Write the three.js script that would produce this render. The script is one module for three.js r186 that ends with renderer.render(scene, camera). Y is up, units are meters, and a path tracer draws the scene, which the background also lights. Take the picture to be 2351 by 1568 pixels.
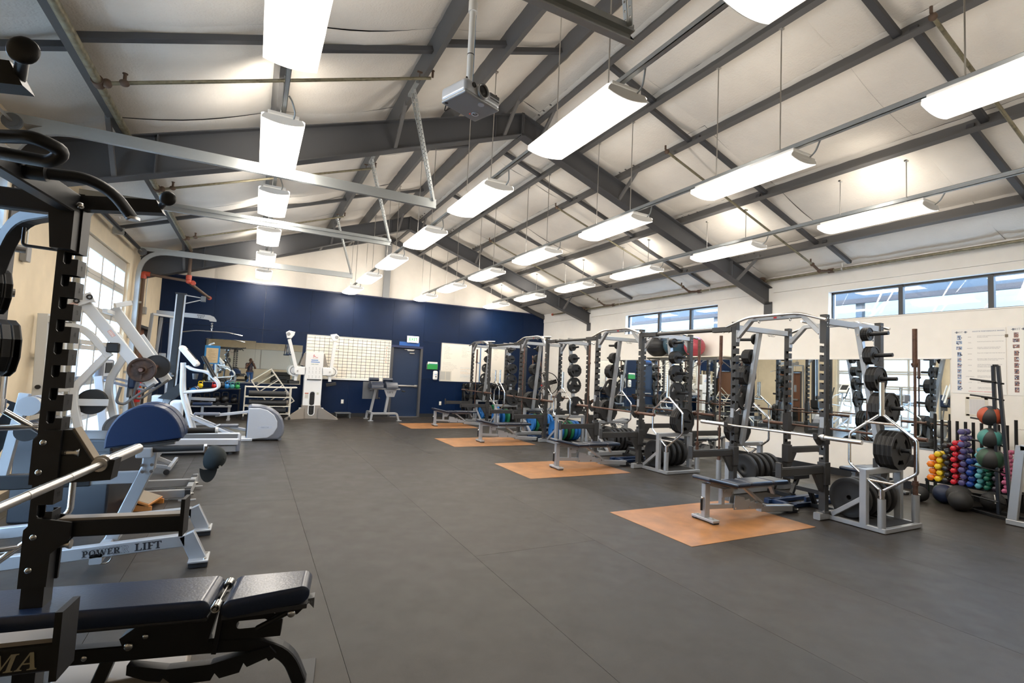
import * as THREE from 'three';
import { mergeGeometries } from 'three/addons/utils/BufferGeometryUtils.js';
import { RoundedBoxGeometry } from 'three/addons/geometries/RoundedBoxGeometry.js';
import { RectAreaLightUniformsLib } from 'three/addons/lights/RectAreaLightUniformsLib.js';
import { MarchingCubes } from 'three/addons/objects/MarchingCubes.js';

// ---------- camera, sky, exposure ----------
const scene = new THREE.Scene();
const camera = new THREE.PerspectiveCamera(2 * Math.atan(784 / 1153.76) * 180 / Math.PI, 2351 / 1568, 0.02, 200);
camera.rotation.order = 'YXZ';
camera.rotation.set(0.06449, -0.47377, 0.04707);
camera.position.set(0, 1.52, 0);
const renderer = new THREE.WebGLRenderer({ antialias: true });
renderer.toneMapping = THREE.LinearToneMapping;
renderer.toneMappingExposure = 1.02;
renderer.shadowMap.enabled = true;
RectAreaLightUniformsLib.init();
const skyColor = new THREE.Color().setRGB(0.42, 0.66, 1.0);
scene.background = skyColor;
scene.backgroundIntensity = 17;
const sun = new THREE.DirectionalLight(new THREE.Color().setRGB(1, 0.95, 0.86), 5);
sun.position.set(3, 16, 9); sun.target.position.set(-2, 0, -6); sun.castShadow = true;
const sc_ = sun.shadow.camera; sc_.left = sc_.bottom = -26; sc_.right = sc_.top = 26; sc_.near = 1; sc_.far = 60;
scene.add(sun, sun.target);
const LAMP = new THREE.Color().setRGB(1.0, 0.92, 0.81), LAMP_I = 22;

// ---------- helpers ----------
const PI = Math.PI, R = (d) => d * PI / 180;
const rng = (s) => () => { s = (s + 0x6d2b79f5) | 0; let t = Math.imul(s ^ (s >>> 15), 1 | s); t = (t + Math.imul(t ^ (t >>> 7), 61 | t)) ^ t; return ((t ^ (t >>> 14)) >>> 0) / 4294967296; };
const v3 = (a) => (a.isVector3 ? a.clone() : new THREE.Vector3(a[0], a[1], a[2]));
const taken = new Map();
const numbered = (n) => { const k = taken.get(n) || 0; taken.set(n, k + 1); return k ? n + '_' + String(k).padStart(3, '0') : n; };
const plain = (g) => { const o = g.index ? g.toNonIndexed() : g; for (const k of Object.keys(o.attributes)) if (k !== 'position' && k !== 'normal' && k !== 'uv') o.deleteAttribute(k); o.morphAttributes = {}; return o; };
function boxUV(g) {                      // uv in metres, by the way each face points
  const p = g.attributes.position, n = g.attributes.normal, uv = new Float32Array(p.count * 2);
  for (let i = 0; i < p.count; i += 3) {
    let a = 0, b = 0, c = 0;
    for (let k = 0; k < 3; k++) { a += Math.abs(n.getX(i + k)); b += Math.abs(n.getY(i + k)); c += Math.abs(n.getZ(i + k)); }
    for (let k = i; k < i + 3; k++) {
      const x = p.getX(k), y = p.getY(k), z = p.getZ(k);
      if (b >= a && b >= c) { uv[k * 2] = x; uv[k * 2 + 1] = z; } else if (a >= c) { uv[k * 2] = z; uv[k * 2 + 1] = y; } else { uv[k * 2] = x; uv[k * 2 + 1] = y; }
    }
  }
  g.setAttribute('uv', new THREE.BufferAttribute(uv, 2));
  return g;
}
const flatten = (l) => l.flat(9).filter(Boolean);
function geo(...list) { const a = flatten(list).map(plain); a.forEach((g) => g.attributes.uv || g.setAttribute('uv', new THREE.BufferAttribute(new Float32Array(g.attributes.position.count * 2), 2))); return boxUV(a.length > 1 ? mergeGeometries(a) : a[0]); }
function put(o) { o.castShadow = o.receiveShadow = true; return o; }
// one named mesh (a part when parent is given)
const SPLIT = new Set(['rear_brace', 'cross_brace', 'upright_arm', 'cable_drum', 'knurling', 'foot_bolt', 'handle_cap', 'storage_peg', 'front_leg', 'rear_frame', 'rear_post', 'standoff', 'rear_bolt', 'sleeve_bolt']);
function M(parent, name, mat, ...geos) { if (SPLIT.has(name) && parent && parent !== scene) { const l = flatten(geos); if (l.length > 1) { let q; for (const g of l) q = keepUV(parent, name, mat, geo(g)); return q; } } const m = put(new THREE.Mesh(geo(...geos), mat)); m.name = parent && parent !== scene ? name : numbered(name); (parent || scene).add(m); return m; }
function keepUV(parent, name, mat, g) { const m = put(new THREE.Mesh(g, mat)); m.name = parent && parent !== scene ? name : numbered(name); (parent || scene).add(m); return m; }
function tag(o, label, category, group, kind) { o.userData = { label, category }; if (group) o.userData.group = group; if (kind) o.userData.kind = kind; return o; }
function T(name, label, category, pos = [0, 0, 0], ry = 0, group) { const o = new THREE.Group(); o.name = numbered(name); o.position.set(...pos); o.rotation.y = ry; scene.add(o); return tag(o, label, category, group); }
function S(name, pos = [0, 0, 0]) { const o = new THREE.Group(); o.name = numbered(name); o.position.set(...pos); scene.add(o); o.userData.kind = 'structure'; return o; }
function St(name, mat, ...g) { const m = M(scene, name, mat, ...g); m.userData.kind = 'structure'; return m; }
function copy(o, label, pos, ry, group) { const c = o.clone(); c.name = numbered(o.name.replace(/_\d\d\d$/, '')); c.userData = { ...o.userData, label }; if (group) c.userData.group = group; if (pos) c.position.set(...pos); if (ry !== undefined) c.rotation.y = ry; scene.add(c); return c; }
// geometries
const mv = (g, x = 0, y = 0, z = 0) => g.translate(x, y, z);
const B = (w, h, d, x, y, z) => mv(new THREE.BoxGeometry(w, h, d), x, y, z);
const RB = (w, h, d, x, y, z, r = 0.006, s = 1) => mv(new RoundedBoxGeometry(w, h, d, s, Math.min(r, w / 2.01, h / 2.01, d / 2.01)), x, y, z);
const bb = (x0, x1, y0, y1, z0, z1) => B(Math.abs(x1 - x0), Math.abs(y1 - y0), Math.abs(z1 - z0), (x0 + x1) / 2, (y0 + y1) / 2, (z0 + z1) / 2);
function CY(r, h, x, y, z, ax = 'y', seg = 18, r2 = r) { const g = new THREE.CylinderGeometry(r2, r, h, seg); if (ax === 'x') g.rotateZ(-PI / 2); if (ax === 'z') g.rotateX(PI / 2); return mv(g, x, y, z); }
const SP = (r, x, y, z, sx = 1, sy = 1, sz = 1, n = 20) => mv(new THREE.SphereGeometry(r, n, Math.round(n * 0.7)).scale(sx, sy, sz), x, y, z);
function LA(pts, x = 0, y = 0, z = 0, ax = 'y', seg = 24) { const g = new THREE.LatheGeometry(pts.map((p) => new THREE.Vector2(p[0], p[1])), seg); if (ax === 'x') g.rotateZ(-PI / 2); if (ax === 'z') g.rotateX(PI / 2); return mv(g, x, y, z); }
function shp(pts, holes = []) { const f = (P, s) => { P.forEach((p, i) => (i ? s.lineTo(p[0], p[1]) : s.moveTo(p[0], p[1]))); s.closePath(); return s; }; const s = f(pts, new THREE.Shape()); holes.forEach((h) => s.holes.push(f(h, new THREE.Path()))); return s; }
const circ = (cx, cy, r, n = 14) => Array.from({ length: n }, (_, i) => [cx + r * Math.cos(i / n * 2 * PI), cy + r * Math.sin(i / n * 2 * PI)]);
function EX(pts, d, holes = [], bev = 0) { const g = new THREE.ExtrudeGeometry(shp(pts, holes), { depth: d - 2 * bev, bevelEnabled: bev > 0, bevelSize: bev, bevelThickness: bev, bevelSegments: 2, steps: 1, curveSegments: 6, bevelOffset: -bev }); return g.translate(0, 0, -d / 2 + bev); }
const rotX = (g, a) => g.rotateX(a), rotY = (g, a) => g.rotateY(a), rotZ = (g, a) => g.rotateZ(a);
function rounded(x0, y0, x1, y1, r, n = 4) { const o = [], c = [[x1 - r, y0 + r, -90], [x1 - r, y1 - r, 0], [x0 + r, y1 - r, 90], [x0 + r, y0 + r, 180]]; for (const [cx, cy, a] of c) for (let i = 0; i <= n; i++) { const t = R(a + 90 * i / n); o.push([cx + r * Math.cos(t), cy + r * Math.sin(t)]); } return o; }
function fillet(P, d, n = 5, closed = false) {
  if (!d) return P; const o = []; const N = P.length;
  for (let i = 0; i < N; i++) {
    if (!closed && (i === 0 || i === N - 1)) { o.push(P[i]); continue; }
    const a = P[(i + N - 1) % N], b = P[i], c = P[(i + 1) % N], e = Math.min(d, a.distanceTo(b) * 0.48, c.distanceTo(b) * 0.48);
    const p = b.clone().lerp(a, e / a.distanceTo(b)), q = b.clone().lerp(c, e / c.distanceTo(b));
    for (let k = 0; k <= n; k++) { const t = k / n; o.push(p.clone().lerp(b, t).lerp(b.clone().lerp(q, t), t)); }
  }
  return o;
}
// sweep a profile (list of [across, up]) along points
function sweep(pts, prof, { fil = 0, up = null, smooth = false, closed = false, n = 5, scale = null } = {}) {
  const P = fillet(pts.map(v3), fil, n, closed), N = P.length, m = prof.length, rings = [];
  const tin = (i) => (i > 0 || closed ? P[i].clone().sub(P[(i + N - 1) % N]).normalize() : null), tout = (i) => (i < N - 1 || closed ? P[(i + 1) % N].clone().sub(P[i]).normalize() : null);
  let t0 = tout(0), y = up ? v3(up) : Math.abs(t0.y) > 0.9 ? new THREE.Vector3(0, 0, -1) : new THREE.Vector3(0, 1, 0), prev = null;
  for (let i = 0; i < N; i++) {
    const a = tin(i), b = tout(i), t = a && b ? a.clone().add(b).normalize() : (a || b).clone();
    if (prev) y.applyQuaternion(new THREE.Quaternion().setFromUnitVectors(prev, t));
    y.sub(t.clone().multiplyScalar(y.dot(t))).normalize(); prev = t;
    const x = new THREE.Vector3().crossVectors(t, y).normalize();
    let bend = null, k = 1;
    if (a && b) { const c = Math.max(0.35, a.dot(t)); if (c < 0.9995) { bend = a.clone().sub(b).normalize(); k = 1 / c; } }
    const s = scale ? scale(i / (N - 1)) : 1;
    rings.push(prof.map(([u, w]) => { const o = x.clone().multiplyScalar(u * s).addScaledVector(y, w * s); if (bend) o.addScaledVector(bend, o.dot(bend) * (k - 1)); return o; }));
  }
  const pos = [], nor = [], tri = (p, q, r, np, nq, nr) => { for (const v of [p, q, r]) pos.push(v.x, v.y, v.z); for (const v of [np, nq, nr]) nor.push(v.x, v.y, v.z); };
  const L = closed ? N : N - 1;
  for (let i = 0; i < L; i++) for (let j = 0; j < m; j++) {
    const i2 = (i + 1) % N, j2 = (j + 1) % m, o = [rings[i][j], rings[i][j2], rings[i2][j2], rings[i2][j]], q = [P[i].clone().add(o[0]), P[i].clone().add(o[1]), P[i2].clone().add(o[2]), P[i2].clone().add(o[3])];
    let nn; if (smooth) nn = o.map((e) => e.clone().normalize()); else { const f = q[1].clone().sub(q[0]).cross(q[3].clone().sub(q[0])); if (f.lengthSq() < 1e-16) f.copy(q[2].clone().sub(q[1]).cross(q[3].clone().sub(q[1]))); f.normalize(); const mid = o[0].clone().add(o[1]); if (f.dot(mid) < 0) f.negate(); nn = [f, f, f, f]; }
    const chk = q[1].clone().sub(q[0]).cross(q[2].clone().sub(q[0])).dot(o[0].clone().add(o[1]));
    if (chk >= 0) { tri(q[0], q[1], q[2], nn[0], nn[1], nn[2]); tri(q[0], q[2], q[3], nn[0], nn[2], nn[3]); } else { tri(q[0], q[2], q[1], nn[0], nn[2], nn[1]); tri(q[0], q[3], q[2], nn[0], nn[3], nn[2]); }
  }
  if (!closed) for (const [i, d] of [[0, tout(0).negate()], [N - 1, tin(N - 1)]]) for (let j = 1; j < m - 1; j++) {
    const a = P[i].clone().add(rings[i][0]), b = P[i].clone().add(rings[i][j]), c = P[i].clone().add(rings[i][j + 1]);
    if (b.clone().sub(a).cross(c.clone().sub(a)).dot(d) >= 0) tri(a, b, c, d, d, d); else tri(a, c, b, d, d, d);
  }
  const g = new THREE.BufferGeometry(); g.setAttribute('position', new THREE.Float32BufferAttribute(pos, 3)); g.setAttribute('normal', new THREE.Float32BufferAttribute(nor, 3)); return g;
}
const ring = (r, n = 10) => circ(0, 0, r, n);
const rect = (w, h, c = 0) => (c ? [[-w / 2 + c, -h / 2], [w / 2 - c, -h / 2], [w / 2, -h / 2 + c], [w / 2, h / 2 - c], [w / 2 - c, h / 2], [-w / 2 + c, h / 2], [-w / 2, h / 2 - c], [-w / 2, -h / 2 + c]] : [[-w / 2, -h / 2], [w / 2, -h / 2], [w / 2, h / 2], [-w / 2, h / 2]]);
const rod = (a, b, r, n = 10) => sweep([a, b], ring(r, n), { smooth: true });
const pipe = (pts, r, fil = 0, n = 10, closed = false) => sweep(pts, ring(r, n), { smooth: true, fil, closed });
const bar = (a, b, w, h = w, up = null, c = Math.min(w, h) * 0.09) => sweep([a, b], rect(w, h, c), { up });
const tubeR = (pts, w, h, fil = 0, up = null, n = 5) => sweep(pts, rect(w, h, Math.min(w, h) * 0.09), { fil, up, n });
const bolt = (x, y, z, ax = 'z', r = 0.012, h = 0.012) => [CY(r, h, x, y, z, ax, 8)];

// ---------- textures ----------
function noiseArr(n, cells, seed, oct = 3) {
  const out = new Float32Array(n * n); let amp = 1, tot = 0;
  for (let o = 0; o < oct; o++) {
    const c = cells << o, r = rng(seed + o * 77), g = Float32Array.from({ length: c * c }, r);
    for (let y = 0; y < n; y++) for (let x = 0; x < n; x++) {
      const fx = x / n * c, fy = y / n * c, x0 = fx | 0, y0 = fy | 0, u = fx - x0, v = fy - y0, su = u * u * (3 - 2 * u), sv = v * v * (3 - 2 * v), x1 = (x0 + 1) % c, y1 = (y0 + 1) % c;
      out[y * n + x] += amp * ((g[y0 * c + x0] * (1 - su) + g[y0 * c + x1] * su) * (1 - sv) + (g[y1 * c + x0] * (1 - su) + g[y1 * c + x1] * su) * sv);
    }
    tot += amp; amp *= 0.55;
  }
  for (let i = 0; i < out.length; i++) out[i] /= tot;
  return out;
}
function tex(n, fn, size, srgb = false) {
  const d = new Uint8Array(n * n * 4);
  for (let i = 0; i < n * n; i++) { const c = fn(i, i % n, (i / n) | 0); const q = Array.isArray(c) ? c : [c, c, c]; for (let k = 0; k < 3; k++) d[i * 4 + k] = Math.max(0, Math.min(255, q[k] * 255)); d[i * 4 + 3] = 255; }
  const t = new THREE.DataTexture(d, n, n); t.wrapS = t.wrapT = THREE.RepeatWrapping; t.magFilter = THREE.LinearFilter; t.minFilter = THREE.LinearMipmapLinearFilter; t.generateMipmaps = true;
  t.repeat.set(1 / size, 1 / size); if (srgb) t.colorSpace = THREE.SRGBColorSpace; t.needsUpdate = true; return t;
}
function canvas(w, h, draw) { const c = document.createElement('canvas'); c.width = w; c.height = h; draw(c.getContext('2d'), w, h); const t = new THREE.CanvasTexture(c); t.colorSpace = THREE.SRGBColorSpace; return t; }
// a printed face: a plane of its own with the canvas on it
function print(parent, name, w, h, pw, ph, draw, pos, rot, opt = {}) {
  const t = canvas(pw, ph, draw), m = new THREE.MeshStandardMaterial({ map: t, roughness: opt.rough ?? 0.6, ...(opt.clear ? { transparent: true } : {}), ...(opt.emit ? { emissive: 0xffffff, emissiveMap: t, emissiveIntensity: opt.emit } : {}) });
  const o = put(new THREE.Mesh(new THREE.PlaneGeometry(w, h), m)); o.name = parent && parent !== scene ? name : numbered(name); o.position.set(...pos); o.rotation.order = 'YXZ'; o.rotation.set(...rot); (parent || scene).add(o); return o;
}

// ---------- materials ----------
const lin = (r, g, b) => new THREE.Color().setRGB(r, g, b);
const mat = (c, roughness = 0.6, metalness = 0, o = {}) => new THREE.MeshPhysicalMaterial({ color: c, roughness, metalness, ...o });
const nA = noiseArr(256, 8, 11, 4), nB = noiseArr(256, 32, 5, 3), nBig = noiseArr(512, 6, 21, 5), rF = rng(42);
const bumpFine = tex(256, (i) => nB[i], 0.25), bumpGrain = tex(256, () => rF(), 0.12);
const roughVar = tex(256, (i) => 0.55 + 0.35 * (nA[i] - 0.5), 0.9);
const speck = (base, a, b, seed) => { const r = rng(seed); return tex(512, (i) => { const q = r(), k = 0.88 + 0.24 * (nBig[i]); let m = q > 0.975 ? a : q < 0.16 ? b : 1; return base.map((v) => v * k * m); }, 0.7, true); };
const rubberMap = [speck([0.205, 0.188, 0.168], 1.55, 0.84, 3), speck([0.196, 0.181, 0.163], 1.6, 0.84, 4), speck([0.215, 0.197, 0.175], 1.5, 0.86, 6)];
const mt = {
  rubber: rubberMap.map((m) => mat(0xffffff, 0.5, 0, { map: m, bumpMap: bumpGrain, bumpScale: 0.0006, roughnessMap: tex(256, (i) => 0.72 + 0.4 * (nA[i] - 0.5), 1.7), specularIntensity: 0.5 })),
  insul: mat(0xffffff, 0.62, 0, { map: tex(512, (i) => { const k = 0.93 + 0.10 * nBig[i]; return [0.945 * k, 0.918 * k, 0.878 * k]; }, 3.1, true), bumpMap: tex(512, (i, x, y) => 0.6 * nBig[i] + 0.3 * Math.abs(Math.sin(nBig[(i * 7) % 262144] * 9)) * 0.4, 1.6), bumpScale: 0.01 }),
  steel: mat(lin(0.063, 0.064, 0.069), 0.5, 0, { bumpMap: bumpFine, bumpScale: 0.0003 }),
  purlin: mat(lin(0.115, 0.112, 0.11), 0.5),
  galv: mat(lin(0.46, 0.48, 0.48), 0.8, 0.75, { roughnessMap: tex(256, (i) => 0.40 + 0.35 * nA[i], 0.3) }),
  pipe: mat(lin(0.30, 0.28, 0.22), 0.5, 0.55, { map: tex(256, (i) => { const k = 0.65 + 0.6 * nA[i]; return [k, k * 0.98, k * 0.92]; }, 0.5, true) }),
  rustfit: mat(lin(0.13, 0.085, 0.06), 0.7, 0.3), redfit: mat(lin(0.50, 0.075, 0.04), 0.5),
  blue: mat(0xffffff, 0.42, 0, { map: tex(256, (i) => { const k = 0.92 + 0.16 * nA[i]; return [0.008 * k, 0.104 * k, 0.228 * k]; }, 1.9, true), bumpMap: bumpFine, bumpScale: 0.0008, specularIntensity: 0.45 }),
  blueTrim: mat(lin(0.012, 0.022, 0.075), 0.35), blueDoor: mat(lin(0.007, 0.022, 0.06), 0.4), bluePatch: mat(lin(0.01, 0.09, 0.36), 0.45),
  wallW: mat(0xffffff, 0.7, 0, { map: tex(256, (i) => { const k = 0.965 + 0.05 * nA[i]; return [0.955 * k, 0.938 * k, 0.908 * k]; }, 2.3, true), bumpMap: bumpFine, bumpScale: 0.0006 }),
  wallT: mat(0xffffff, 0.7, 0, { map: tex(256, (i) => { const k = 0.94 + 0.1 * nA[i]; return [0.93 * k, 0.862 * k, 0.745 * k]; }, 2.3, true), bumpMap: bumpFine, bumpScale: 0.0008 }),
  baseB: mat(lin(0.011, 0.012, 0.014), 0.5), black: mat(lin(0.012, 0.012, 0.013), 0.5), blackM: mat(lin(0.005, 0.0054, 0.0065), 0.45, 0, { bumpMap: bumpGrain, bumpScale: 0.0002 }), blackR: mat(lin(0.016, 0.016, 0.017), 0.75),
  char: mat(lin(0.042, 0.041, 0.040), 0.44, 0.2, { bumpMap: bumpGrain, bumpScale: 0.0002 }),
  silver: mat(lin(0.40, 0.41, 0.42), 0.36, 0.5, { bumpMap: bumpGrain, bumpScale: 0.00015 }), silver2: mat(lin(0.35, 0.36, 0.37), 0.4, 0.4),
  chrome: mat(lin(0.82, 0.81, 0.80), 0.12, 1), sst: mat(lin(0.62, 0.60, 0.57), 0.28, 1, { bumpMap: bumpGrain, bumpScale: 0.0002 }), bolt: mat(lin(0.66, 0.65, 0.62), 0.22, 1),
  rustbar: mat(0xffffff, 0.42, 0.55, { map: tex(256, (i) => { const k = 0.7 + 0.6 * nA[i]; return [0.40 * k, 0.30 * k, 0.255 * k]; }, 0.3, true) }),
  plate: mat(lin(0.021, 0.021, 0.021), 0.46, 0, { bumpMap: bumpGrain, bumpScale: 0.0003 }), bumper: mat(lin(0.014, 0.014, 0.0145), 0.55), bumperBlue: mat(lin(0.012, 0.13, 0.40), 0.45), bumperGreen: mat(lin(0.012, 0.17, 0.07), 0.45),
  rustplate: mat(0xffffff, 0.6, 0.35, { map: tex(256, (i) => { const k = 0.7 + 0.6 * nA[i]; return [0.28 * k, 0.21 * k, 0.17 * k]; }, 0.2, true) }),
  vinyl: mat(lin(0.008, 0.015, 0.034), 0.28, 0, { clearcoat: 0.25, clearcoatRoughness: 0.3, bumpMap: bumpFine, bumpScale: 0.0004 }), vinylNavy: mat(lin(0.006, 0.02, 0.062), 0.36), vinylBlk: mat(lin(0.012, 0.013, 0.016), 0.3), seam: mat(lin(0.02, 0.02, 0.022), 0.6),
  white: mat(lin(0.80, 0.795, 0.77), 0.35), whiteM: mat(lin(0.66, 0.68, 0.69), 0.34), cream: mat(lin(0.70, 0.655, 0.56), 0.45), paper: mat(lin(0.83, 0.82, 0.80), 0.8), grey: mat(lin(0.30, 0.30, 0.30), 0.5), greyD: mat(lin(0.11, 0.115, 0.12), 0.45), taupe: mat(lin(0.26, 0.225, 0.19), 0.55), preC: mat(lin(0.58, 0.61, 0.66), 0.33, 0.3), preD: mat(lin(0.19, 0.20, 0.235), 0.32, 0.3),
  wood: mat(0xffffff, 0.5, 0, { map: tex(256, (i, x, y) => { const k = 0.88 + 0.25 * nA[(y * 256 + ((x * 6) & 255)) % 65536]; return [0.72 * k, 0.47 * k, 0.22 * k]; }, 0.5, true) }), woodTop: mat(lin(0.24, 0.20, 0.15), 0.75, 0, { bumpMap: bumpGrain, bumpScale: 0.0006 }), doorWood: mat(lin(0.20, 0.085, 0.045), 0.5),
  platform: mat(0xffffff, 0.42, 0, { map: tex(512, (i) => { const k = 0.80 + 0.42 * nBig[i] + (rF() - 0.5) * 0.13; return [0.58 * k, 0.40 * k, 0.235 * k]; }, 1.1, true) }),
  mirror: mat(lin(0.86, 0.90, 0.885), 0.01, 1), glass: mat(0xffffff, 0.02, 0, { transmission: 1, thickness: 0, ior: 1.45 }), alu: mat(lin(0.62, 0.59, 0.53), 0.42, 0.35), winframe: mat(lin(0.018, 0.017, 0.016), 0.4),
  red: mat(lin(0.5, 0.015, 0.015), 0.35), yellow: mat(lin(0.75, 0.55, 0.01), 0.35), green: mat(lin(0.02, 0.28, 0.06), 0.4), teal: mat(lin(0.05, 0.28, 0.26), 0.4), bluePl: mat(lin(0.02, 0.2, 0.5), 0.35),
  concrete: mat(lin(0.36, 0.35, 0.33), 0.8), bldg: mat(lin(0.82, 0.82, 0.80), 0.7), fascia: mat(lin(0.045, 0.05, 0.056), 0.6), brownF: mat(lin(0.035, 0.02, 0.015), 0.6),
};

// ================= THE SETTING =================
const XL = -2.26, XR = 9.4, ZB = -15.83, ZF = 3.3, RX = 3.45, RY = 5.56, SL = 0.338;
const rafY = (x) => RY - SL * Math.abs(x - RX), ceilY = (x) => rafY(x) + 0.205;
// floor: rubber rolls laid along the room, one mesh each
{
  const f = S('floor'); M(f, 'slab', mt.baseB, bb(XL - 0.2, XR + 0.2, -0.2, -0.012, ZB - 0.2, ZF + 0.2));
  const xs = [XL]; for (let x = 0.53 - 1.22 * 2; x < XR - 0.3; x += 1.22) if (x > XL + 0.2) xs.push(x); xs.push(XR);
  const zj = [[ZB, -8.3, ZF], [ZB, -11.2, -3.9, ZF], [ZB, -6.2, ZF]];
  for (let i = 0; i + 1 < xs.length; i++) { const J = zj[i % 3]; for (let k = 0; k + 1 < J.length; k++) M(f, 'rubber_mat', mt.rubber[(i * 2 + k) % 3], bb(xs[i] + 0.0012, xs[i + 1] - 0.0012, -0.012, 0, J[k] + 0.0012, J[k + 1] - 0.0012)); }
}
const PLZ = [[-3.44, -4.645], [-6.48, -7.73], [-9.595, -10.86], [-12.71, -13.97]], ORD = ['nearest', 'second', 'third', 'farthest'];
PLZ.forEach(([a, b], i) => tag(M(scene, 'lifting_platform', mt.platform, RB(1.88, 0.004, a - b, 3.735 + 0.94, 0.002, (a + b) / 2, 0.0015)), `brown speckled inlaid lifting platform in front of the ${ORD[i]} squat rack`, 'platform', 'inlaid platforms on the floor', 'structure'));
// back wall: navy painted boards, door opening, insulated gable above
{
  const w = S('wall_back'); M(w, 'backing', mt.wallT, bb(XL - 0.2, 3.86, 0, 3.7, ZB - 0.22, ZB - 0.03), bb(4.88, XR + 0.2, 0, 3.7, ZB - 0.22, ZB - 0.03), bb(3.86, 4.88, 2.26, 3.7, ZB - 0.22, ZB - 0.03));
  const P = (x0, x1, y0, y1) => M(w, 'wall_board', mt.blue, bb(x0 + 0.0015, x1 - 0.0015, y0 + 0.0015, y1 - 0.0015, ZB - 0.03, ZB));
  const cols = [XL, -1.02, 0.2, 1.42, 2.64, 3.86, 4.88, 6.1, 7.32, 8.54, XR];
  for (let i = 0; i + 1 < cols.length; i++) { const door = cols[i] === 3.86; if (!door) { P(cols[i], cols[i + 1], 0, 1.22); P(cols[i], cols[i + 1], 1.22, 2.44); } else P(cols[i], cols[i + 1], 2.26, 2.44); P(cols[i], cols[i + 1], 2.44, 3.70); }
  M(w, 'ledge', mt.blueTrim, bb(XL, XR, 3.70, 3.735, ZB - 0.1, ZB + 0.02));
}
{ const b = S('baseboard_back'); M(b, 'rubber_base', mt.baseB, bb(XL, 3.86, 0, 0.11, ZB, ZB + 0.012), bb(4.88, XR, 0, 0.11, ZB, ZB + 0.012)); }
{ // gable: vertical lengths of vinyl-faced insulation over the girts
  const g = S('wall_gable'); const n = 10, r = rng(8);
  for (let i = 0; i < n; i++) {
    const x0 = XL + (XR - XL) * i / n, x1 = XL + (XR - XL) * (i + 1) / n, NX = 12, NY = 14, pos = [], idx = [], ph = r() * 9;
    for (let b = 0; b <= NY; b++) for (let a = 0; a <= NX; a++) { const u = a / NX, v = b / NY, x = x0 + (x1 - x0) * u, y = 3.7 + (ceilY(x) - 3.68) * v, e = Math.sin(PI * u); pos.push(x, y, ZB - 0.07 + 0.035 * Math.sqrt(e) + 0.010 * v * Math.sin(u * 17 + ph + v * 4) * e + 0.006 * Math.sin(u * 41 + ph * 3) * e); }
    for (let b = 0; b < NY; b++) for (let a = 0; a < NX; a++) { const q = b * (NX + 1) + a; idx.push(q, q + 1, q + NX + 2, q, q + NX + 2, q + NX + 1); }
    const G = new THREE.BufferGeometry(); G.setAttribute('position', new THREE.Float32BufferAttribute(pos, 3)); G.setIndex(idx); G.computeVertexNormals(); M(g, 'insulation_length', mt.insul, G);
  }
  const pts = [[XL - 0.2, 3.6], [XR + 0.2, 3.6], [XR + 0.2, ceilY(XR)], [RX, RY + 0.3], [XL - 0.2, ceilY(XL)]];
  M(g, 'backing', mt.insul, EX(pts, 0.1).translate(0, 0, ZB - 0.17));
  M(g, 'gable_post', mt.silver2, B(0.2, 1.75, 0.08, RX + 0.12, 4.6, ZB + 0.02));
  M(g, 'gable_rafter', mt.steel, bar([XL, rafY(XL) + 0.07, ZB + 0.03], [RX, RY + 0.07, ZB + 0.03], 0.1, 0.14), bar([XR, rafY(XR) + 0.07, ZB + 0.03], [RX, RY + 0.07, ZB + 0.03], 0.1, 0.14));
}
{ // wall behind the photographer
  const w = S('wall_front'); M(w, 'board', mt.wallT, EX([[XL - 0.2, 0], [XR + 0.2, 0], [XR + 0.2, 3.9], [RX, RY + 0.4], [XL - 0.2, 3.9]], 0.2).translate(0, 0, ZF + 0.1));
}
// right wall with two strip windows
const WIN = [[-5.56, -0.9, 2.785, 3.31, [-4.436, -3.285, -2.15]], [-11.27, -8.06, 2.79, 3.34, [-10.047, -8.956]]];
{
  const w = S('wall_right'), zs = [ZB - 0.2, -11.27, -8.06, -5.56, -0.9, ZF + 0.2], g = [bb(XR, XR + 0.22, 0, 2.785, ZB - 0.2, ZF + 0.2), bb(XR, XR + 0.22, 3.34, 3.95, ZB - 0.2, ZF + 0.2)];
  for (const [a, b] of [[0, 1], [2, 3], [4, 5]]) g.push(bb(XR, XR + 0.22, 2.785, 3.34, zs[a], zs[b])); g.push(bb(XR, XR + 0.22, 3.31, 3.34, -5.56, -0.9));
  M(w, 'plasterboard', mt.wallW, g);
  M(w, 'upper_ledge', mt.wallW, bb(XR - 0.035, XR, 3.43, 3.80, -15.8, -13.15), bb(XR - 0.035, XR, 3.43, 3.80, -12.92, -6.9), bb(XR - 0.035, XR, 3.43, 3.80, -6.66, -0.6));
}
{ const b = S('baseboard_right'); M(b, 'rubber_base', mt.baseB, bb(XR - 0.012, XR, 0, 0.12, ZB, ZF)); }
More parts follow.
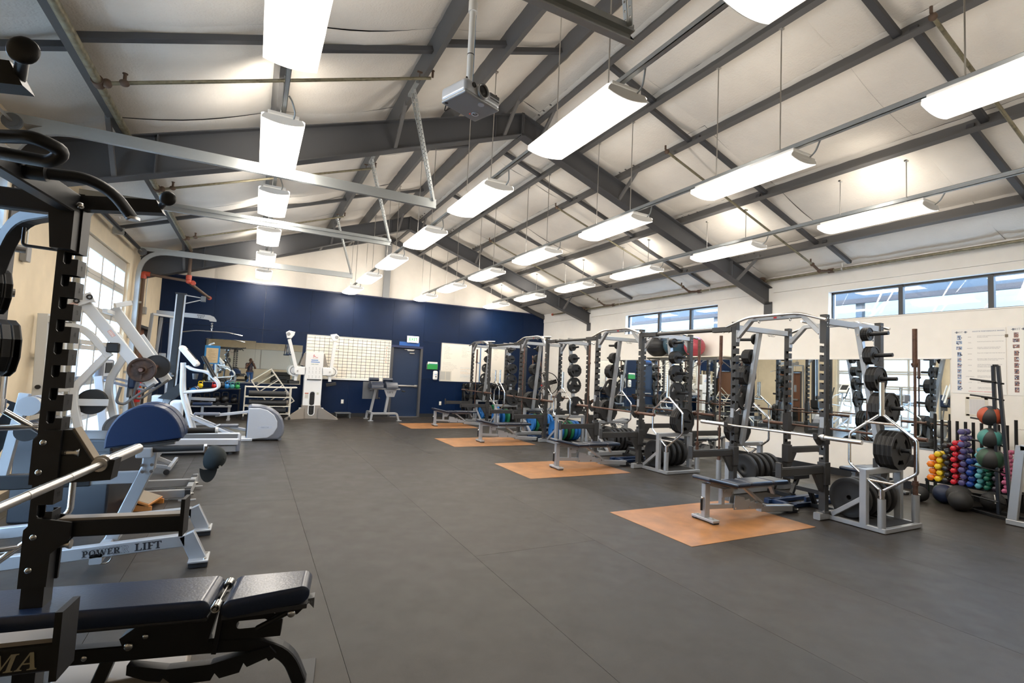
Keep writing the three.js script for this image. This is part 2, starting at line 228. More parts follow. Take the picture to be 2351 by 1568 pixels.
WIN.forEach(([z0, z1, y0, y1, mul], i) => {
  const w = S('window_' + (i + 1)); const x = XR + 0.13, t = 0.045, e = [z0, ...mul, z1];
  M(w, 'window_frame', mt.winframe, bb(x - 0.03, x + 0.03, y0, y0 + t * 0.6, z0, z1), bb(x - 0.03, x + 0.03, y1 - t * 0.8, y1, z0, z1), bb(x - 0.03, x + 0.03, y0, y1, z0, z0 + 0.02), bb(x - 0.03, x + 0.03, y0, y1, z1 - 0.02, z1));
  mul.forEach((z) => M(w, 'mullion', mt.winframe, bb(x - 0.035, x + 0.035, y0, y1, z - 0.033, z + 0.033)));
  for (let k = 0; k + 1 < e.length; k++) M(w, 'pane', mt.glass, bb(x - 0.003, x + 0.003, y0 + 0.02, y1 - 0.03, e[k] + 0.02, e[k + 1] - 0.02));
  M(w, 'window_sill', mt.wallW, bb(XR - 0.01, XR + 0.1, y0 - 0.012, y0 + 0.006, z0 - 0.02, z1 + 0.02));
});
// left wall with two glazed sectional doors
const GD = [[-12.1, -8.78], [-6.0, -2.6]], GH = 3.32;
{
  const w = S('wall_left'), x0 = XL - 0.2, g = [bb(x0, XL, GH, 3.92, ZB - 0.2, ZF + 0.2), bb(x0, XL, 0, GH, ZB - 0.2, -14.72), bb(x0, XL, 2.22, GH, -14.72, -13.55), bb(x0, XL, 0, GH, -13.55, GD[0][0]), bb(x0, XL, 0, GH, GD[0][1], GD[1][0]), bb(x0, XL, 0, GH, GD[1][1], ZF + 0.2)];
  M(w, 'plaster', mt.wallT, g);
}
{ // side door near the far left corner
  const d = S('door_2'); M(d, 'door_frame', mt.steel, bb(XL - 0.15, XL + 0.02, 0, 2.22, -14.72, -14.66), bb(XL - 0.15, XL + 0.02, 0, 2.22, -13.61, -13.55), bb(XL - 0.15, XL + 0.02, 2.16, 2.22, -14.66, -13.61));
  M(d, 'door_leaf', mt.doorWood, bb(XL - 0.13, XL - 0.085, 0.01, 2.155, -14.655, -13.615)); M(d, 'push_bar', mt.sst, bb(XL - 0.08, XL - 0.03, 0.95, 1.02, -14.6, -13.75));
}
GD.forEach(([z0, z1], i) => {
  const d = S('door_' + (3 + i)), x = XL - 0.075, rows = 6, h = GH / rows, cols = 4, w = (z1 - z0) / cols;
  for (let r = 0; r < rows; r++) {
    const y0 = r * h, top = r === rows - 1 ? 0.19 : 0.075, bot = 0.075;
    const fr = [bb(x - 0.025, x + 0.025, y0 + 0.003, y0 + bot, z0, z1), bb(x - 0.025, x + 0.025, y0 + h - top, y0 + h - 0.003, z0, z1)];
    for (let c = 0; c <= cols; c++) { const zc = z0 + c * w, q = c === 0 || c === cols ? 0.075 : 0.04; fr.push(bb(x - 0.022, x + 0.022, y0, y0 + h, Math.max(z0, zc - q), Math.min(z1, zc + q))); }
    const s = M(d, 'door_section', mt.alu, fr);
    for (let c = 0; c < cols; c++) M(s, 'pane', mt.glass, bb(x - 0.003, x + 0.003, y0 + bot - 0.01, y0 + h - top + 0.01, z0 + c * w + 0.03, z0 + (c + 1) * w - 0.03));
    if (r) for (let c = 1; c < cols; c++) M(s, 'hinge', mt.galv, RB(0.012, 0.14, 0.05, x + 0.031, y0, z0 + c * w, 0.004), CY(0.011, 0.05, x + 0.04, y0, z0 + c * w, 'z', 8));
  }
});
// ceiling: sagging vinyl-faced insulation between the purlins
const PUR = [-4.92, -3.41, -1.93, -1.12, -0.3, 0.3, 1.12, 1.93, 3.41, 4.92], FR = [-13.03, -6.78, -0.53];
{
  const c = S('ceiling'), es = [XL - 0.1 - RX, ...PUR.slice(0, 5), 0, ...PUR.slice(5), XR + 0.1 - RX], zs = []; for (let z = ZB - 0.05; z < ZF; z += 1.83) zs.push(z); zs.push(ZF + 0.05);
  const r = rng(77);
  for (let i = 0; i + 1 < es.length; i++) {
    const a = es[i], b = es[i + 1], sag = Math.min(0.12, 0.055 * (b - a) + 0.008);
    for (let k = 0; k + 1 < zs.length; k++) {
      const NX = 8, NZ = 12, pos = [], idx = [], ph = r() * 20;
      for (let q = 0; q <= NZ; q++) for (let p = 0; p <= NX; p++) {
        const u = p / NX, v = q / NZ, x = RX + a + (b - a) * u, z = zs[k] + (zs[k + 1] - zs[k]) * v, e = Math.sin(PI * u), d = Math.min(v, 1 - v) * (zs[k + 1] - zs[k]);
        const seam = 0.024 * Math.exp(-d * d / 0.0022), wr = 0.007 * e * Math.sin(z * 7 + u * 3 + ph) + 0.004 * Math.sin(z * 23 + ph * 2) * (0.35 + 0.65 * Math.abs(2 * u - 1)) + 0.003 * Math.sin(z * 43 + ph);
        pos.push(x, ceilY(x) - sag * e + wr + seam * e, z);
      }
      for (let q = 0; q < NZ; q++) for (let p = 0; p < NX; p++) { const o = q * (NX + 1) + p; idx.push(o, o + 1, o + NX + 2, o, o + NX + 2, o + NX + 1); }
      const G = new THREE.BufferGeometry(); G.setAttribute('position', new THREE.Float32BufferAttribute(pos, 3)); G.setIndex(idx); G.computeVertexNormals(); M(c, 'insulation_panel', mt.insul, G);
    }
  }
  for (const s of [-1, 1]) { const e = s < 0 ? XL - 0.25 : XR + 0.25; M(c, 'roof_deck', mt.steel, EX([[RX, RY + 0.25], [e, ceilY(e) + 0.045], [e, ceilY(e) + 0.105], [RX, RY + 0.31]], ZF - ZB + 0.5).translate(0, 0, (ZF + ZB) / 2)); }
}
// purlins: Z sections along the room
PUR.forEach((dx, i) => {
  const x = RX + dx, s = Math.sign(dx), y = rafY(x), o = S('purlin'), w = 0.007;
  const prof = [[-0.065, 0], [0.004, 0], [0.004, 0.193], [0.065, 0.193], [0.065, 0.2], [-0.004, 0.2], [-0.004, 0.007], [-0.058, 0.007], [-0.058, 0.022], [-0.065, 0.022]].map(([a, b]) => [s * a, b]);
  M(o, 'section', mt.purlin, EX(prof, ZF - ZB).rotateZ(-s * Math.atan(SL)).translate(x, y, (ZF + ZB) / 2));
  M(o, 'bolts', mt.purlin, FR.flatMap((z) => [-0.25, -0.1, 0.1, 0.25, 0.45, -0.45].map((d) => CY(0.01, 0.03, x - s * 0.04, y + 0.13, z + d, 'x', 6))));
});
// rigid frames
FR.forEach((z) => {
  const o = S('roof_frame'), half = (s, e, d0, d1, xm) => {
    const X = (t) => RX + s * t, top = (t) => rafY(X(t)) - 0.002, L = Math.abs(e - RX), dm = (t) => d0 + (d1 - d0) * Math.min(1, t / xm);
    const web = [[X(0), top(0)], [X(L), top(L)], [X(L), top(L) - dm(L)], [X(Math.min(xm, L)), top(Math.min(xm, L)) - d1], [X(0), top(0) - d0]];
    const fl = (a, b, y0, y1, w = 0.17, h = 0.014) => bar([X(a), y0, z], [X(b), y1, z], w, h, [0, 1, 0], 0.001);
    M(o, 'rafter', mt.steel, EX(web, 0.012).translate(0, 0, z), fl(0, L, top(0) - 0.007, top(L) - 0.007), fl(0, Math.min(xm, L), top(0) - d0, top(Math.min(xm, L)) - d1), xm < L ? fl(xm, L, top(xm) - d1, top(L) - d1) : null, bar([X(0.012), top(0), z], [X(0.012), top(0) - d0 - 0.03, z], 0.17, 0.02, [1, 0, 0], 0.001));
    M(o, 'stiffener', mt.steel, [0.45, L * 0.8].map((t) => bar([X(t), top(t) - 0.01, z], [X(t), top(t) - dm(t), z], 0.15, 0.012, [1, 0, 0], 0.001)));
    const br = (t, q) => bar([X(t), top(t) - 0.02 + 0.1, z + q * 0.55], [X(t), top(t) - dm(t) + 0.02, z + q * 0.05], 0.045, 0.045, null, 0.002);
    for (const t of [0.3, 1.93, 4.92]) for (const q of [1, -1]) if (t < 1 || q > 0) M(o, 'flange_brace', mt.purlin, br(t, q));
  };
  half(1, XR, 0.335, 0.345, 3); half(-1, XL, 0.335, 0.465, 3.4);
  M(o, 'column', mt.steel, bb(XR - 0.025, XR - 0.005, 3.0, rafY(XR) - 0.3, z - 0.09, z + 0.09), bb(XL + 0.005, XL + 0.02, 0, rafY(XL) - 0.4, z - 0.09, z + 0.09));
  M(o, 'knee_plate', mt.steel, bb(XR - 0.45, XR - 0.02, rafY(XR) + 0.07, rafY(XR) + 0.2, z - 0.1, z - 0.08), bb(XL + 0.02, XL + 0.5, rafY(XL) + 0.0, rafY(XL) + 0.2, z - 0.1, z - 0.08));
});
// bridging angles between purlins
for (const z of [1.2, -2.45, -5.08, -8.12, -10.75]) {
  const o = S('bridging_line');
  const e = [XL - RX + 0.05, ...PUR.slice(0, 5)], seg = (a, b, dz) => bar([RX + a, rafY(RX + a) + 0.09, z + dz], [RX + b, rafY(RX + b) + 0.09, z + dz], 0.07, 0.055, null, 0.003);
  for (const s of [1, -1]) for (let i = 0; i + 1 < e.length; i++) M(o, 'bridging_angle', mt.steel, seg(s * e[i], s * e[i + 1], (i % 2 ? 0.08 : -0.05) * s));
}
// exterior seen through the glazing
tag(M(scene, 'forecourt_ground', mt.concrete, bb(-40, 40, -0.3, -0.2, -50, 25)), 'pale concrete paving outside the glazed doors', 'paving', null, 'structure');
{
  const b = T('neighbouring_building', 'white building with grey eaves beyond the glazed doors', 'building', [-13, -0.2, -9]);
  M(b, 'wall', mt.bldg, bb(-6, -1.5, 0, 4.2, -16, 14)); M(b, 'eave', mt.fascia, bb(-3, 0.4, 3.9, 4.35, -16, 14)); M(b, 'roof', mt.bldg, EX([[0.4, 4.35], [-3, 4.35], [-6, 6.2], [-6, 6.3], [0.4, 4.45]], 30).translate(0, 0, -1));
  for (let i = 0; i < 6; i++) M(b, 'post', mt.bldg, bb(0, 0.2, 0, 3.95, -13 + i * 4.4, -12.8 + i * 4.4));
  const c = T('covered_walkway', 'covered walkway with grey fascia beyond the strip windows', 'walkway', [14, -0.2, -6]);
  M(c, 'fascia', mt.fascia, bb(0, 0.2, 4.05, 4.42, -22, 14)); M(c, 'gutter', mt.brownF, bb(-0.12, 0, 3.98, 4.1, -22, 14)); M(c, 'soffit', mt.bldg, bb(0.2, 7, 4.2, 4.3, -22, 14)); M(c, 'wall', mt.bldg, bb(7, 7.2, 0, 4.2, -22, 14));
  for (let i = 0; i < 8; i++) M(c, 'post', mt.fascia, bb(0.05, 0.2, 0, 4.05, -20 + i * 4.6, -19.85 + i * 4.6));
  for (let i = 0; i < 8; i++) M(c, 'brace', mt.bldg, bar([0.2, 3.4, -20 + i * 4.6], [1.4, 4.2, -20 + i * 4.6], 0.09, 0.09));
}

// ================= CEILING FITTINGS =================
const ROWS = [[0.098, 3.822], [2.414, 3.66], [4.585, 3.682], [6.998, 3.69]], LZ = (k) => -0.68 - 2.2733 * k, LW = 0.39, LL = 1.235;
const RNAME = ['leftmost', 'second', 'third', 'rightmost'], KN = ['behind the photographer', 'above the photographer', 'first', 'second', 'third', 'fourth', 'fifth', 'sixth'];
const diffM = mat(lin(0.9, 0.88, 0.84), 0.5, 0, { emissive: LAMP, emissiveIntensity: 2.6 });
{
  const arc = (n, dz = 0) => Array.from({ length: n + 1 }, (_, i) => { const u = i / n * 2 - 1; return [u * LW / 2, -0.0 - 0.028 * (1 - u * u) + dz]; });
  const wrap = [...arc(10), [LW / 2, 0.045], [LW / 2 - 0.02, 0.055], [-LW / 2 + 0.02, 0.055], [-LW / 2, 0.045]];
  const proto = new THREE.Group();
  M(proto, 'diffuser', diffM, EX(wrap, LL - 0.012).translate(0, 0, -LL / 2));
  const cap = [...arc(8).map(([a, b]) => [a * 0.965, b + 0.004]), [LW / 2 - 0.008, 0.024], [LW / 2 - 0.03, 0.052], [-LW / 2 + 0.03, 0.052], [-LW / 2 + 0.008, 0.024]];
  M(proto, 'end_cap', mt.white, EX(cap, 0.01).translate(0, 0, -0.002)); M(proto, 'end_cap', mt.white, EX(cap, 0.01).translate(0, 0, -LL + 0.002));
  M(proto, 'housing', mt.white, B(LW * 0.72, 0.04, LL - 0.03, 0, 0.075, -LL / 2));
  ROWS.forEach(([x, y], r) => {
    for (let k = r ? 0 : 1; k <= 6; k++) {
      const z = LZ(k) - (r === 0 ? 0.034 : 0), p = proto.clone(); p.name = numbered('ceiling_light'); p.position.set(x, y + 0.028, z); scene.add(p);
      const where = k < 1 ? (k === -1 ? 'behind the photographer' : 'overhead, nearest the camera') : `${['', 'second', 'third', 'fourth', 'fifth', 'sixth', 'last'][k]} from the camera`;
      tag(p, `white wraparound fluorescent light, ${RNAME[r]} row, ${where}`, 'light', 'wraparound lights hung in four rows');
      const a = new THREE.RectAreaLight(LAMP, LAMP_I, LW, LL - 0.04); a.position.set(0, -0.034, -LL / 2); a.rotation.x = -PI / 2; a.castShadow = true; p.add(a); a.name = 'lamp_glow';
      for (const q of [-1, 1]) { const u = new THREE.RectAreaLight(LAMP, LAMP_I * 1.15, 0.07, LL - 0.04); u.position.set(q * (LW / 2 + 0.004), 0.03, -LL / 2); u.lookAt(p.position.x + q * (LW / 2 + 0.004) + q, p.position.y + 0.33, p.position.z - LL / 2); u.castShadow = true; u.name = 'lens_shoulder_glow'; p.add(u); }
      M(p, 'supply_cord', mt.galv, pipe([[0.09, 0.05, 0.0], [0.10, 0.09, 0.05], [0.06, 0.17, 0.12], [0.03, 0.19, 0.16]], 0.008, 0.03, 6));
      for (const dz of [-0.25, -LL + 0.2]) M(p, 'hanger_bracket', mt.galv, B(0.05, 0.05, 0.03, 0, 0.115, dz));
    }
    // strut rail carrying the row, with rods up to the purlin
    const o = T('strut_rail', `galvanised strut rail carrying the ${RNAME[r]} row of lights`, 'rail', [x, y + 0.19, 0], 0, 'strut rails over the light rows');
    M(o, 'channel', mt.galv, bb(-0.021, 0.021, -0.021, -0.015, -15.2, 2.6), bb(-0.021, -0.017, -0.021, 0.021, -15.2, 2.6), bb(0.017, 0.021, -0.021, 0.021, -15.2, 2.6));
    M(o, 'conduit', mt.galv, rod([0.012, 0.035, -15.2], [0.012, 0.035, 2.6], 0.011, 8));
    for (let k = r ? 0 : 1; k <= 6; k++) for (const dz of [-0.25, -LL + 0.2]) {
      const z = LZ(k) + dz; const yt = ceilY(x) - y - 0.21;
      if (r === 0) M(o, 'slotted_hanger', mt.galv, bb(-0.021, 0.021, 0, yt - 0.15, z - 0.003, z + 0.003), bb(-0.021, -0.017, 0, yt - 0.15, z - 0.02, z + 0.02)); else M(o, 'hanger_rod', mt.sst, rod([0, 0, z], [0, yt - 0.17, z], 0.006, 6), B(0.05, 0.02, 0.03, 0, yt - 0.17, z));
    }
  });
}
// door tracks of the sectional doors: bent rails into the room, slotted angle hangers
[[-12.4, 1], [-8.62, -1], [-6.24, 1], [-2.4, -1]].forEach(([z, s], i) => {
  const o = T('door_track', `galvanised overhead door track, ${['farthest from', 'second farthest from', 'third farthest from', 'nearest to'][i]} the camera`, 'door track', [0, 0, z], 0, 'overhead door tracks');
  const prof = [[-0.025, -0.04], [0.025, -0.04], [0.025, -0.03], [-0.015, -0.03], [-0.015, 0.03], [0.025, 0.03], [0.025, 0.04], [-0.025, 0.04]].map(([a, b]) => [a * s, b]);
  const x0 = XL + 0.09, xs = 1.98, pts = [[x0, 0.0, 0], [x0, 2.95, 0], [x0, 3.667, 0], [x0 + 0.7, 3.667, 0], [xs, 3.667, 0]];
  M(o, 'track', mt.galv, sweep([pts[0], pts[2], pts[4]], prof, { fil: 0.52, up: [1, 0, 0], n: 10 }));
  M(o, 'angle_stiffener', mt.galv, bar([x0 + 0.6, 3.725, 0], [xs, 3.725, 0], 0.03, 0.045, null, 0.002), bar([XL + 0.02, 3.70, 0], [x0 + 0.7, 3.71, 0], 0.004, 0.08, null, 0.001));
  const hx = 1.5, hy = rafY(hx);
  const ang = (a, b) => { const d = v3(b).sub(v3(a)), L = d.length(), n = Math.floor(L / 0.05), q = new THREE.Quaternion().setFromUnitVectors(new THREE.Vector3(0, 1, 0), d.clone().normalize()); const holes = []; for (let k = 1; k < n; k++) holes.push(circ(0, k * L / n, 0.0085, 6)); return [EX(rounded(-0.017, 0, 0.017, L, 0.003, 1), 0.003, holes).applyQuaternion(q).translate(...a), EX(rounded(-0.017, 0, 0.017, L, 0.003, 1), 0.003, holes).rotateY(PI / 2).translate(-0.017, 0, 0.017).applyQuaternion(q).translate(...a)]; };
  M(o, 'slotted_angle', mt.galv, ang([xs - 0.03, 3.72, 0.02], [hx, hy, 0.42])); M(o, 'slotted_angle', mt.galv, ang([xs - 0.03, 3.72, -0.02], [hx, hy, 0.3]));
  M(o, 'top_angle', mt.galv, bar([hx, hy + 0.02, 0.2], [hx, hy + 0.02, 0.55], 0.04, 0.04, null, 0.002));
  M(o, 'wall_bracket', mt.galv, [0.5, 1.2, 1.9, 2.6].map((y) => RB(0.09, 0.05, 0.03, XL + 0.05, y, 0, 0.004)));
  if (s > 0) { const w = i === 0 ? 3.78 : 3.84; M(o, 'torsion_shaft', mt.sst, rod([XL + 0.14, 3.62, 0], [XL + 0.14, 3.62, w], 0.0127, 10)); M(o, 'torsion_spring', mt.blackM, rod([XL + 0.14, 3.62, 0.5], [XL + 0.14, 3.62, 1.75], 0.036, 14), rod([XL + 0.14, 3.62, 2.0], [XL + 0.14, 3.62, 3.2], 0.036, 14)); M(o, 'cable_drum', mt.greyD, CY(0.075, 0.03, XL + 0.14, 3.62, 0.1, 'z', 20), CY(0.055, 0.06, XL + 0.14, 3.62, 0.1, 'z', 20), CY(0.075, 0.03, XL + 0.14, 3.62, w - 0.1, 'z', 20)); M(o, 'centre_bracket', mt.galv, B(0.16, 0.12, 0.02, XL + 0.09, 3.62, 1.87)); }
});
// sprinkler pipes
{
  const mainL = T('sprinkler_main', 'long sprinkler main running beneath the left purlin', 'pipe');
  M(mainL, 'pipe', mt.pipe, rod([-1.36, 3.875, -12.85], [-1.36, 3.875, 2.5], 0.034, 12)); M(mainL, 'coupling', mt.rustfit, [-2.17, -5.43, -8.45, -11.6].map((z) => CY(0.046, 0.09, -1.36, 3.875, z, 'z', 12)));
  M(mainL, 'red_coupling', mt.redfit, CY(0.055, 0.09, -1.36, 3.78, -12.88, 'y', 14), CY(0.055, 0.1, -1.36, 3.28, -12.88, 'y', 14), SP(0.055, -1.36, 3.20, -12.88), CY(0.05, 0.1, -1.28, 3.18, -12.95, 'z', 14));
  M(mainL, 'drop', mt.rustfit, rod([-1.36, 3.85, -12.88], [-1.36, 3.2, -12.88], 0.034, 12), rod([-1.36, 3.2, -12.88], [-2.12, 3.26, -12.88], 0.03, 12), rod([-1.36, 3.18, -12.88], [-1.1, 3.1, -15.0], 0.034, 12));
  M(mainL, 'end_cap', mt.redfit, CY(0.05, 0.08, -1.1, 3.1, -15.0, 'z', 12));
  const riser = T('sprinkler_riser', 'dark vertical sprinkler riser on the left wall beyond the glazed door', 'pipe', [-2.16, 0, -12.88]);
  M(riser, 'pipe', mt.rustfit, rod([0, 0.05, 0], [0, 3.24, 0], 0.036, 12)); M(riser, 'red_elbow', mt.redfit, CY(0.052, 0.09, 0, 3.2, 0, 'y', 14), SP(0.055, 0.01, 3.26, 0), CY(0.05, 0.08, 0.07, 3.26, 0, 'x', 14)); M(riser, 'pipe_strap', mt.galv, B(0.1, 0.04, 0.09, -0.04, 2.65, 0));
  [-2.17, -5.43, -8.45, -11.62].forEach((z, i) => {
    const nm = ['nearest', 'second', 'third', 'farthest'][i], yl = (x) => rafY(x) - 0.075;
    const o = T('sprinkler_branch', `thin sprinkler branch pipe on the left slope, ${nm} from the camera`, 'pipe', [0, 0, z], 0, 'left sprinkler branches');
    M(o, 'pipe', mt.pipe, rod([-1.3, yl(-1.3), 0], [1.58, yl(1.58), 0], 0.017, 10)); M(o, 'tee', mt.rustfit, SP(0.04, -1.3, yl(-1.3), 0, 1, 1, 1, 12), SP(0.032, -1.18, yl(-1.18), 0, 1.3, 1, 1, 12));
    M(o, 'sprinkler_head', mt.rustfit, [-1.18, 1.6].map((x) => [CY(0.014, 0.07, x, yl(x) + 0.045, 0, 'y', 8), CY(0.022, 0.006, x, yl(x) + 0.085, 0, 'y', 8)])); M(o, 'hanger_clip', mt.rustfit, rod([1.45, yl(1.45), 0], [1.45, rafY(1.45), 0], 0.005, 6), B(0.06, 0.012, 0.02, 1.45, rafY(1.45), 0));
    const p = T('sprinkler_branch', `thin sprinkler branch pipe on the right slope, ${nm} from the camera`, 'pipe', [0, 0, z], 0, 'right sprinkler branches');
    const e = 8.85, ye = yl(e) - 0.02; M(p, 'pipe', mt.pipe, rod([5.2, yl(5.2), 0], [e - 0.15, yl(e - 0.15), 0], 0.018, 10)); M(p, 'drop', mt.rustfit, pipe([[e - 0.15, yl(e - 0.15), 0], [e + 0.05, ye - 0.02, 0], [9.2, 3.66, 0.03]], 0.022, 0.03, 10));
    M(p, 'fittings', mt.rustfit, SP(0.036, 5.2, yl(5.2), 0, 1, 1, 1, 12), SP(0.035, e - 0.15, yl(e - 0.15), 0, 1, 1, 1, 12), SP(0.036, e + 0.05, ye - 0.02, 0, 1, 1, 1, 12), CY(0.042, 0.09, 9.2, 3.66, 0.03, 'z', 12)); M(p, 'sprinkler_head', mt.rustfit, CY(0.014, 0.07, e - 0.2, yl(e - 0.2) + 0.04, 0, 'y', 8), CY(0.014, 0.06, 5.17, yl(5.17) + 0.045, 0, 'y', 8));
  });
  const mr = T('sprinkler_main', 'long sprinkler main running along the top of the right wall', 'pipe'); M(mr, 'pipe', mt.pipe, rod([9.2, 3.66, -14.9], [9.2, 3.66, 2.6], 0.027, 12)); M(mr, 'end_fitting', mt.redfit, CY(0.04, 0.07, 9.2, 3.66, -14.92, 'z', 12));
  M(mr, 'hanger', mt.sst, [-14.2, -11.3, -8.1, -5.2, -2.0].map((z) => [rod([9.2, 3.68, z], [9.17, 3.86, z], 0.005, 6), CY(0.034, 0.02, 9.2, 3.66, z, 'z', 10)])); M(mr, 'clamp', mt.rustfit, [-6.72, -12.97].map((z) => [CY(0.04, 0.05, 9.2, 3.66, z, 'z', 10), RB(0.1, 0.05, 0.06, 9.13, 3.70, z, 0.01)]));
}
// projector on a ceiling pole
{
  const o = T('projector', 'silver grey projector hanging from a white ceiling pole', 'projector', [1.38, 3.66, -3.6], R(21));
  const W = 0.38, D = 0.29, Hh = 0.115;
  M(o, 'casing', mt.preC, mv(new RoundedBoxGeometry(W, Hh, D, 4, 0.035), 0, 0, 0)); M(o, 'underside', mt.silver2, mv(new RoundedBoxGeometry(W * 0.97, 0.03, D * 0.97, 3, 0.014), 0, -Hh / 2 + 0.008, 0));
  M(o, 'lens_ring', mt.silver, LA([[0.045, 0], [0.058, 0], [0.058, 0.05], [0.045, 0.05], [0.045, 0]], -0.02, 0.005, D / 2 - 0.03, 'z')); M(o, 'lens', mt.vinylBlk, CY(0.045, 0.03, -0.02, 0.005, D / 2 - 0.005, 'z', 20), SP(0.03, -0.02, 0.005, D / 2 + 0.002, 1, 1, 0.4)); M(o, 'sensor_window', mt.black, CY(0.02, 0.02, -0.105, 0.02, D / 2 - 0.006, 'z', 16));
  M(o, 'vent', mt.greyD, B(0.1, 0.025, 0.006, 0.12, 0.03, D / 2 - 0.001), B(0.1, 0.008, 0.006, 0.12, 0.0, D / 2 - 0.001)); M(o, 'control_pad', mt.preC, CY(0.025, 0.006, 0.02, -Hh / 2 - 0.009, 0.1, 'y', 20), LA([[0.018, -0.003], [0.03, -0.003], [0.03, 0.003], [0.018, 0.003]], 0.09, -Hh / 2 - 0.008, -0.04), CY(0.006, 0.006, 0.09, -Hh / 2 - 0.008, -0.04, 'y', 8)); M(o, 'status_light', mat(lin(0.5, 0.05, 0.03), 0.4, 0, { emissive: 0xff3018, emissiveIntensity: 0.8 }), SP(0.004, 0.06, -Hh / 2 - 0.008, -0.07));
  M(o, 'foot', mt.black, CY(0.014, 0.02, -0.16, -0.055, -0.1, 'y', 10), SP(0.008, -0.16, Hh / 2 + 0.004, 0.12), SP(0.008, 0.16, Hh / 2 + 0.004, 0.12));
  M(o, 'mount', mt.black, LA([[0, 0], [0.07, 0], [0.075, 0.015], [0.05, 0.03], [0.045, 0.05], [0, 0.05]], 0, Hh / 2, -0.03)); M(o, 'pole', mt.white, rod([0, Hh / 2 + 0.04, -0.03], [0, 1.1, -0.03], 0.026, 16), CY(0.037, 0.09, 0, 0.78, -0.03, 'y', 16)); M(o, 'pole_band', mt.black, CY(0.028, 0.006, 0, 0.38, -0.03, 'y', 16));
  M(o, 'cable', mt.bluePl, pipe([[0.03, 1.1, -0.03], [0.04, 0.6, -0.04], [0.034, 0.42, -0.03], [0.05, 0.15, -0.05], [0.02, 0.0, -0.18]], 0.006, 0.08, 6), pipe([[0.035, 1.1, -0.04], [0.05, 0.6, -0.05], [0.038, 0.4, -0.035], [0.06, 0.15, -0.06]], 0.005, 0.08, 6)); M(o, 'cable', mt.black, pipe([[-0.06, -0.03, -0.15], [-0.1, -0.08, -0.2], [-0.13, -0.05, -0.14]], 0.005, 0.05, 6));
}

// ================= SQUAT RACKS, PLATES, BARS, BENCHES =================
const NTH = ['first', 'second', 'third', 'fourth', 'fifth', 'sixth', 'seventh', 'eighth', 'ninth'];
// upright: box section whose broad faces carry J-slots open to one edge. inner = direction (+1/-1) of the open edge along u
function uprightGeo(w, d, h, y0, slotTop, n, step, inner, axis, slotH = 0.03, drop = 0.05) {
  const hw = w / 2, o = []; o.push([hw, y0], [hw, h], [-hw, h]);
  for (let i = 0; i < n; i++) { const y = slotTop - i * step; o.push([-hw, y], [hw * 0.38, y], [hw * 0.38, y - drop + 0.008], [hw * 0.2, y - drop], [-hw * 0.22, y - drop], [-hw * 0.36, y - drop + 0.008], [-hw * 0.36, y - slotH], [-hw, y - slotH]); }
  o.push([-hw, y0]);
  const f = (s) => EX(o, 0.006).translate(0, 0, s * (d / 2 - 0.003)), g = [f(1), f(-1), bb(hw - 0.006, hw, y0, h, -d / 2 + 0.006, d / 2 - 0.006), bb(-hw, hw, h - 0.006, h, -d / 2, d / 2)];
  let yt = h; for (let i = 0; i <= n; i++) { const yb = i < n ? slotTop - i * step : y0, b = i < n ? yb : y0; if (yt > b) g.push(bb(-hw, -hw + 0.006, b, yt, -d / 2 + 0.006, d / 2 - 0.006)); yt = i < n ? yb - slotH : y0; }
  // u runs along `axis` with the open edge towards inner
  const a = axis === 'z' ? (inner > 0 ? PI / 2 : -PI / 2) : (inner > 0 ? PI : 0);
  return g.map((q) => q.rotateY(a));
}
function plateGeo(r, t, sides = 12, grips = 3) {      // axis z
  const gon = (q, n = sides, off = 0) => Array.from({ length: n }, (_, i) => [q * Math.cos((i + 0.5) / n * 2 * PI + off), q * Math.sin((i + 0.5) / n * 2 * PI + off)]);
  const hole = circ(0, 0, 0.026, 14).reverse(), hs = [hole];
  if (grips) for (let i = 0; i < grips; i++) { const a = i / grips * 2 * PI + 0.5, s = []; for (let k = 0; k <= 8; k++) { const q = a - 0.42 + 0.84 * k / 8; s.push([r * 0.74 * Math.cos(q), r * 0.74 * Math.sin(q)]); } for (let k = 8; k >= 0; k--) { const q = a - 0.34 + 0.68 * k / 8; s.push([r * 0.5 * Math.cos(q), r * 0.5 * Math.sin(q)]); } hs.push(s); }
  return [EX(gon(r), t * 0.62, hs), EX(gon(r), t, [gon(r * 0.885).reverse()], 0.003), EX(circ(0, 0, Math.max(0.045, r * 0.24), 18), t * 1.04, [hole])];
}
function bumperGeo(r, t) { return [LA([[0.026, -t / 2 * 0.9], [0.085, -t / 2 * 0.9], [0.09, -t / 2 * 0.7], [r * 0.72, -t / 2 * 0.7], [r * 0.78, -t / 2], [r - 0.008, -t / 2], [r, -t / 2 + 0.008], [r, t / 2 - 0.008], [r - 0.008, t / 2], [r * 0.78, t / 2], [r * 0.72, t / 2 * 0.7], [0.09, t / 2 * 0.7], [0.085, t / 2 * 0.9], [0.026, t / 2 * 0.9], [0.026, -t / 2 * 0.9]], 0, 0, 0, 'x', 40)]; }
const cacheG = new Map(); const G = (k, f) => { if (!cacheG.has(k)) cacheG.set(k, geo(f())); return cacheG.get(k); };
function thingMesh(name, g, m, label, cat, group, pos, ry = 0, rz = 0) { const o = put(new THREE.Mesh(g, m)); o.name = numbered(name); o.position.set(...pos); o.rotation.set(0, ry, rz); scene.add(o); return tag(o, label, cat, group); }
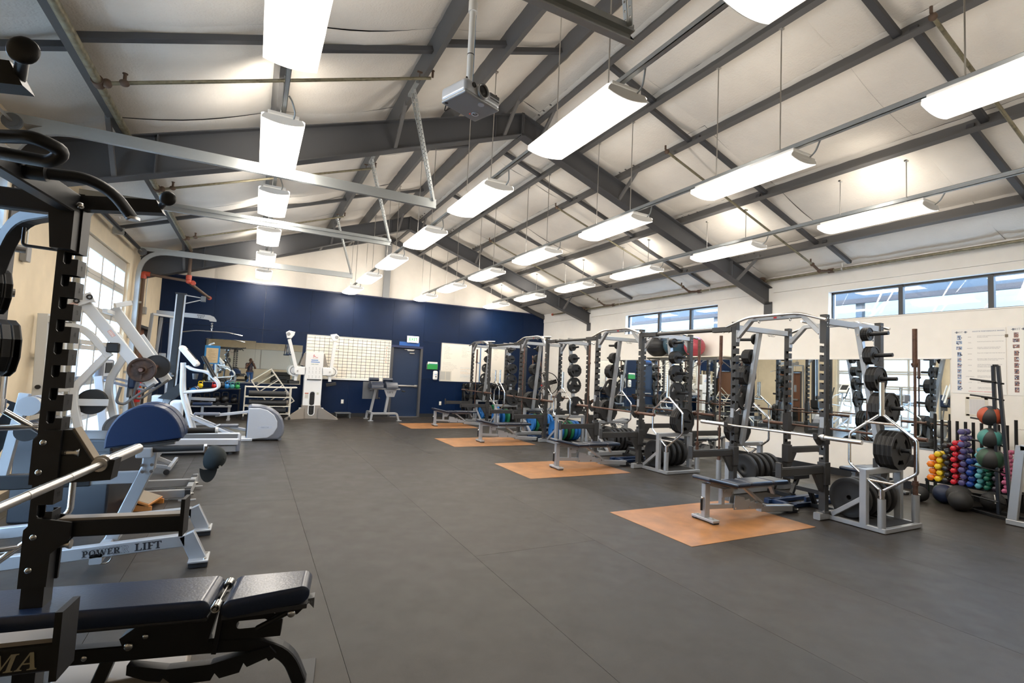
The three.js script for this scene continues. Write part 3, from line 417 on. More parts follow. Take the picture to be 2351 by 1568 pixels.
// Olympic bar built along z, centred
function barbell(name, label, m, pos, rot = [0, 0, 0], group, knurl = false) {
  const o = T(name, label, 'barbell', pos, 0, group); o.rotation.set(...rot);
  M(o, 'shaft', m, rod([0, 0, -0.655], [0, 0, 0.655], 0.0145, 12)); if (knurl) M(o, 'knurling', mt.sst, [-0.5, -0.22, 0.22, 0.5].map((z) => rod([0, 0, z - 0.11], [0, 0, z + 0.11], 0.0154, 12)));
  for (const s of [-1, 1]) { const q = M(o, 'sleeve', m, rod([0, 0, s * 0.70], [0, 0, s * 1.1], 0.025, 16)); M(q, 'collar', m, CY(0.037, 0.03, 0, 0, s * 0.685, 'z', 18), CY(0.029, 0.02, 0, 0, s * 0.66, 'z', 16)); }
  return o;
}
// hex (trap) bar standing on one sleeve, in the local y-z plane, base at y = 0
function hexBar(label, pos, ry, group) {
  const o = T('hex_trap_bar', label, 'trap bar', pos, ry, group), c = 0.80, P = (y, z) => [0, y, z];
  M(o, 'hex_frame', mt.chrome, pipe([P(c + 0.42, 0), P(c + 0.165, 0.33), P(c - 0.165, 0.33), P(c - 0.42, 0), P(c - 0.165, -0.33), P(c + 0.165, -0.33)], 0.0155, 0.03, 10, true));
  M(o, 'handle', mt.chrome, rod(P(c + 0.315, 0.15), P(c + 0.315, -0.15), 0.015, 10), rod(P(c + 0.315, 0.02), P(c + 0.315, -0.16), 0.016, 10)); M(o, 'handle', mt.chrome, rod(P(c - 0.315, 0.15), P(c - 0.315, -0.15), 0.015, 10));
  for (const s of [1, -1]) { const q = M(o, 'sleeve', mt.chrome, rod(P(c + s * 0.43, 0), P(c + s * 0.76, 0), 0.025, 16)); M(q, 'collar', mt.chrome, CY(0.031, 0.07, 0, c + s * 0.43, 0, 'y', 16)); }
  return o;
}
function padGeo(x0, x1, w, y, t, ang = 0, r = 0.03) { const L = x1 - x0, g = mv(new RoundedBoxGeometry(L, t, w, 3, Math.min(r, t / 2.02)), 0, 0, 0); g.rotateZ(ang); return mv(g, (x0 + x1) / 2, y, 0); }
function flatBench(label, pos, ry) {         // head (raised end) at -x, centre of the foot at x = 0
  const o = T('adjustable_bench', label, 'bench', pos, ry, 'benches at the squat racks');
  const s = M(o, 'seat_pad', mt.vinyl, padGeo(-0.03, 0.43, 0.27, 0.422, 0.05, R(-12.5))); M(s, 'piping', mt.bolt, B(0.004, 0.003, 0.25, 0.40, 0.425, 0));
  M(o, 'back_pad', mt.vinyl, padGeo(0.41, 0.62, 0.27, 0.385, 0.055)); M(o, 'back_pad', mt.vinyl, padGeo(0.622, 0.98, 0.27, 0.39, 0.055)); M(o, 'back_pad', mt.vinyl, padGeo(0.982, 1.25, 0.27, 0.39, 0.055));
  M(o, 'front_leg', mt.silver, bar([0.06, 0.03, 0], [0.06, 0.41, 0], 0.06, 0.075, [1, 0, 0])); const f = M(o, 'foot', mt.silver, RB(0.1, 0.03, 0.32, 0.06, 0.03, 0, 0.008)); M(f, 'rubber_pad', mt.blackR, B(0.08, 0.015, 0.05, 0.06, 0.0085, 0.13), B(0.08, 0.015, 0.05, 0.06, 0.0085, -0.13)); M(f, 'foot_bolt', mt.bolt, bolt(0.06, 0.05, 0.11, 'y'), bolt(0.06, 0.05, -0.11, 'y'));
  M(o, 'carry_handle', mt.blackM, rod([0.0, 0.12, 0.0], [0.0, 0.24, 0.0], 0.013, 10)); M(o, 'handle_bolt', mt.bolt, SP(0.016, 0.01, 0.255, 0));
  M(o, 'spine', mt.silver, bar([0.09, 0.155, 0], [0.72, 0.13, 0], 0.05, 0.05), bar([0.72, 0.13, 0], [0.98, 0.10, 0], 0.05, 0.06)); M(o, 'rear_beam', mt.silver, bar([0.9, 0.085, 0], [1.46, 0.05, 0], 0.075, 0.075)); const w = M(o, 'rear_foot', mt.blackM, EX([[1.44, 0.08], [1.54, 0.05], [1.54, 0.005], [1.36, 0.003], [1.36, 0.015], [1.44, 0.02]], 0.09)); M(w, 'axle_bolt', mt.bolt, CY(0.018, 0.13, 1.51, 0.03, 0, 'z', 12));
  const lad = [[0.45, 0.10], [0.92, 0.085], [0.98, 0.12], [0.86, 0.16], [0.80, 0.15], [0.78, 0.185], [0.72, 0.17], [0.70, 0.21], [0.63, 0.195], [0.61, 0.235], [0.47, 0.26]]; M(o, 'ladder_plate', mt.silver2, EX(lad, 0.006).translate(0, 0, 0.034), EX(lad, 0.006).translate(0, 0, -0.034)); M(o, 'ladder_bolt', mt.bolt, [0.47, 0.7, 0.92].map((x) => bolt(x, 0.12, 0.04)));
  M(o, 'support_strut', mt.silver, bar([0.62, 0.355, 0], [0.93, 0.15, 0], 0.05, 0.03)); M(o, 'seat_bracket', mt.silver, bar([0.1, 0.40, 0], [0.40, 0.33, 0], 0.05, 0.035), bar([0.30, 0.17, 0], [0.30, 0.35, 0], 0.05, 0.05, [1, 0, 0]), EX([[0.27, 0.25], [0.4, 0.25], [0.46, 0.345], [0.27, 0.345]], 0.008).translate(0, 0, 0.035)); M(o, 'back_frame', mt.silver2, bar([0.55, 0.345, 0], [1.12, 0.345, 0], 0.06, 0.035), bar([1.08, 0.345, 0], [1.14, 0.24, 0], 0.05, 0.025)); M(o, 'pivot_bolt', mt.bolt, bolt(0.30, 0.32, 0.04), bolt(0.42, 0.29, 0.04));
  return o;
}
// pegs: height, plate radius, plate thickness, count per rack [camera side, far side]
const PEG = [[2.2, 0.082, 0.026, [[3, 1], [3, 1], [3, 2], [2, 1]]], [1.94, 0.112, 0.03, [[3, 4], [4, 4], [3, 3], [3, 2]]], [1.66, 0.15, 0.036, [[3, 4], [2, 4], [4, 5], [4, 2]]], [1.32, 0.19, 0.042, [[4, 1], [1, 1], [1, 2], [1, 1]]], [0.85, 0.225, 0.047, [[4, 3], [3, 3], [1, 4], [3, 2]]]];
const BUMP = [['kkkkk', 'kkkkk'], ['kkkkk', 'kkkkkk'], ['bbgkgbb', 'bbgkgb'], ['bbgk', 'bgkgb']].map((a) => a.map((e) => [...e]));
const RACKZ = [0, 1, 2, 3].map((k) => -3.62 - 3.18 * k - 0.625), RKX = 6.635;
const rackProto = new THREE.Group();
{
  const o = rackProto, dx = 0.585, dz = 0.625, both = (f) => [0, 1].flatMap((s) => flatten([f()]).map((g) => (s ? g.rotateY(PI) : g)));
  for (const [sx, sz] of [[-1, 1], [-1, -1], [1, -1], [1, 1]]) {
    const u = M(o, 'upright', mt.char, uprightGeo(0.075, 0.07, 2.405, 0.085, 2.06, 14, 0.11, -sz, 'z').map((g) => g.translate(sx * dx, 0, sz * dz)), RB(0.13, 0.012, 0.11, sx * dx, 0.091, sz * dz, 0.003));
    M(u, 'bolt', mt.bolt, [2.36, 2.30, 2.26].flatMap((y) => [-0.018, 0.018].map((e) => bolt(sx * dx + e, y, sz * (dz + 0.04), 'z', 0.007, 0.008))), [-0.045, 0.045].map((e) => bolt(sx * dx + e, 0.1, sz * dz + 0.03, 'y', 0.012, 0.02)), Array.from({ length: 13 }, (_, i) => bolt(sx * dx - 0.018, 2.02 - i * 0.11, sz * (dz + 0.036), 'z', 0.004, 0.003)));
  }
  for (const sz of [1, -1]) {
    M(o, 'side_beam', mt.silver, bar([-dx + 0.035, 2.325, sz * dz], [dx - 0.035, 2.325, sz * dz], 0.05, 0.075)); M(o, 'base_beam', mt.silver, bar([-dx - 0.13, 0.045, sz * dz], [dx + 0.13, 0.045, sz * dz], 0.08, 0.08));
    M(o, 'storage_hook', mt.bolt, [0, 1, 2, 3].map((i) => pipe([[0.12 + i * 0.035, 2.285, sz * dz], [0.12 + i * 0.035, 2.26, sz * dz], [0.135 + i * 0.035, 2.25, sz * dz + 0.01], [0.14 + i * 0.035, 2.27, sz * dz + 0.02]], 0.004, 0.01, 6)));
  }
  for (const s of [-1, 1]) {   // pull-up assembly at both ends
    const X = s * dx; M(o, 'pull_up_frame', mt.silver, tubeR([[X, 2.19, 0.58], [X, 2.42, 0.36], [X, 2.42, -0.36], [X, 2.19, -0.58]], 0.06, 0.06, 0.02, [s, 0, 0]), B(0.07, 0.17, 0.01, X, 2.2, 0.583), B(0.07, 0.17, 0.01, X, 2.2, -0.583));
    const g = M(o, 'grip_bar', mt.sst, pipe([[X + s * 0.1, 2.33, 0.70], [X + s * 0.09, 2.44, 0.36], [X + s * 0.09, 2.44, -0.36], [X + s * 0.1, 2.33, -0.70]], 0.018, 0.1, 10)); M(g, 'standoff', mt.silver, [0.3, -0.3, 0.1].map((z) => bar([X, 2.43, z], [X + s * 0.09, 2.44, z], 0.03, 0.02)));
    M(o, 'inner_grip', mt.sst, rod([X - s * 0.03, 2.44, 0.2], [X - s * 0.34, 2.46, 0.2], 0.017, 10), rod([X - s * 0.03, 2.44, -0.2], [X - s * 0.34, 2.46, -0.2], 0.017, 10)); M(o, 'eye_bolt', mt.bolt, [0.22, -0.22].map((z) => mv(new THREE.TorusGeometry(0.018, 0.005, 6, 14), X + s * 0.045, 2.375, z))); M(o, 'emblem', mt.red, B(0.002, 0.022, 0.045, X + s * 0.031, 2.415, 0));
    for (const z of [dz, -dz]) {
      const a = M(o, 'spotter_arm', mt.char, bar([X, 0.575, z], [X + s * 0.80, 0.575, z], 0.055, 0.085), RB(0.1, 0.26, 0.1, X, 0.53, z, 0.006), EX([[0.04, 0.53], [0.04, 0.32], [0.06, 0.32], [0.20, 0.53]].map(([a_, b]) => [X + s * a_, b]), 0.045).translate(0, 0, z)); M(a, 'stop_plate', mt.char, RB(0.022, 0.17, 0.075, X + s * 0.82, 0.60, z, 0.008, 2)); M(a, 'wear_strip', mt.blackR, B(0.72, 0.006, 0.05, X + s * 0.42, 0.621, z));
      const j = M(o, 'j_cup', mt.char, EX([[-0.045, 0.87], [0.045, 0.87], [0.045, 1.07], [0.0, 1.12], [-0.045, 1.12]], 0.086).rotateY(s > 0 ? 0 : PI).translate(X, 0, z), EX([[0.04, 0.93], [0.10, 0.86], [0.17, 0.93], [0.185, 1.0], [0.165, 1.0], [0.14, 0.945], [0.10, 0.925], [0.07, 0.95], [0.05, 1.06], [0.04, 1.06]], 0.045).rotateY(s > 0 ? 0 : PI).translate(X, 0, z)); M(j, 'guide_post', mt.silver2, B(0.035, 0.13, 0.05, X + s * 0.03, 1.12, z));
    }
    M(o, 'spotter_step', mt.blackM, B(0.34, 0.05, 0.34, X - s * 0.28, 0.27, -s * 0.38), bar([X - s * 0.34, 0.25, -s * 0.24], [X - s * 0.46, 0.05, -s * 0.24], 0.05, 0.05), bar([X - s * 0.34, 0.25, -s * 0.52], [X - s * 0.46, 0.05, -s * 0.52], 0.05, 0.05), B(0.1, 0.05, 0.36, X - s * 0.48, 0.03, -s * 0.38));
  }
  M(o, 'bench_rail', mt.vinylNavy, bar([-0.6, 0.035, 0.16], [0.6, 0.035, 0.16], 0.07, 0.05), bar([-0.6, 0.035, -0.1], [0.6, 0.035, -0.1], 0.07, 0.05), B(0.08, 0.05, 0.4, -0.5, 0.035, 0.03), B(0.08, 0.05, 0.4, 0.5, 0.035, 0.03), bar([-0.2, 0.09, 0.16], [-0.1, 0.09, 0.16], 0.03, 0.06)); M(o, 'rail_bolt', mt.bolt, [-0.5, -0.3, 0.3, 0.5].flatMap((x) => [0.16, -0.1].map((z) => bolt(x, 0.065, z, 'y'))));
  // storage on both z sides (turned half round)
  for (const q of [0, PI]) {
    const g = (...l) => flatten(l).map((e) => e.rotateY(q)), Z = dz;
    const st = M(o, 'storage_post', mt.silver, g(bar([0, 2.3, Z + 0.06], [0, 0.63, Z + 0.33], 0.06, 0.075, [1, 0, 0]))); M(st, 'post_bolt', mt.bolt, g([2.2, 1.94, 1.66, 1.32, 0.85].map((y) => bolt(-0.035, y, Z + 0.06 + (2.3 - y) * 0.162, 'x', 0.013, 0.012))));
    PEG.forEach(([y, r, t]) => M(o, 'weight_peg', mt.blackM, g(rod([0, y, Z + 0.06 + (2.3 - y) * 0.162], [0, y + 0.012, Z + 0.06 + (2.3 - y) * 0.162 + 0.32], 0.0235, 12))));
    M(o, 'plate_tray', mt.silver, g(bar([-0.51, 0.03, Z], [-0.51, 0.03, Z + 0.62], 0.05, 0.05), bar([0.20, 0.03, Z], [0.20, 0.03, Z + 0.62], 0.05, 0.05), bar([-0.53, 0.03, Z + 0.60], [0.22, 0.03, Z + 0.60], 0.05, 0.05))); M(o, 'tray_liner', mt.blackR, g(B(0.66, 0.012, 0.5, -0.155, 0.05, Z + 0.32)));
    M(o, 'plate_cradle', mt.silver, g(tubeR([[-0.51, 0.05, Z + 0.40], [-0.51, 0.62, Z + 0.40], [0.20, 0.62, Z + 0.40], [0.20, 0.05, Z + 0.40]], 0.06, 0.075, 0, [0, 0, 1])), g(bar([-0.51, 0.07, Z + 0.06], [-0.51, 0.32, Z + 0.38], 0.05, 0.05)), g(bar([0.20, 0.07, Z + 0.06], [0.20, 0.32, Z + 0.38], 0.05, 0.05)));
    M(o, 'bar_holder', mt.silver2, g(LA([[0.031, 0.05], [0.038, 0.05], [0.038, 0.36], [0.031, 0.36], [0.031, 0.05]], -0.50, 0, Z + 0.57))); M(o, 'bar_holder', mt.silver2, g(LA([[0.031, 0.05], [0.038, 0.05], [0.038, 0.36], [0.031, 0.36], [0.031, 0.05]], 0.20, 0, Z + 0.57)));
  }
}
RACKZ.forEach((zc, k) => {
  const q = ORD[k] + ' squat rack', r = rackProto.clone(); r.name = numbered('squat_rack'); r.position.set(RKX, 0, zc); scene.add(r);
  tag(r, `charcoal and silver double squat rack, ${['nearest the camera', 'second from the camera', 'third from the camera', 'farthest from the camera'][k]}`, 'squat rack', 'squat racks along the mirrors');
  if (k < 3) { const l = T('connecting_bar', `round dark connecting bar between the ${ORD[k]} and ${ORD[k + 1]} squat racks`, 'bar', [RKX - 0.585, 2.305, zc - 0.665], 0, 'bars connecting the squat racks'); M(l, 'tube', mt.char, rod([0, 0, -0.28], [0, 0, -1.57], 0.027, 14)); for (const [a, b] of [[-0.003, -0.34], [-1.51, -1.845]]) M(l, 'end_socket', mt.char, bar([0, 0, a], [0, 0, b], 0.075, 0.075)); M(l, 'bolt', mt.bolt, [-0.06, -0.15, -1.7, -1.79].map((z) => bolt(-0.02, -0.045, z, 'y'))); }
  const A = zc + 0.625;
  barbell('barbell', `${k ? 'rusty brown' : 'bright chrome'} barbell resting across the aisle side of the ${q}`, k ? mt.rustbar : mt.sst, [RKX - 0.585 - 0.11, 0.955, zc], [0, 0, 0], 'barbells in the racks', !k);
  barbell('barbell', `rusty barbell resting across the mirror side of the ${q}`, mt.rustbar, [RKX + 0.585 + 0.11, 0.955, zc], [0, 0, 0], 'barbells in the racks');
  barbell('barbell', `rusty barbell stood upright in the camera-side holder of the ${q}`, mt.rustbar, [RKX + 0.20, 1.165, zc + 1.195], [PI / 2, 0, 0], 'upright barbells');
  barbell('barbell', `rusty barbell stood upright in the far-side holder of the ${q}`, mt.rustbar, [RKX - 0.20, 1.165, zc - 1.195], [PI / 2, 0, 0], 'upright barbells');
  hexBar(`chrome hex trap bar stood upright on the camera side of the ${q}`, [RKX - 0.50, 0.058, zc + 1.195], 0, 'upright hex bars'); hexBar(`chrome hex trap bar stood upright on the far side of the ${q}`, [RKX + 0.50, 0.058, zc - 1.195], 0, 'upright hex bars');
  const pz = (PLZ[k][0] + PLZ[k][1]) / 2; flatBench(`navy padded bench on the brown platform of the ${q}`, [4.5, 0.004, pz + 0.02], R(-2.5)); flatBench(`navy padded bench on the mirror side of the ${q}`, [8.9, 0, zc + 0.05], PI - R(2));
  // plates on the pegs
  for (const s of [1, -1]) PEG.forEach(([y, rad, t, cnt], i) => {
    const n = cnt[k][s > 0 ? 0 : 1], side = s > 0 ? 'camera-side' : 'far-side', sz = ['smallest', 'small', 'medium', 'large', 'largest'][i];
    const g = G('plate' + i, () => plateGeo(rad, t, i < 1 ? 20 : 12, i < 2 ? 0 : i === 2 ? 2 : 3));
    for (let j = 0; j < n; j++) thingMesh('weight_plate', g, mt.plate, n === 1 ? `${sz} black plate alone on its peg, ${side} post, ${q}` : `${sz} black plate, ${j === n - 1 ? 'outermost' : j === 0 ? 'innermost' : NTH[j] + ' from post'} on its peg, ${side} post, ${q}`, 'weight plate', `iron plates on the ${q}`, [RKX, y + 0.006, zc + s * (0.625 + 0.06 + (2.3 - y) * 0.162 + 0.042 + t * (0.5 + j * 1.03))], s > 0 ? 0 : PI, 0);
  });
  // bumper plates on the trays
  for (const s of [1, -1]) BUMP[k][s > 0 ? 0 : 1].forEach((c, j, all) => {
    const t = c === 'k' ? 0.062 : 0.068, m = { k: mt.bumper, b: mt.bumperBlue, g: mt.bumperGreen }[c], w = { k: 'black', b: 'blue', g: 'green' }[c], p = 0.64 / all.length, x = -0.475 + p * (j + 0.5);
    thingMesh('bumper_plate', G('bump' + t, () => bumperGeo(0.225, t)), m, `${w} rubber bumper plate, ${NTH[j]} from the aisle in the ${s > 0 ? 'camera' : 'far'}-side tray, ${q}`, 'bumper plate', `bumper plates of the ${q}`, [RKX + s * x, 0.285, zc + s * (0.625 + 0.20)], s > 0 ? 0 : PI, R(j % 2 ? 3 : -2));
  });
});

// ================= LEFT SIDE EQUIPMENT =================
const TXT = (s, font, col = '#111', bg = null) => (c, w, h) => { if (bg) { c.fillStyle = bg; c.fillRect(0, 0, w, h); } else c.clearRect(0, 0, w, h); c.fillStyle = col; c.font = font; c.textAlign = 'center'; c.textBaseline = 'middle'; c.fillText(s, w / 2, h / 2); };
{ // black power rack in the left foreground
  const o = T('power_rack', 'black power rack with numbered slotted upright at the left edge', 'power rack', [-0.72, 0, -2.77], R(-7.5)), ZN = 1.08;
  for (const [x, z] of [[0, 0], [0, ZN], [-1.15, 0], [-1.15, ZN]]) {
    const u = M(o, 'upright', mt.blackM, uprightGeo(0.075, 0.075, 2.2, 0.05, 1.945, 13, 0.0955, x ? -1 : 1, 'x', 0.028, 0.05).map((g) => g.translate(x, 0, z))); M(u, 'base_plate', mt.blackM, RB(0.16, 0.01, 0.16, x, 0.045, z, 0.003));
    if (!x) for (let i = 0; i < 12; i++) print(u, 'slot_number', 0.03, 0.036, 32, 40, TXT(String(i + 1), 'bold 30px sans-serif', '#050505'), [0.0385, 1.885 - i * 0.0955, z], [0, PI / 2, 0], { clear: true });
    if (!x) {
      const j = M(o, 'j_cup', mt.blackM, EX([[-0.045, 0.98], [0.047, 0.98], [0.047, 1.2], [-0.01, 1.2], [-0.045, 1.16]], 0.012).translate(0, 0, z + 0.045), EX([[-0.045, 0.98], [0.047, 0.98], [0.047, 1.2], [-0.01, 1.2], [-0.045, 1.16]], 0.012).translate(0, 0, z - 0.045), EX([[0.045, 1.2], [0.075, 1.2], [0.155, 1.07], [0.16, 1.04], [0.19, 1.03], [0.215, 1.075], [0.235, 1.075], [0.225, 0.99], [0.045, 0.98]], 0.075).translate(0, 0, z));
      M(j, 'wear_strip', mt.woodTop, bar([0.078, 1.205, z], [0.158, 1.072, z], 0.06, 0.01), B(0.06, 0.008, 0.06, 0.185, 1.035, z)); M(j, 'bolt', mt.bolt, [[-0.01, 1.15], [-0.015, 1.03]].map(([a, y]) => SP(0.013, a, y, z + 0.052, 1, 1, 0.6, 12))); const k = M(j, 'pull_pin', mt.sst, LA([[0, 0], [0.014, 0], [0.012, 0.03], [0.019, 0.045], [0.019, 0.05], [0, 0.05]], 0.06, 1.105, z + 0.03, 'x', 16)); M(k, 'pin_barrel', mt.black, CY(0.014, 0.03, 0.05, 1.105, z + 0.03, 'x', 12));
      const a = M(o, 'spotter_arm', mt.blackM, bar([0.04, 0.79, z], [0.5, 0.79, z], 0.06, 0.068), EX([[-0.045, 0.57], [0.047, 0.57], [0.05, 0.70], [0.11, 0.757], [0.11, 0.823], [-0.005, 0.845], [-0.045, 0.80]], 0.012).translate(0, 0, z + 0.045), EX([[-0.045, 0.57], [0.047, 0.57], [0.05, 0.70], [0.11, 0.757], [0.11, 0.823], [-0.005, 0.845], [-0.045, 0.80]], 0.012).translate(0, 0, z - 0.045)); M(a, 'stop_plate', mt.blackM, bb(0.495, 0.51, 0.74, 0.90, z - 0.045, z + 0.045)); M(a, 'wear_strip', mt.taupe, bb(0.06, 0.495, 0.824, 0.834, z - 0.028, z + 0.028)); M(a, 'bolt', mt.bolt, [[-0.01, 0.77], [-0.015, 0.64]].map(([q, y]) => SP(0.013, q, y, z + 0.052, 1, 1, 0.6, 12)));
      M(a, 'pull_pin', mt.sst, LA([[0, 0], [0.014, 0], [0.012, 0.03], [0.019, 0.045], [0.019, 0.05], [0, 0.05]], 0.06, 0.73, z + 0.03, 'x', 16));
      M(o, 'top_arm', mt.blackM, EX([[0.03, 2.13], [0.33, 2.16], [0.30, 2.215], [0.03, 2.19]], 0.055).translate(0, 0, z + 0.03)); M(o, 'band_peg', mt.blackM, rod([0.31, 2.19, z + 0.03], [0.36, 2.2, z + 0.13], 0.013, 10), SP(0.032, 0.37, 2.202, z + 0.15, 1, 1, 0.45, 14));
      M(o, 'hook', mt.blackM, pipe([[-0.035, 1.955, z], [-0.18, 1.965, z - 0.02], [-0.18, 2.04, z - 0.02]], 0.0065, 0.015, 8));
    }
  }
  print(o, 'arm_lettering', 0.26, 0.062, 420, 100, TXT('MAXIMA', 'italic bold 92px serif', '#a59d83'), [0.335, 0.787, ZN + 0.0315], [0, 0, 0], { clear: true });
  for (const x of [0, -1.15]) { M(o, 'top_beam', mt.blackM, bar([x, 2.15, 0.0375], [x, 2.15, ZN - 0.0375], 0.06, 0.085)); M(o, 'gusset', mt.blackM, EX([[-0.04, 1.95], [0.03, 1.95], [0.03, 2.14], [-0.06, 2.14]], 0.07).translate(x, 0, 0.06)); }
  for (const z of [0, ZN]) M(o, 'side_beam', mt.blackM, bar([-1.11, 2.15, z], [-0.0375, 2.15, z], 0.06, 0.085)), M(o, 'floor_beam', mt.blackM, bar([-1.3, 0.025, z], [0.3, 0.025, z], 0.07, 0.045));
  M(o, 'rear_brace', mt.blackM, bar([-1.15, 0.3, 0], [-1.15, 0.3, ZN], 0.06, 0.06), tubeR([[-0.16, 2.16, -0.2], [-0.36, 2.14, -0.34], [-0.46, 1.9, -0.41], [-0.52, 1.4, -0.44], [-0.56, 0.05, -0.46]], 0.06, 0.06, 0.15), bar([-0.16, 2.16, -0.2], [-0.04, 2.16, -0.02], 0.06, 0.06));
  M(o, 'pull_up_handle', mt.blackM, pipe([[0.033, 2.145, 0.461], [0.186, 2.166, 0.411], [0.262, 2.13, 0.382], [0.312, 2.055, 0.342]], 0.0205, 0.06, 14), CY(0.03, 0.08, 0.05, 2.15, 0.455, 'x', 14)); M(o, 'pull_up_handle', mt.blackM, pipe([[0.06, 2.155, 0.735], [0.2, 2.157, 0.79], [0.262, 2.138, 0.757], [0.223, 2.105, 0.735], [0.05, 2.127, 0.685]], 0.02, 0.03, 14));
  M(o, 'handle_cap', mt.sst, CY(0.024, 0.01, 0.314, 2.052, 0.341, 'y', 16).clone(), SP(0.022, 0.055, 2.155, 0.733, 0.3, 1, 1)); M(o, 'handle_bolt', mt.bolt, SP(0.014, 0.04, 2.165, 0.50), SP(0.014, 0.05, 2.135, 0.10));
  M(o, 'storage_peg', mt.sst, rod([-0.58, 2.03, -0.44], [-0.41, 2.03, -0.54], 0.02, 12), rod([-0.58, 1.8, -0.37], [-0.40, 1.8, -0.47], 0.02, 12), rod([-0.56, 1.53, -0.31], [-0.34, 1.53, -0.43], 0.02, 12));
  const W = (x, y, z) => { const a = R(-7.5), c = Math.cos(a), s = Math.sin(a); return [-0.72 + x * c + z * s, y, -2.77 - x * s + z * c]; };
  const pl = (r, t, sides, gr, p, ry, label) => thingMesh('weight_plate', G('lp' + r + t, () => plateGeo(r, t, sides, gr)), mt.plate, label, 'weight plate', 'plates on the left power rack', W(p[0] - 0.05, p[1], p[2] - 0.02), ry);
  pl(0.085, 0.03, 24, 0, [-0.46, 2.03, -0.475], R(120), 'round black plate on the top peg at the left edge');
  for (let i = 0; i < 3; i++) pl(0.108, 0.03, 10, 0, [-0.45 + i * 0.027, 1.8, -0.415 - i * 0.015], R(120), `ten-sided black plate, ${['innermost', 'middle', 'outermost'][i]} of three, middle peg at left edge`);
  for (let i = 0; i < 4; i++) pl(0.135, 0.034, 10, 0, [-0.42 + i * 0.03, 1.53, -0.355 - i * 0.017], R(120), `larger ten-sided black plate, ${['innermost', 'second', 'third', 'outermost'][i]} of four, lower peg at left edge`);
  const b = barbell('barbell', 'steel barbell with knurled shaft on the black rack at left', mt.sst, W(0.185, 1.056, 0.70), [0, R(-7.5), 0], null, true);
  hexBar('chrome hex trap bar standing behind the black rack at far left', [-1.15, 0.003, -3.53], R(-68), null);
}
{ // adjustable bench in the foreground
  const o = T('adjustable_bench', 'black framed adjustable bench with blue-black pads in the left foreground', 'bench', [0.31, 0, -2.66], R(-9.5));   // rear foot at x=0, pads towards -x
  const pad = (pts, w0, w1, y0, y1, t) => { // top outline swept into a cushion, w at each end
    const g = new RoundedBoxGeometry(pts[1] - pts[0], t, 1, 6, t * 0.48), p = g.attributes.position; for (let i = 0; i < p.count; i++) { const u = (p.getX(i) + (pts[1] - pts[0]) / 2) / (pts[1] - pts[0]), w = w0 + (w1 - w0) * Math.pow(u, 1.4); p.setZ(i, p.getZ(i) * w); p.setY(i, p.getY(i) * (1 - 0.15 * Math.abs(p.getZ(i)) / w) + (y0 + (y1 - y0) * u)); } g.computeVertexNormals(); return mv(g, (pts[0] + pts[1]) / 2, 0, 0); };
  const bp = M(o, 'back_pad', mt.vinyl, pad([-1.38, -0.375], 0.29, 0.29, 0.445, 0.445, 0.085).translate(0, 0, 0.02)); M(bp, 'board', mt.seam, RB(0.99, 0.02, 0.28, -0.877, 0.403, 0.02, 0.01, 2));
  const sp = M(o, 'seat_pad', mt.vinyl, pad([-0.335, 0.02], 0.29, 0.19, 0.435, 0.46, 0.085).translate(0, 0, 0.02)); M(sp, 'board', mt.seam, EX([[-0.33, -0.12], [0.012, -0.075], [0.012, 0.115], [-0.33, 0.16]], 0.02).rotateX(PI / 2).translate(0, 0.405, 0));
  M(o, 'main_beam', mt.blackM, bar([-1.35, 0.245, 0.0], [-0.36, 0.225, 0.0], 0.055, 0.065)); M(o, 'rear_leg', mt.blackM, tubeR([[-0.42, 0.225, 0], [-0.20, 0.215, 0], [-0.06, 0.15, 0], [0.0, 0.01, 0]], 0.06, 0.06, 0.16)); const ft = M(o, 'rear_foot', mt.blackM, RB(0.085, 0.012, 0.36, 0.02, 0.007, 0, 0.004)); M(ft, 'bolt_slot', mt.blackR, B(0.04, 0.002, 0.01, 0.045, 0.0135, 0.15));
  M(o, 'hinge_plate', mt.blackM, EX([[-0.72, 0.25], [-0.40, 0.25], [-0.36, 0.42], [-0.62, 0.39], [-0.74, 0.30]], 0.07), bar([-0.37, 0.2, 0], [-0.345, 0.43, 0], 0.10, 0.02, [1, 0, 0])); M(o, 'adjust_plate', mt.blackM, EX([[-0.36, 0.24], [-0.10, 0.24], [-0.095, 0.315], [-0.13, 0.345], [-0.26, 0.40], [-0.36, 0.40]], 0.05, [rounded(-0.29, 0.29, -0.16, 0.325, 0.015)]));
  M(o, 'seat_strut', mt.blackM, rod([-0.20, 0.30, 0.06], [-0.05, 0.37, 0.06], 0.012, 10), EX([[-0.12, 0.345], [-0.03, 0.345], [0.02, 0.395], [-0.14, 0.395]], 0.05).translate(0, 0, 0.03)); M(o, 'bolt', mt.bolt, SP(0.018, -0.055, 0.36, 0.075, 1, 1, 0.6), SP(0.018, -0.70, 0.27, 0.045, 1, 1, 0.6), SP(0.012, -0.64, 0.305, 0.045, 1, 1, 0.6), SP(0.012, -0.86, 0.235, 0.035, 1, 1, 0.6));
  for (const z of [0.14, -0.1]) M(o, 'return_spring', mt.bolt, Array.from({ length: 6 }, (_, i) => mv(rotY(new THREE.TorusGeometry(0.016, 0.0045, 6, 12), 0.2), -0.355, 0.45, z + i * 0.009 - 0.02)), rod([-0.355, 0.45, z - 0.03], [-0.355, 0.45, z + 0.04], 0.008, 8)); M(o, 'spring_wire', mt.sst, rod([-0.355, 0.45, -0.1], [-0.355, 0.45, 0.14], 0.004, 6));
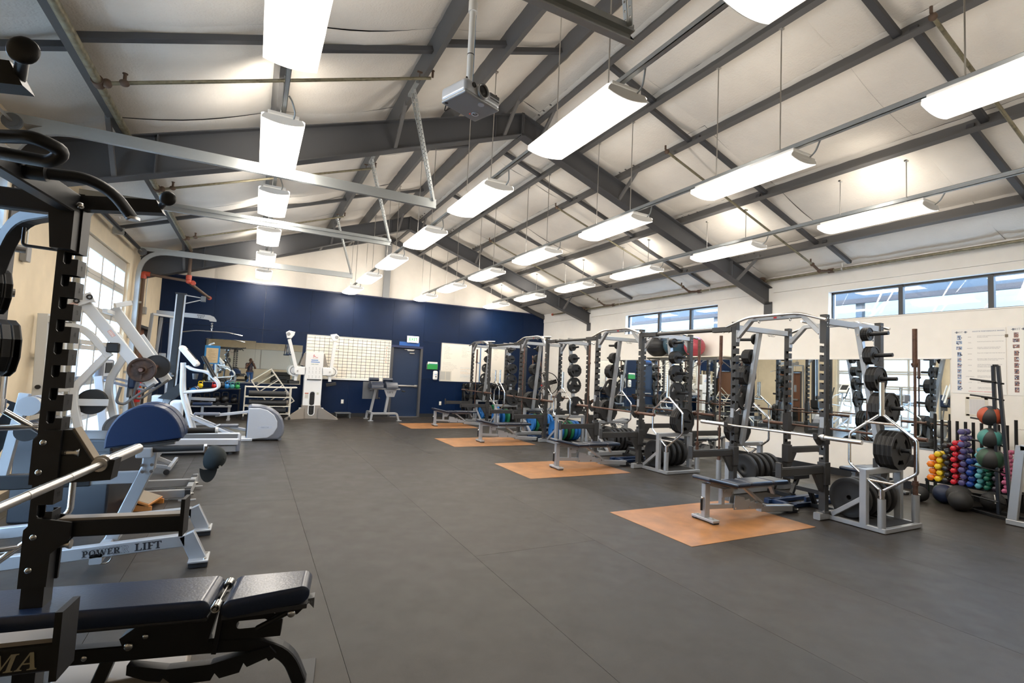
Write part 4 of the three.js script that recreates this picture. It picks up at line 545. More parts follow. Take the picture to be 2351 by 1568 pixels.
  M(o, 'ladder', mt.blackM, EX([[-0.70, 0.19], [-0.55, 0.155], [-0.38, 0.155], [-0.22, 0.19], [-0.14, 0.205], [-0.11, 0.17], [-0.12, 0.15], [-0.14, 0.14], [-0.15, 0.155], [-0.23, 0.125], [-0.245, 0.145], [-0.26, 0.105], [-0.34, 0.09], [-0.36, 0.115], [-0.375, 0.085], [-0.52, 0.085], [-0.56, 0.12], [-0.57, 0.105], [-0.62, 0.115], [-0.70, 0.15]], 0.05).translate(0, 0, 0.02)); M(o, 'lug', mt.greyD, EX([[0.0, 0.40], [0.04, 0.405], [0.04, 0.355]], 0.06).translate(0, 0, 0.0));
  M(o, 'front_leg', mt.blackM, bar([-1.16, 0.43, 0.28], [-1.32, 0.02, 0.34], 0.05, 0.05), bar([-0.78, 0.21, 0], [-0.84, 0.02, 0.02], 0.05, 0.04), B(0.06, 0.02, 0.4, -1.32, 0.012, 0.15), bar([-1.3, 0.22, 0.0], [-1.32, 0.02, 0.05], 0.05, 0.05));
}
tag(M(scene, 'floor_step', mt.taupe, RB(0.5, 0.12, 0.34, -0.42, 0.06, -2.93, 0.012, 2)), 'low dark brown padded step beneath the foreground bench', 'step').rotation.y = 0;
{ // 45 degree hyperextension bench with cap
  const o = T('hyperextension_bench', 'silver hyperextension bench with half-round navy hip pads', 'exercise bench', [0, 0, 0]);
  const half = (z, t) => { const p = []; for (let i = 0; i <= 22; i++) { const a = R(7) + PI * i / 22; p.push([-0.672 + 0.24 * Math.cos(a), 0.877 + 0.285 * Math.sin(a)]); } return EX(p, t, [], 0.012).translate(0, 0, z); };
  M(o, 'hip_pad', mt.vinylNavy, half(-4.68, 0.16)); M(o, 'hip_pad', mt.vinylNavy, half(-4.89, 0.16)); M(o, 'pad_board', mt.black, bar([-0.86, 0.846, -4.78], [-0.46, 0.895, -4.78], 0.34, 0.015));
  M(o, 'pad_bracket', mt.silver, RB(0.1, 0.075, 0.1, -0.665, 0.81, -4.62, 0.008), bar([-0.78, 0.835, -4.78], [-0.5, 0.87, -4.78], 0.06, 0.05)); for (const [y, z, x1] of [[0.835, -4.62, -0.29], [0.925, -4.98, -0.24]]) { const g = M(o, 'grip', mt.blackR, rod([-0.62, y - 0.005, z], [x1, y, z], 0.024, 14)); M(g, 'end_cap', mt.white, CY(0.026, 0.02, x1 + 0.01, y, z, 'x', 14)); }
  M(o, 'post', mt.silver, bar([-0.65, 0.79, -4.78], [-0.655, 0.66, -4.78], 0.075, 0.085, [1, 0, 0]), bar([-0.655, 0.68, -4.78], [-0.86, 0.10, -4.78], 0.065, 0.085, [1, 0, 0])); M(o, 'clamp_bolt', mt.bolt, bolt(-0.69, 0.695, -4.73), bolt(-0.63, 0.695, -4.73), bolt(-0.685, 0.645, -4.73), bolt(-0.63, 0.645, -4.73));
  M(o, 'foot_beam', mt.silver, bar([-0.70, 0.6, -4.78], [-1.75, 0.6, -4.78], 0.06, 0.085)); M(o, 'adjust_sleeve', mt.blackM, bar([-1.0, 0.6, -4.78], [-1.6, 0.6, -4.78], 0.08, 0.1)); M(o, 'sleeve_bolt', mt.bolt, [-1.05, -1.55].map((x) => bolt(x, 0.6, -4.735)));
  M(o, 'ankle_post', mt.silver, bar([-1.5, 0.6, -4.78], [-1.42, 1.22, -4.78], 0.05, 0.06, [1, 0, 0])); for (const [y, m] of [[1.15, mt.silver2], [0.98, mt.blackM]]) for (const z of [-4.62, -4.94]) { const rl = M(o, 'ankle_roller', m, CY(0.065, 0.2, -1.32, y, z, 'z', 22)); M(rl, 'roller_hub', mt.vinylNavy, CY(0.066, 0.02, -1.32, y, z + 0.03, 'z', 22)); }
  M(o, 'foot_plate', mt.blackM, EX(rounded(-0.17, -0.22, 0.17, 0.22, 0.03), 0.015, [rounded(-0.05, 0.05, 0.05, 0.2, 0.01).reverse(), rounded(-0.05, -0.2, 0.05, -0.05, 0.01).reverse()]).rotateZ(R(-25)).rotateY(R(25)).translate(-1.62, 0.98, -4.75));
  for (const [z, x] of [[-4.45, -0.27], [-5.22, -0.30]]) { M(o, 'base_rail', mt.silver, bar([x - 0.08, 0.19, z], [-1.7, 0.13, z], 0.06, 0.085)); M(o, 'base_leg', mt.silver, bar([x - 0.07, 0.23, z], [x + 0.02, 0.04, z], 0.06, 0.1, [1, 0, 0])); const f = M(o, 'base_foot', mt.silver, RB(0.13, 0.015, 0.2, x + 0.02, 0.047, z, 0.004)); M(f, 'rubber_pad', mt.blackR, B(0.12, 0.035, 0.17, x + 0.02, 0.0225, z)); M(f, 'bolt', mt.bolt, bolt(x + 0.06, 0.058, z + 0.06, 'y'), bolt(x + 0.06, 0.058, z - 0.06, 'y')); }
  M(o, 'cross_tube', mt.silver2, bar([-0.86, 0.12, -4.42], [-0.86, 0.12, -5.25], 0.07, 0.07), bar([-1.7, 0.1, -4.42], [-1.7, 0.1, -5.25], 0.07, 0.09)); M(o, 'strap_hook', mt.bolt, mv(new THREE.TorusGeometry(0.045, 0.006, 6, 16), -0.82, 0.12, -4.45));
  print(o, 'lettering', 0.56, 0.075, 760, 100, (c, w, h) => { c.clearRect(0, 0, w, h); c.fillStyle = '#101014'; c.textBaseline = 'middle'; c.font = 'bold 74px serif'; c.fillText('POWER', 4, 52); c.font = 'bold 92px serif'; c.fillText('LIFT', 400, 50); c.lineWidth = 2; c.strokeStyle = '#101014'; c.strokeText('POWER', 4, 52); c.strokeText('LIFT', 400, 50); }, [-0.66, 0.1733, -4.4185], [0, 0, R(2.6)], { clear: true });
  const h = T('baseball_cap', 'dark baseball cap hanging from the silver bench grip', 'cap', [-0.245, 0.775, -4.62]);
  const dome = new THREE.SphereGeometry(0.09, 24, 14, 0, 2 * PI, 0, PI * 0.55).scale(0.92, 1.15, 1.05); M(h, 'crown', mat(lin(0.010, 0.016, 0.018), 0.85), dome.clone().rotateX(R(95)).rotateY(R(55)).translate(0.02, -0.02, 0.0)); M(h, 'visor', mat(lin(0.008, 0.012, 0.013), 0.85), (() => { const p = []; for (let i = 0; i <= 12; i++) { const a = PI * i / 12; p.push([0.062 * Math.cos(a), -0.115 * Math.sin(a)]); } p.push([-0.03, -0.015], [0.03, -0.015]); return EX(p, 0.008, [], 0.002).rotateY(R(18)).translate(0.0, -0.09, 0.03); })()); M(h, 'button', mat(lin(0.01, 0.015, 0.016), 0.85), SP(0.01, 0.095, -0.02, 0.06)); M(h, 'strap_buckle', mt.bolt, B(0.02, 0.055, 0.014, -0.03, 0.045, 0.02)); print(h, 'emblem', 0.04, 0.022, 64, 36, TXT('Cs', 'italic bold 32px serif', '#e8e8e8'), [0.078, -0.075, 0.096], [0, R(45), 0], { clear: true });
}
{ // soft plyo box
  const o = T('plyo_box', 'black vinyl soft plyometric box marked 30 inches', 'plyo box', [-1.38, 0, -6.2], R(-14)); M(o, 'foam_block', mt.vinylBlk, mv(new RoundedBoxGeometry(0.76, 0.75, 0.62, 3, 0.02), 0, 0.376, 0)); M(o, 'seam', mt.seam, B(0.765, 0.006, 0.625, 0, 0.745, 0), B(0.765, 0.006, 0.625, 0, 0.635, 0)); print(o, 'size_mark', 0.2, 0.09, 260, 110, TXT('30"', 'italic bold 100px sans-serif', '#e9ecef'), [0.05, 0.685, 0.3125], [0, 0, 0], { clear: true });
}
{ // slant board
  const o = T('slant_board', 'wooden calf slant board with gritty brown top', 'slant board', [-0.99, 0, -6.32], R(-12)); M(o, 'top_board', mt.wood, bar([-0.24, 0.22, 0], [0.22, 0.055, 0], 0.34, 0.022)); M(o, 'grip_surface', mt.woodTop, bar([-0.235, 0.233, 0], [0.215, 0.071, 0], 0.32, 0.004)); for (const z of [-0.15, 0.15]) M(o, 'side_rail', mt.wood, EX([[-0.24, 0.0], [0.24, 0.0], [0.24, 0.045], [-0.24, 0.09]], 0.022).translate(0, 0, z)); M(o, 'prop', mt.wood, bar([-0.16, 0.05, 0], [-0.09, 0.17, 0], 0.26, 0.02)); print(o, 'sticker', 0.08, 0.03, 160, 60, (c, w, h) => { c.fillStyle = '#e8e2d4'; c.fillRect(0, 0, w, h); c.fillStyle = '#333'; c.font = 'bold 28px sans-serif'; c.fillText('HOLDS  2 X', 8, 28); c.fillRect(8, 40, 90, 5); }, [-0.12, 0.035, 0.162], [0, 0, 0]);
}
{ // low steel frame on the floor
  const o = T('floor_rail_frame', 'low worn steel rail frame with notched end bar on the floor', 'steel frame', [-0.55, 0, -6.55]); for (const z of [0.07, 0.62].map((d) => d - 0.62 + 0.0)) M(o, 'side_rail', mt.silver2, bar([-1.2, 0.065, z], [0.0, 0.06, z], 0.05, 0.085)); const e = M(o, 'end_bar', mt.silver, bar([0.03, 0.075, 0.1], [0.03, 0.075, -0.72], 0.055, 0.1)); M(e, 'grip_patch', mt.blackR, [0.05, -0.3, -0.6].map((z) => B(0.056, 0.008, 0.1, 0.03, 0.128, z))); M(o, 'anchor_tab', mt.silver2, B(0.16, 0.012, 0.04, 0.03, 0.006, 0.09), B(0.16, 0.012, 0.04, 0.05, 0.03, -0.45)); M(o, 'end_plug', mt.black, B(0.05, 0.09, 0.012, 0.03, 0.07, 0.106)); M(o, 'bolt', mt.bolt, [0.0, -0.55].map((z) => CY(0.014, 0.1, 0.03, 0.05, z, 'x', 8)));
}
{ // rowing machine
  const o = T('rowing_machine', 'grey rowing machine with round flywheel housing behind the hyperextension bench', 'rowing machine', [-1.2, 0, -8.3]); M(o, 'flywheel_housing', mt.grey, CY(0.25, 0.12, -0.02, 0.34, 0.1, 'z', 32), CY(0.2, 0.15, -0.02, 0.34, 0.1, 'z', 32)); M(o, 'frame', mt.greyD, bar([-0.9, 0.38, 0.1], [0.0, 0.3, 0.1], 0.08, 0.07), bar([-0.2, 0.5, 0.1], [0.16, 0.12, 0.1], 0.05, 0.05)); const f = M(o, 'front_foot', mt.silver, bar([0.33, 0.08, 0.38], [0.33, 0.08, -0.38], 0.04, 0.05), bar([0.0, 0.26, 0.1], [0.32, 0.08, 0.0], 0.03, 0.05), bar([-0.1, 0.12, 0.1], [0.3, 0.08, 0.25], 0.03, 0.04)); M(f, 'caster', mt.black, CY(0.035, 0.03, 0.31, 0.04, 0.39, 'z', 16), CY(0.035, 0.03, 0.31, 0.04, -0.39, 'z', 16)); M(o, 'seat', mt.black, RB(0.25, 0.05, 0.3, -0.7, 0.46, 0.1, 0.02, 2)); M(o, 'rear_leg', mt.greyD, bar([-0.85, 0.36, 0.1], [-0.9, 0.02, 0.1], 0.05, 0.05), B(0.06, 0.03, 0.5, -0.9, 0.016, 0.1)); M(o, 'monitor_arm', mt.greyD, bar([-0.02, 0.5, 0.1], [-0.2, 1.0, 0.1], 0.03, 0.03), RB(0.03, 0.14, 0.18, -0.21, 1.05, 0.1, 0.01));
}
{ // treadmill
  const o = T('treadmill', 'silver treadmill with long deck pointing at the glazed door', 'treadmill', [-0.115, 0, -9.83]); M(o, 'deck_side', mt.preC, bar([0, 0.2, 0.38], [-1.75, 0.22, 0.38], 0.1, 0.1)); M(o, 'deck_side', mt.preC, bar([0, 0.2, -0.38], [-1.75, 0.22, -0.38], 0.1, 0.1)); M(o, 'belt', mt.blackR, bar([0, 0.205, 0], [-1.75, 0.215, 0], 0.66, 0.06)); M(o, 'base_skirt', mt.silver2, bar([-0.02, 0.09, 0.37], [-1.75, 0.09, 0.37], 0.07, 0.1), bar([-0.02, 0.09, -0.37], [-1.75, 0.09, -0.37], 0.07, 0.1)); M(o, 'rear_cap', mt.preD, RB(0.06, 0.2, 0.85, 0.0, 0.14, 0, 0.02)); M(o, 'foot', mt.black, CY(0.03, 0.04, -0.1, 0.02, 0.37, 'y', 12), CY(0.03, 0.04, -0.1, 0.02, -0.37, 'y', 12), CY(0.03, 0.04, -1.7, 0.02, 0.37, 'y', 12), CY(0.03, 0.04, -1.7, 0.02, -0.37, 'y', 12)); M(o, 'motor_cover', mt.preC, RB(0.4, 0.22, 0.8, -1.83, 0.25, 0, 0.06, 3));
  M(o, 'upright_arm', mt.preC, bar([-1.75, 0.25, 0.4], [-1.9, 1.2, 0.38], 0.06, 0.1, [1, 0, 0]), bar([-1.75, 0.25, -0.4], [-1.9, 1.2, -0.38], 0.06, 0.1, [1, 0, 0])); M(o, 'handrail', mt.preD, pipe([[-1.3, 1.0, 0.4], [-1.85, 1.15, 0.4], [-1.95, 1.15, 0], [-1.85, 1.15, -0.4], [-1.3, 1.0, -0.4]], 0.02, 0.1, 10)); const c = M(o, 'console', mt.preD, RB(0.1, 0.3, 0.8, -1.92, 1.3, 0, 0.04, 3)); M(c, 'display', mt.vinylBlk, RB(0.02, 0.16, 0.4, -1.865, 1.32, 0, 0.01)); M(c, 'bezel', mt.preC, RB(0.015, 0.24, 0.5, -1.872, 1.31, 0, 0.03));
}
{ // elliptical trainer
  const o = T('elliptical_trainer', 'silver elliptical trainer with rounded grey rear housing', 'elliptical', [0, 0, -11.1]);
  const body = [[-0.01, 0.02], [-0.01, 0.67], [0.05, 0.69], [0.2, 0.685], [0.31, 0.66], [0.44, 0.6], [0.54, 0.52], [0.61, 0.42], [0.65, 0.28], [0.65, 0.16], [0.62, 0.08], [0.55, 0.02]]; M(o, 'rear_housing', mt.preD, EX(body, 0.36, [], 0.035)); for (const s of [1, -1]) M(o, 'side_panel', mt.preC, EX([[0.0, 0.03], [0.0, 0.63], [0.2, 0.63], [0.33, 0.595], [0.45, 0.5], [0.515, 0.38], [0.52, 0.26], [0.46, 0.13], [0.36, 0.06]], 0.03, [], 0.012).translate(0, 0, s * 0.178)); print(o, 'badge', 0.26, 0.05, 256, 50, (c, w, h) => { c.fillStyle = '#b9bec9'; c.fillRect(0, 0, w, h); c.fillStyle = '#555c6a'; c.font = '38px sans-serif'; c.textAlign = 'center'; c.textBaseline = 'middle'; c.fillText('PRECOR', w / 2, h / 2); }, [0.30, 0.26, 0.1945], [0, 0, 0]);
  M(o, 'front_slot', mt.black, B(0.02, 0.56, 0.2, -0.012, 0.36, 0)); M(o, 'rear_roller', mt.preD, CY(0.035, 0.3, 0.58, 0.035, 0, 'z', 18)); M(o, 'base', mt.preC, bar([-1.0, 0.05, 0.12], [0.0, 0.035, 0.14], 0.05, 0.05), bar([-1.0, 0.05, -0.12], [0.0, 0.035, -0.14], 0.05, 0.05), B(0.06, 0.06, 0.7, -0.98, 0.035, 0), RB(0.2, 0.06, 0.4, 0.0, 0.03, 0, 0.015));
  for (const s of [1, -1]) { const z = s * 0.2; M(o, 'front_post', mt.whiteM, pipe([[-1.14, 1.44, z * 0.6], [-1.11, 0.9, z], [-0.84, 0.06, z]], 0.032, 0.15, 12)); M(o, 'handlebar', mt.whiteM, pipe([[-1.08, 1.38, z * 0.6], [-0.98, 1.32, z], [-0.74, 1.29, z], [-0.55, 1.1, z * 1.2], [-0.53, 1.0, z * 1.2], [-0.62, 0.95, z * 1.2], [-1.08, 0.90, z]], 0.021, 0.07, 10)); M(o, 'hand_grip', mt.blackM, rod([-0.83, 1.58, z * 1.35], [-0.62, 1.2, z * 1.2], 0.022, 12)); M(o, 'ramp', mt.preC, bar([-0.98, 0.47, z * 0.8], [-0.2, 0.10, z * 0.8], 0.07, 0.05)); }
  M(o, 'pedal', mt.preD, RB(0.42, 0.05, 0.17, -0.68, 0.515, 0.16, 0.02, 2)); M(o, 'pedal_arm', mt.preC, bar([-0.55, 0.49, 0.16], [0.02, 0.56, 0.13], 0.05, 0.05)); M(o, 'pedal', mt.preD, RB(0.42, 0.05, 0.17, -0.36, 0.265, -0.16, 0.02, 2)); M(o, 'pedal_arm', mt.preC, bar([-0.3, 0.24, -0.16], [0.02, 0.17, -0.13], 0.05, 0.05)); M(o, 'crank_rod', mt.whiteM, pipe([[-0.95, 0.14, 0.2], [-0.75, 0.16, 0.2], [-0.45, 0.32, 0.18]], 0.014, 0.08, 8));
  const c = M(o, 'console', mt.white, RB(0.46, 0.1, 0.34, 0, 0, 0, 0.045, 4).rotateZ(R(-50)).translate(-1.05, 1.57, 0)); M(c, 'display', mt.vinylBlk, RB(0.24, 0.01, 0.24, 0, 0.05, 0, 0.004).rotateZ(R(-50)).translate(-1.05, 1.57, 0)); M(o, 'bottle_holder', mt.greyD, LA([[0.03, 0], [0.045, 0.1], [0.05, 0.1], [0.036, -0.005], [0, -0.005], [0, 0]], -0.93, 1.15, 0.05)); M(o, 'front_cover', mt.whiteM, RB(0.2, 0.5, 0.3, -1.18, 0.5, 0, 0.06, 3));
}
{ // plate loaded row machine, white
  const o = T('plate_loaded_row_machine', 'white plate-loaded lever row machine in front of the glazed door', 'weight machine', [0, 0, 0]), N = -7.6, Fz = -8.25;
  const fr = (pts, z, w = 0.075) => EX(pts, w).translate(0, 0, z);
  M(o, 'arched_beam', mt.whiteM, tubeR([[-2.0, 1.83, N], [-1.86, 1.84, N], [-1.74, 1.76, N], [-1.53, 1.5, N]], 0.075, 0.085, 0.12, [0, 0, 1])); M(o, 'front_leg', mt.whiteM, tubeR([[-1.56, 1.52, N], [-1.83, 1.12, N], [-1.83, 0.98, N], [-1.62, 0.05, N]], 0.075, 0.08, 0.09, [0, 0, 1])); M(o, 'front_leg', mt.whiteM, tubeR([[-1.44, 1.55, Fz + 0.3], [-1.58, 1.2, Fz + 0.3], [-1.58, 1.06, Fz + 0.3], [-1.33, 0.05, Fz + 0.3]], 0.075, 0.08, 0.09, [0, 0, 1]));
  M(o, 'rear_post', mt.whiteM, bar([-2.17, 1.96, N], [-2.12, 0.03, N], 0.075, 0.1, [1, 0, 0]), bar([-2.17, 1.96, Fz], [-2.12, 0.03, Fz], 0.075, 0.1, [1, 0, 0]), bar([-2.16, 1.5, N], [-2.16, 1.5, Fz], 0.06, 0.06), bar([-2.12, 0.05, N], [-1.5, 0.05, N], 0.075, 0.08), bar([-2.12, 0.05, Fz], [-1.3, 0.05, Fz], 0.075, 0.08), bar([-2.16, 1.9, N], [-1.98, 1.9, N], 0.07, 0.08), bar([-2.12, 1.1, N], [-1.85, 1.1, N], 0.06, 0.06)); M(o, 'rear_bolt', mt.black, CY(0.025, 0.02, -2.145, 1.12, N + 0.045, 'z', 16));
  M(o, 'pivot_arm', mt.whiteM, fr([[-2.0, 2.0], [-1.75, 2.13], [-1.7, 2.13], [-1.76, 2.25], [-2.0, 2.12]], N + 0.06, 0.05)); M(o, 'pivot_bearing', mt.black, [[-1.87, 2.13], [-1.755, 2.19]].map(([x, y]) => LA([[0.016, 0], [0.03, 0], [0.03, 0.012], [0.016, 0.012], [0.016, 0]], x, y, N + 0.09, 'z', 18)));
  for (const [x0, y0, x1, y1, z, nm] of [[-1.81, 2.11, -1.07, 1.17, N, 0], [-1.62, 2.12, -0.98, 1.21, Fz + 0.25, 1]]) { M(o, 'lever_arm', mt.whiteM, bar([x0, y0, z], [x1, y1, z], 0.06, 0.12)); M(o, 'lever_web', mt.whiteM, bar([x0 + 0.3, y0 - 0.32, z - 0.08], [x0 + 0.62, y0 - 0.8, z - 0.08], 0.03, 0.06)); M(o, 'handle_bar', mt.greyD, pipe([[x1 + 0.02, y1 + 0.02, z + 0.06], [x1 - 0.15, y1 - 0.13, z + 0.1], [x1 - 0.25, y1 - 0.23, z + 0.16], [x1 - 0.32, y1 - 0.2, z + 0.2], [x1 - 0.29, y1 - 0.02, z + 0.2]], 0.016, 0.05, 10)); M(o, 'weight_horn', mt.rustbar, rod([x1 - 0.11, y1 + 0.19, z], [x1 - 0.11, y1 + 0.19, z + 0.24], 0.024, 12)); }
  M(o, 'bumper_stop', mt.black, RB(0.13, 0.12, 0.09, -1.5, 1.61, N + 0.02, 0.02, 2)); M(o, 'chest_pad', mt.vinylNavy, mv(new RoundedBoxGeometry(0.09, 0.4, 0.3, 3, 0.03), -1.36, 1.3, Fz + 0.12)); M(o, 'cross_brace', mt.whiteM, bar([-1.8, 0.95, N], [-1.5, 0.95, N], 0.02, 0.08), bar([-1.62, 2.05, N], [-1.62, 2.05, Fz + 0.2], 0.05, 0.05), bar([-1.58, 2.14, Fz + 0.4], [-1.44, 2.2, Fz + 0.3], 0.06, 0.06)); M(o, 'seat', mt.vinylNavy, RB(0.34, 0.07, 0.32, -1.6, 0.5, Fz + 0.33, 0.03, 2)); M(o, 'storage_horn', mt.sst, rod([-1.68, 0.95, N - 0.02], [-1.68, 0.95, N - 0.32], 0.02, 10), rod([-1.38, 0.62, N - 0.02], [-1.38, 0.62, N - 0.3], 0.02, 10));
  print(o, 'maker_plate', 0.15, 0.085, 150, 84, (c, w, h) => { c.fillStyle = '#15171b'; c.fillRect(0, 0, w, h); c.fillStyle = '#e8e8e8'; c.font = 'bold 30px sans-serif'; c.textAlign = 'center'; c.fillText('HAMMER', w / 2, 36); c.fillText('STRENGTH', w / 2, 70, w - 10); }, [-1.98, 1.835, N + 0.0385], [0, 0, 0]);
  [[-1.53, 1.78, R(-52)], [-1.90, 2.085, R(28)], [-1.57, 1.56, R(-50)]].forEach(([x, y, a], i) => print(o, 'warning_label', 0.085, 0.04, 120, 56, (c, w, h) => { c.fillStyle = '#f4efe9'; c.fillRect(0, 0, w, h); c.strokeStyle = '#d0504a'; c.lineWidth = 4; c.strokeRect(2, 2, w - 4, h - 4); c.fillStyle = '#cf3b36'; c.font = 'bold 22px sans-serif'; c.fillText('STAY CLEAR', 8, 26, w - 16); c.fillRect(8, 38, w - 24, 4); }, [x, y, N + [0.0312, 0.0862, 0.0392][i]], [0, 0, a]));
  const W1 = (g, m, label, p) => thingMesh('weight_plate', g, m, label, 'weight plate', 'plates on the white lever machine', p);
  const deep = G('deep', () => [LA([[0.026, -0.02], [0.05, -0.02], [0.055, 0], [0.115, 0], [0.12, -0.022], [0.142, -0.022], [0.148, -0.015], [0.148, 0.015], [0.142, 0.022], [0.12, 0.022], [0.115, 0.006], [0.055, 0.006], [0.05, 0.03], [0.026, 0.03], [0.026, -0.02]], 0, 0, 0, 'z', 36), ...[0, 1, 2].map((i) => rotZ(B(0.07, 0.02, 0.02, 0.085, 0, 0.008), i * 2.09 + 0.5))]);
  W1(deep, mt.rustplate, 'rusty brown dished plate on the near lever of the white machine', [-1.18, 1.36, N + 0.14]); W1(G('lp45', () => plateGeo(0.15, 0.035, 30, 0)), mt.plate, 'dark plate on the far lever of the white machine', [-1.09, 1.40, Fz + 0.4]); W1(G('lp20', () => plateGeo(0.15, 0.035, 30, 0)), mt.plate, 'black round plate stored low on the white machine, inner', [-1.68, 0.95, N - 0.1]); W1(G('lp20', () => plateGeo(0.15, 0.035, 30, 0)), mt.plate, 'black round plate stored low on the white machine, outer', [-1.68, 0.95, N - 0.15]); W1(G('lp22', () => plateGeo(0.18, 0.04, 30, 0)), mt.greyD, 'worn grey plate stored near the foot of the white machine', [-1.38, 0.62, N - 0.12]);
}
{ // cable column with leaning dark mast
  const o = T('cable_column_machine', 'tall dark cable column with chrome guide rods and short top pulley arm', 'cable machine', [0, 0, -12.4]);
  M(o, 'mast', mt.blackM, bar([-1.46, 0.55, -0.06], [-1.42, 2.85, -0.06], 0.16, 0.12, [1, 0, 0])); M(o, 'guide_rod', mt.silver2, [-0.04, 0.0, 0.03].map((d) => rod([-1.44 + d, 0.9, 0.008], [-1.41 + d, 2.83, 0.008], 0.0045, 8))); M(o, 'edge_trim', mt.sst, bar([-1.51, 0.9, 0.0], [-1.49, 2.85, 0.0], 0.012, 0.03, [1, 0, 0]), bar([-1.37, 0.9, 0.0], [-1.34, 2.85, 0.0], 0.012, 0.03, [1, 0, 0])); M(o, 'top_cap', mt.black, B(0.19, 0.03, 0.16, -1.42, 2.86, -0.04)); M(o, 'pulley_arm', mt.sst, bar([-1.34, 2.84, 0], [-1.05, 2.81, 0], 0.02, 0.02), bar([-1.34, 2.66, 0], [-1.05, 2.77, 0], 0.02, 0.02)); M(o, 'pulley_block', mt.greyD, RB(0.09, 0.12, 0.07, -1.02, 2.79, 0, 0.01), CY(0.035, 0.08, -1.02, 2.77, 0, 'z', 16)); M(o, 'shroud', mt.black, EX([[-1.26, 1.05], [-1.64, 0.70], [-1.38, 0.67], [-1.29, 0.76]], 0.3)); M(o, 'base_leg', mt.silver2, bar([-1.45, 0.75, 0], [-1.75, 0.05, 0], 0.09, 0.12, [1, 0, 0]), B(0.6, 0.05, 0.5, -1.6, 0.026, 0)); M(o, 'stack_cover', mt.whiteM, RB(0.22, 0.5, 0.24, -1.66, 0.5, -0.15, 0.03, 2)); M(o, 'adjuster', mt.greyD, RB(0.12, 0.14, 0.16, -1.5, 1.15, 0.02, 0.02), CY(0.02, 0.1, -1.42, 1.16, 0.12, 'z', 12)); print(o, 'unit_number', 0.07, 0.07, 40, 40, TXT('2', 'bold 34px sans-serif', '#4b5566'), [-1.53, 0.60, 0.062], [0, 0, R(-20)], { clear: true });
}
{ // lat pulldown
  const o = T('lat_pulldown_machine', 'silver lat pulldown machine with curved top beam', 'weight machine', [0, 0, -13.6]);
  M(o, 'top_beam', mt.silver, EX([[-1.98, 2.47], [-1.98, 2.57], [-1.2, 2.56], [-0.95, 2.55], [-0.87, 2.52], [-0.82, 2.45], [-0.82, 2.41], [-0.95, 2.41], [-0.97, 2.44], [-1.2, 2.46]], 0.08)); print(o, 'lettering', 0.16, 0.085, 150, 80, (c, w, h) => { c.clearRect(0, 0, w, h); c.fillStyle = '#0d0d12'; c.font = 'bold 38px serif'; c.textAlign = 'center'; c.fillText('POWER', w / 2, 34, w); c.font = 'bold 46px serif'; c.fillText('LIFT', w / 2, 74, w); }, [-1.13, 2.505, 0.0415], [0, 0, 0], { clear: true });
  M(o, 'rear_frame', mt.silver, bar([-2.02, 2.47, 0.25], [-2.14, 0.03, 0.25], 0.06, 0.06, [1, 0, 0]), bar([-1.91, 2.43, -0.2], [-2.03, 0.03, -0.2], 0.06, 0.06, [1, 0, 0]), bar([-2.02, 2.46, 0.25], [-1.65, 2.44, 0.05], 0.06, 0.05), bar([-1.69, 2.45, 0], [-1.66, 0.05, 0], 0.06, 0.07, [1, 0, 0]), bar([-2.14, 0.04, 0.25], [-2.03, 0.04, -0.25], 0.06, 0.06), bar([-2.1, 0.04, 0], [-0.8, 0.04, 0], 0.08, 0.07)); M(o, 'selector_plate', mt.silver2, RB(0.14, 0.3, 0.03, -1.8, 1.47, 0.06, 0.02)); M(o, 'weight_stack', mt.black, Array.from({ length: 12 }, (_, i) => RB(0.12, 0.045, 0.3, -1.82, 0.12 + i * 0.05, 0, 0.006))); M(o, 'cable', mt.black, rod([-1.85, 2.43, 0.02], [-1.83, 0.7, 0.02], 0.004, 6), rod([-0.9, 2.42, 0], [-0.9, 2.3, 0], 0.004, 6)); M(o, 'pulley_chain', mt.bolt, Array.from({ length: 5 }, (_, i) => mv(rotY(new THREE.TorusGeometry(0.016, 0.005, 6, 10), i % 2 * PI / 2), -0.9, 2.36 - i * 0.027, 0))); M(o, 'seat', mt.vinylNavy, RB(0.4, 0.07, 0.3, -0.95, 0.5, 0, 0.03, 2)); M(o, 'seat_post', mt.silver, bar([-0.95, 0.05, 0], [-0.95, 0.47, 0], 0.06, 0.06, [1, 0, 0]), bar([-1.25, 0.05, 0], [-1.2, 0.85, 0], 0.06, 0.06, [1, 0, 0]), bar([-1.2, 0.62, 0], [-0.7, 0.60, 0], 0.06, 0.07)); for (const z of [-0.18, 0.18]) { const r = M(o, 'thigh_roller', mt.vinylNavy, CY(0.075, 0.26, -1.13, 0.82, z, 'z', 20)); M(r, 'roller_cap', mt.bluePl, CY(0.06, 0.02, -1.13, 0.82, z + 0.13 * Math.sign(z), 'z', 20)); }
  const b = T('lat_bar', 'chrome curved lat bar hanging from the silver pulldown beam', 'lat bar', [-0.9, 2.21, -13.6]); M(b, 'bar', mt.chrome, pipe([[-0.58, -0.09, 0], [-0.3, -0.03, 0], [0.33, -0.03, 0], [0.64, -0.09, 0]], 0.015, 0.08, 10)); M(b, 'swivel', mt.chrome, CY(0.014, 0.06, 0, -0.005, 0, 'y', 10));
}

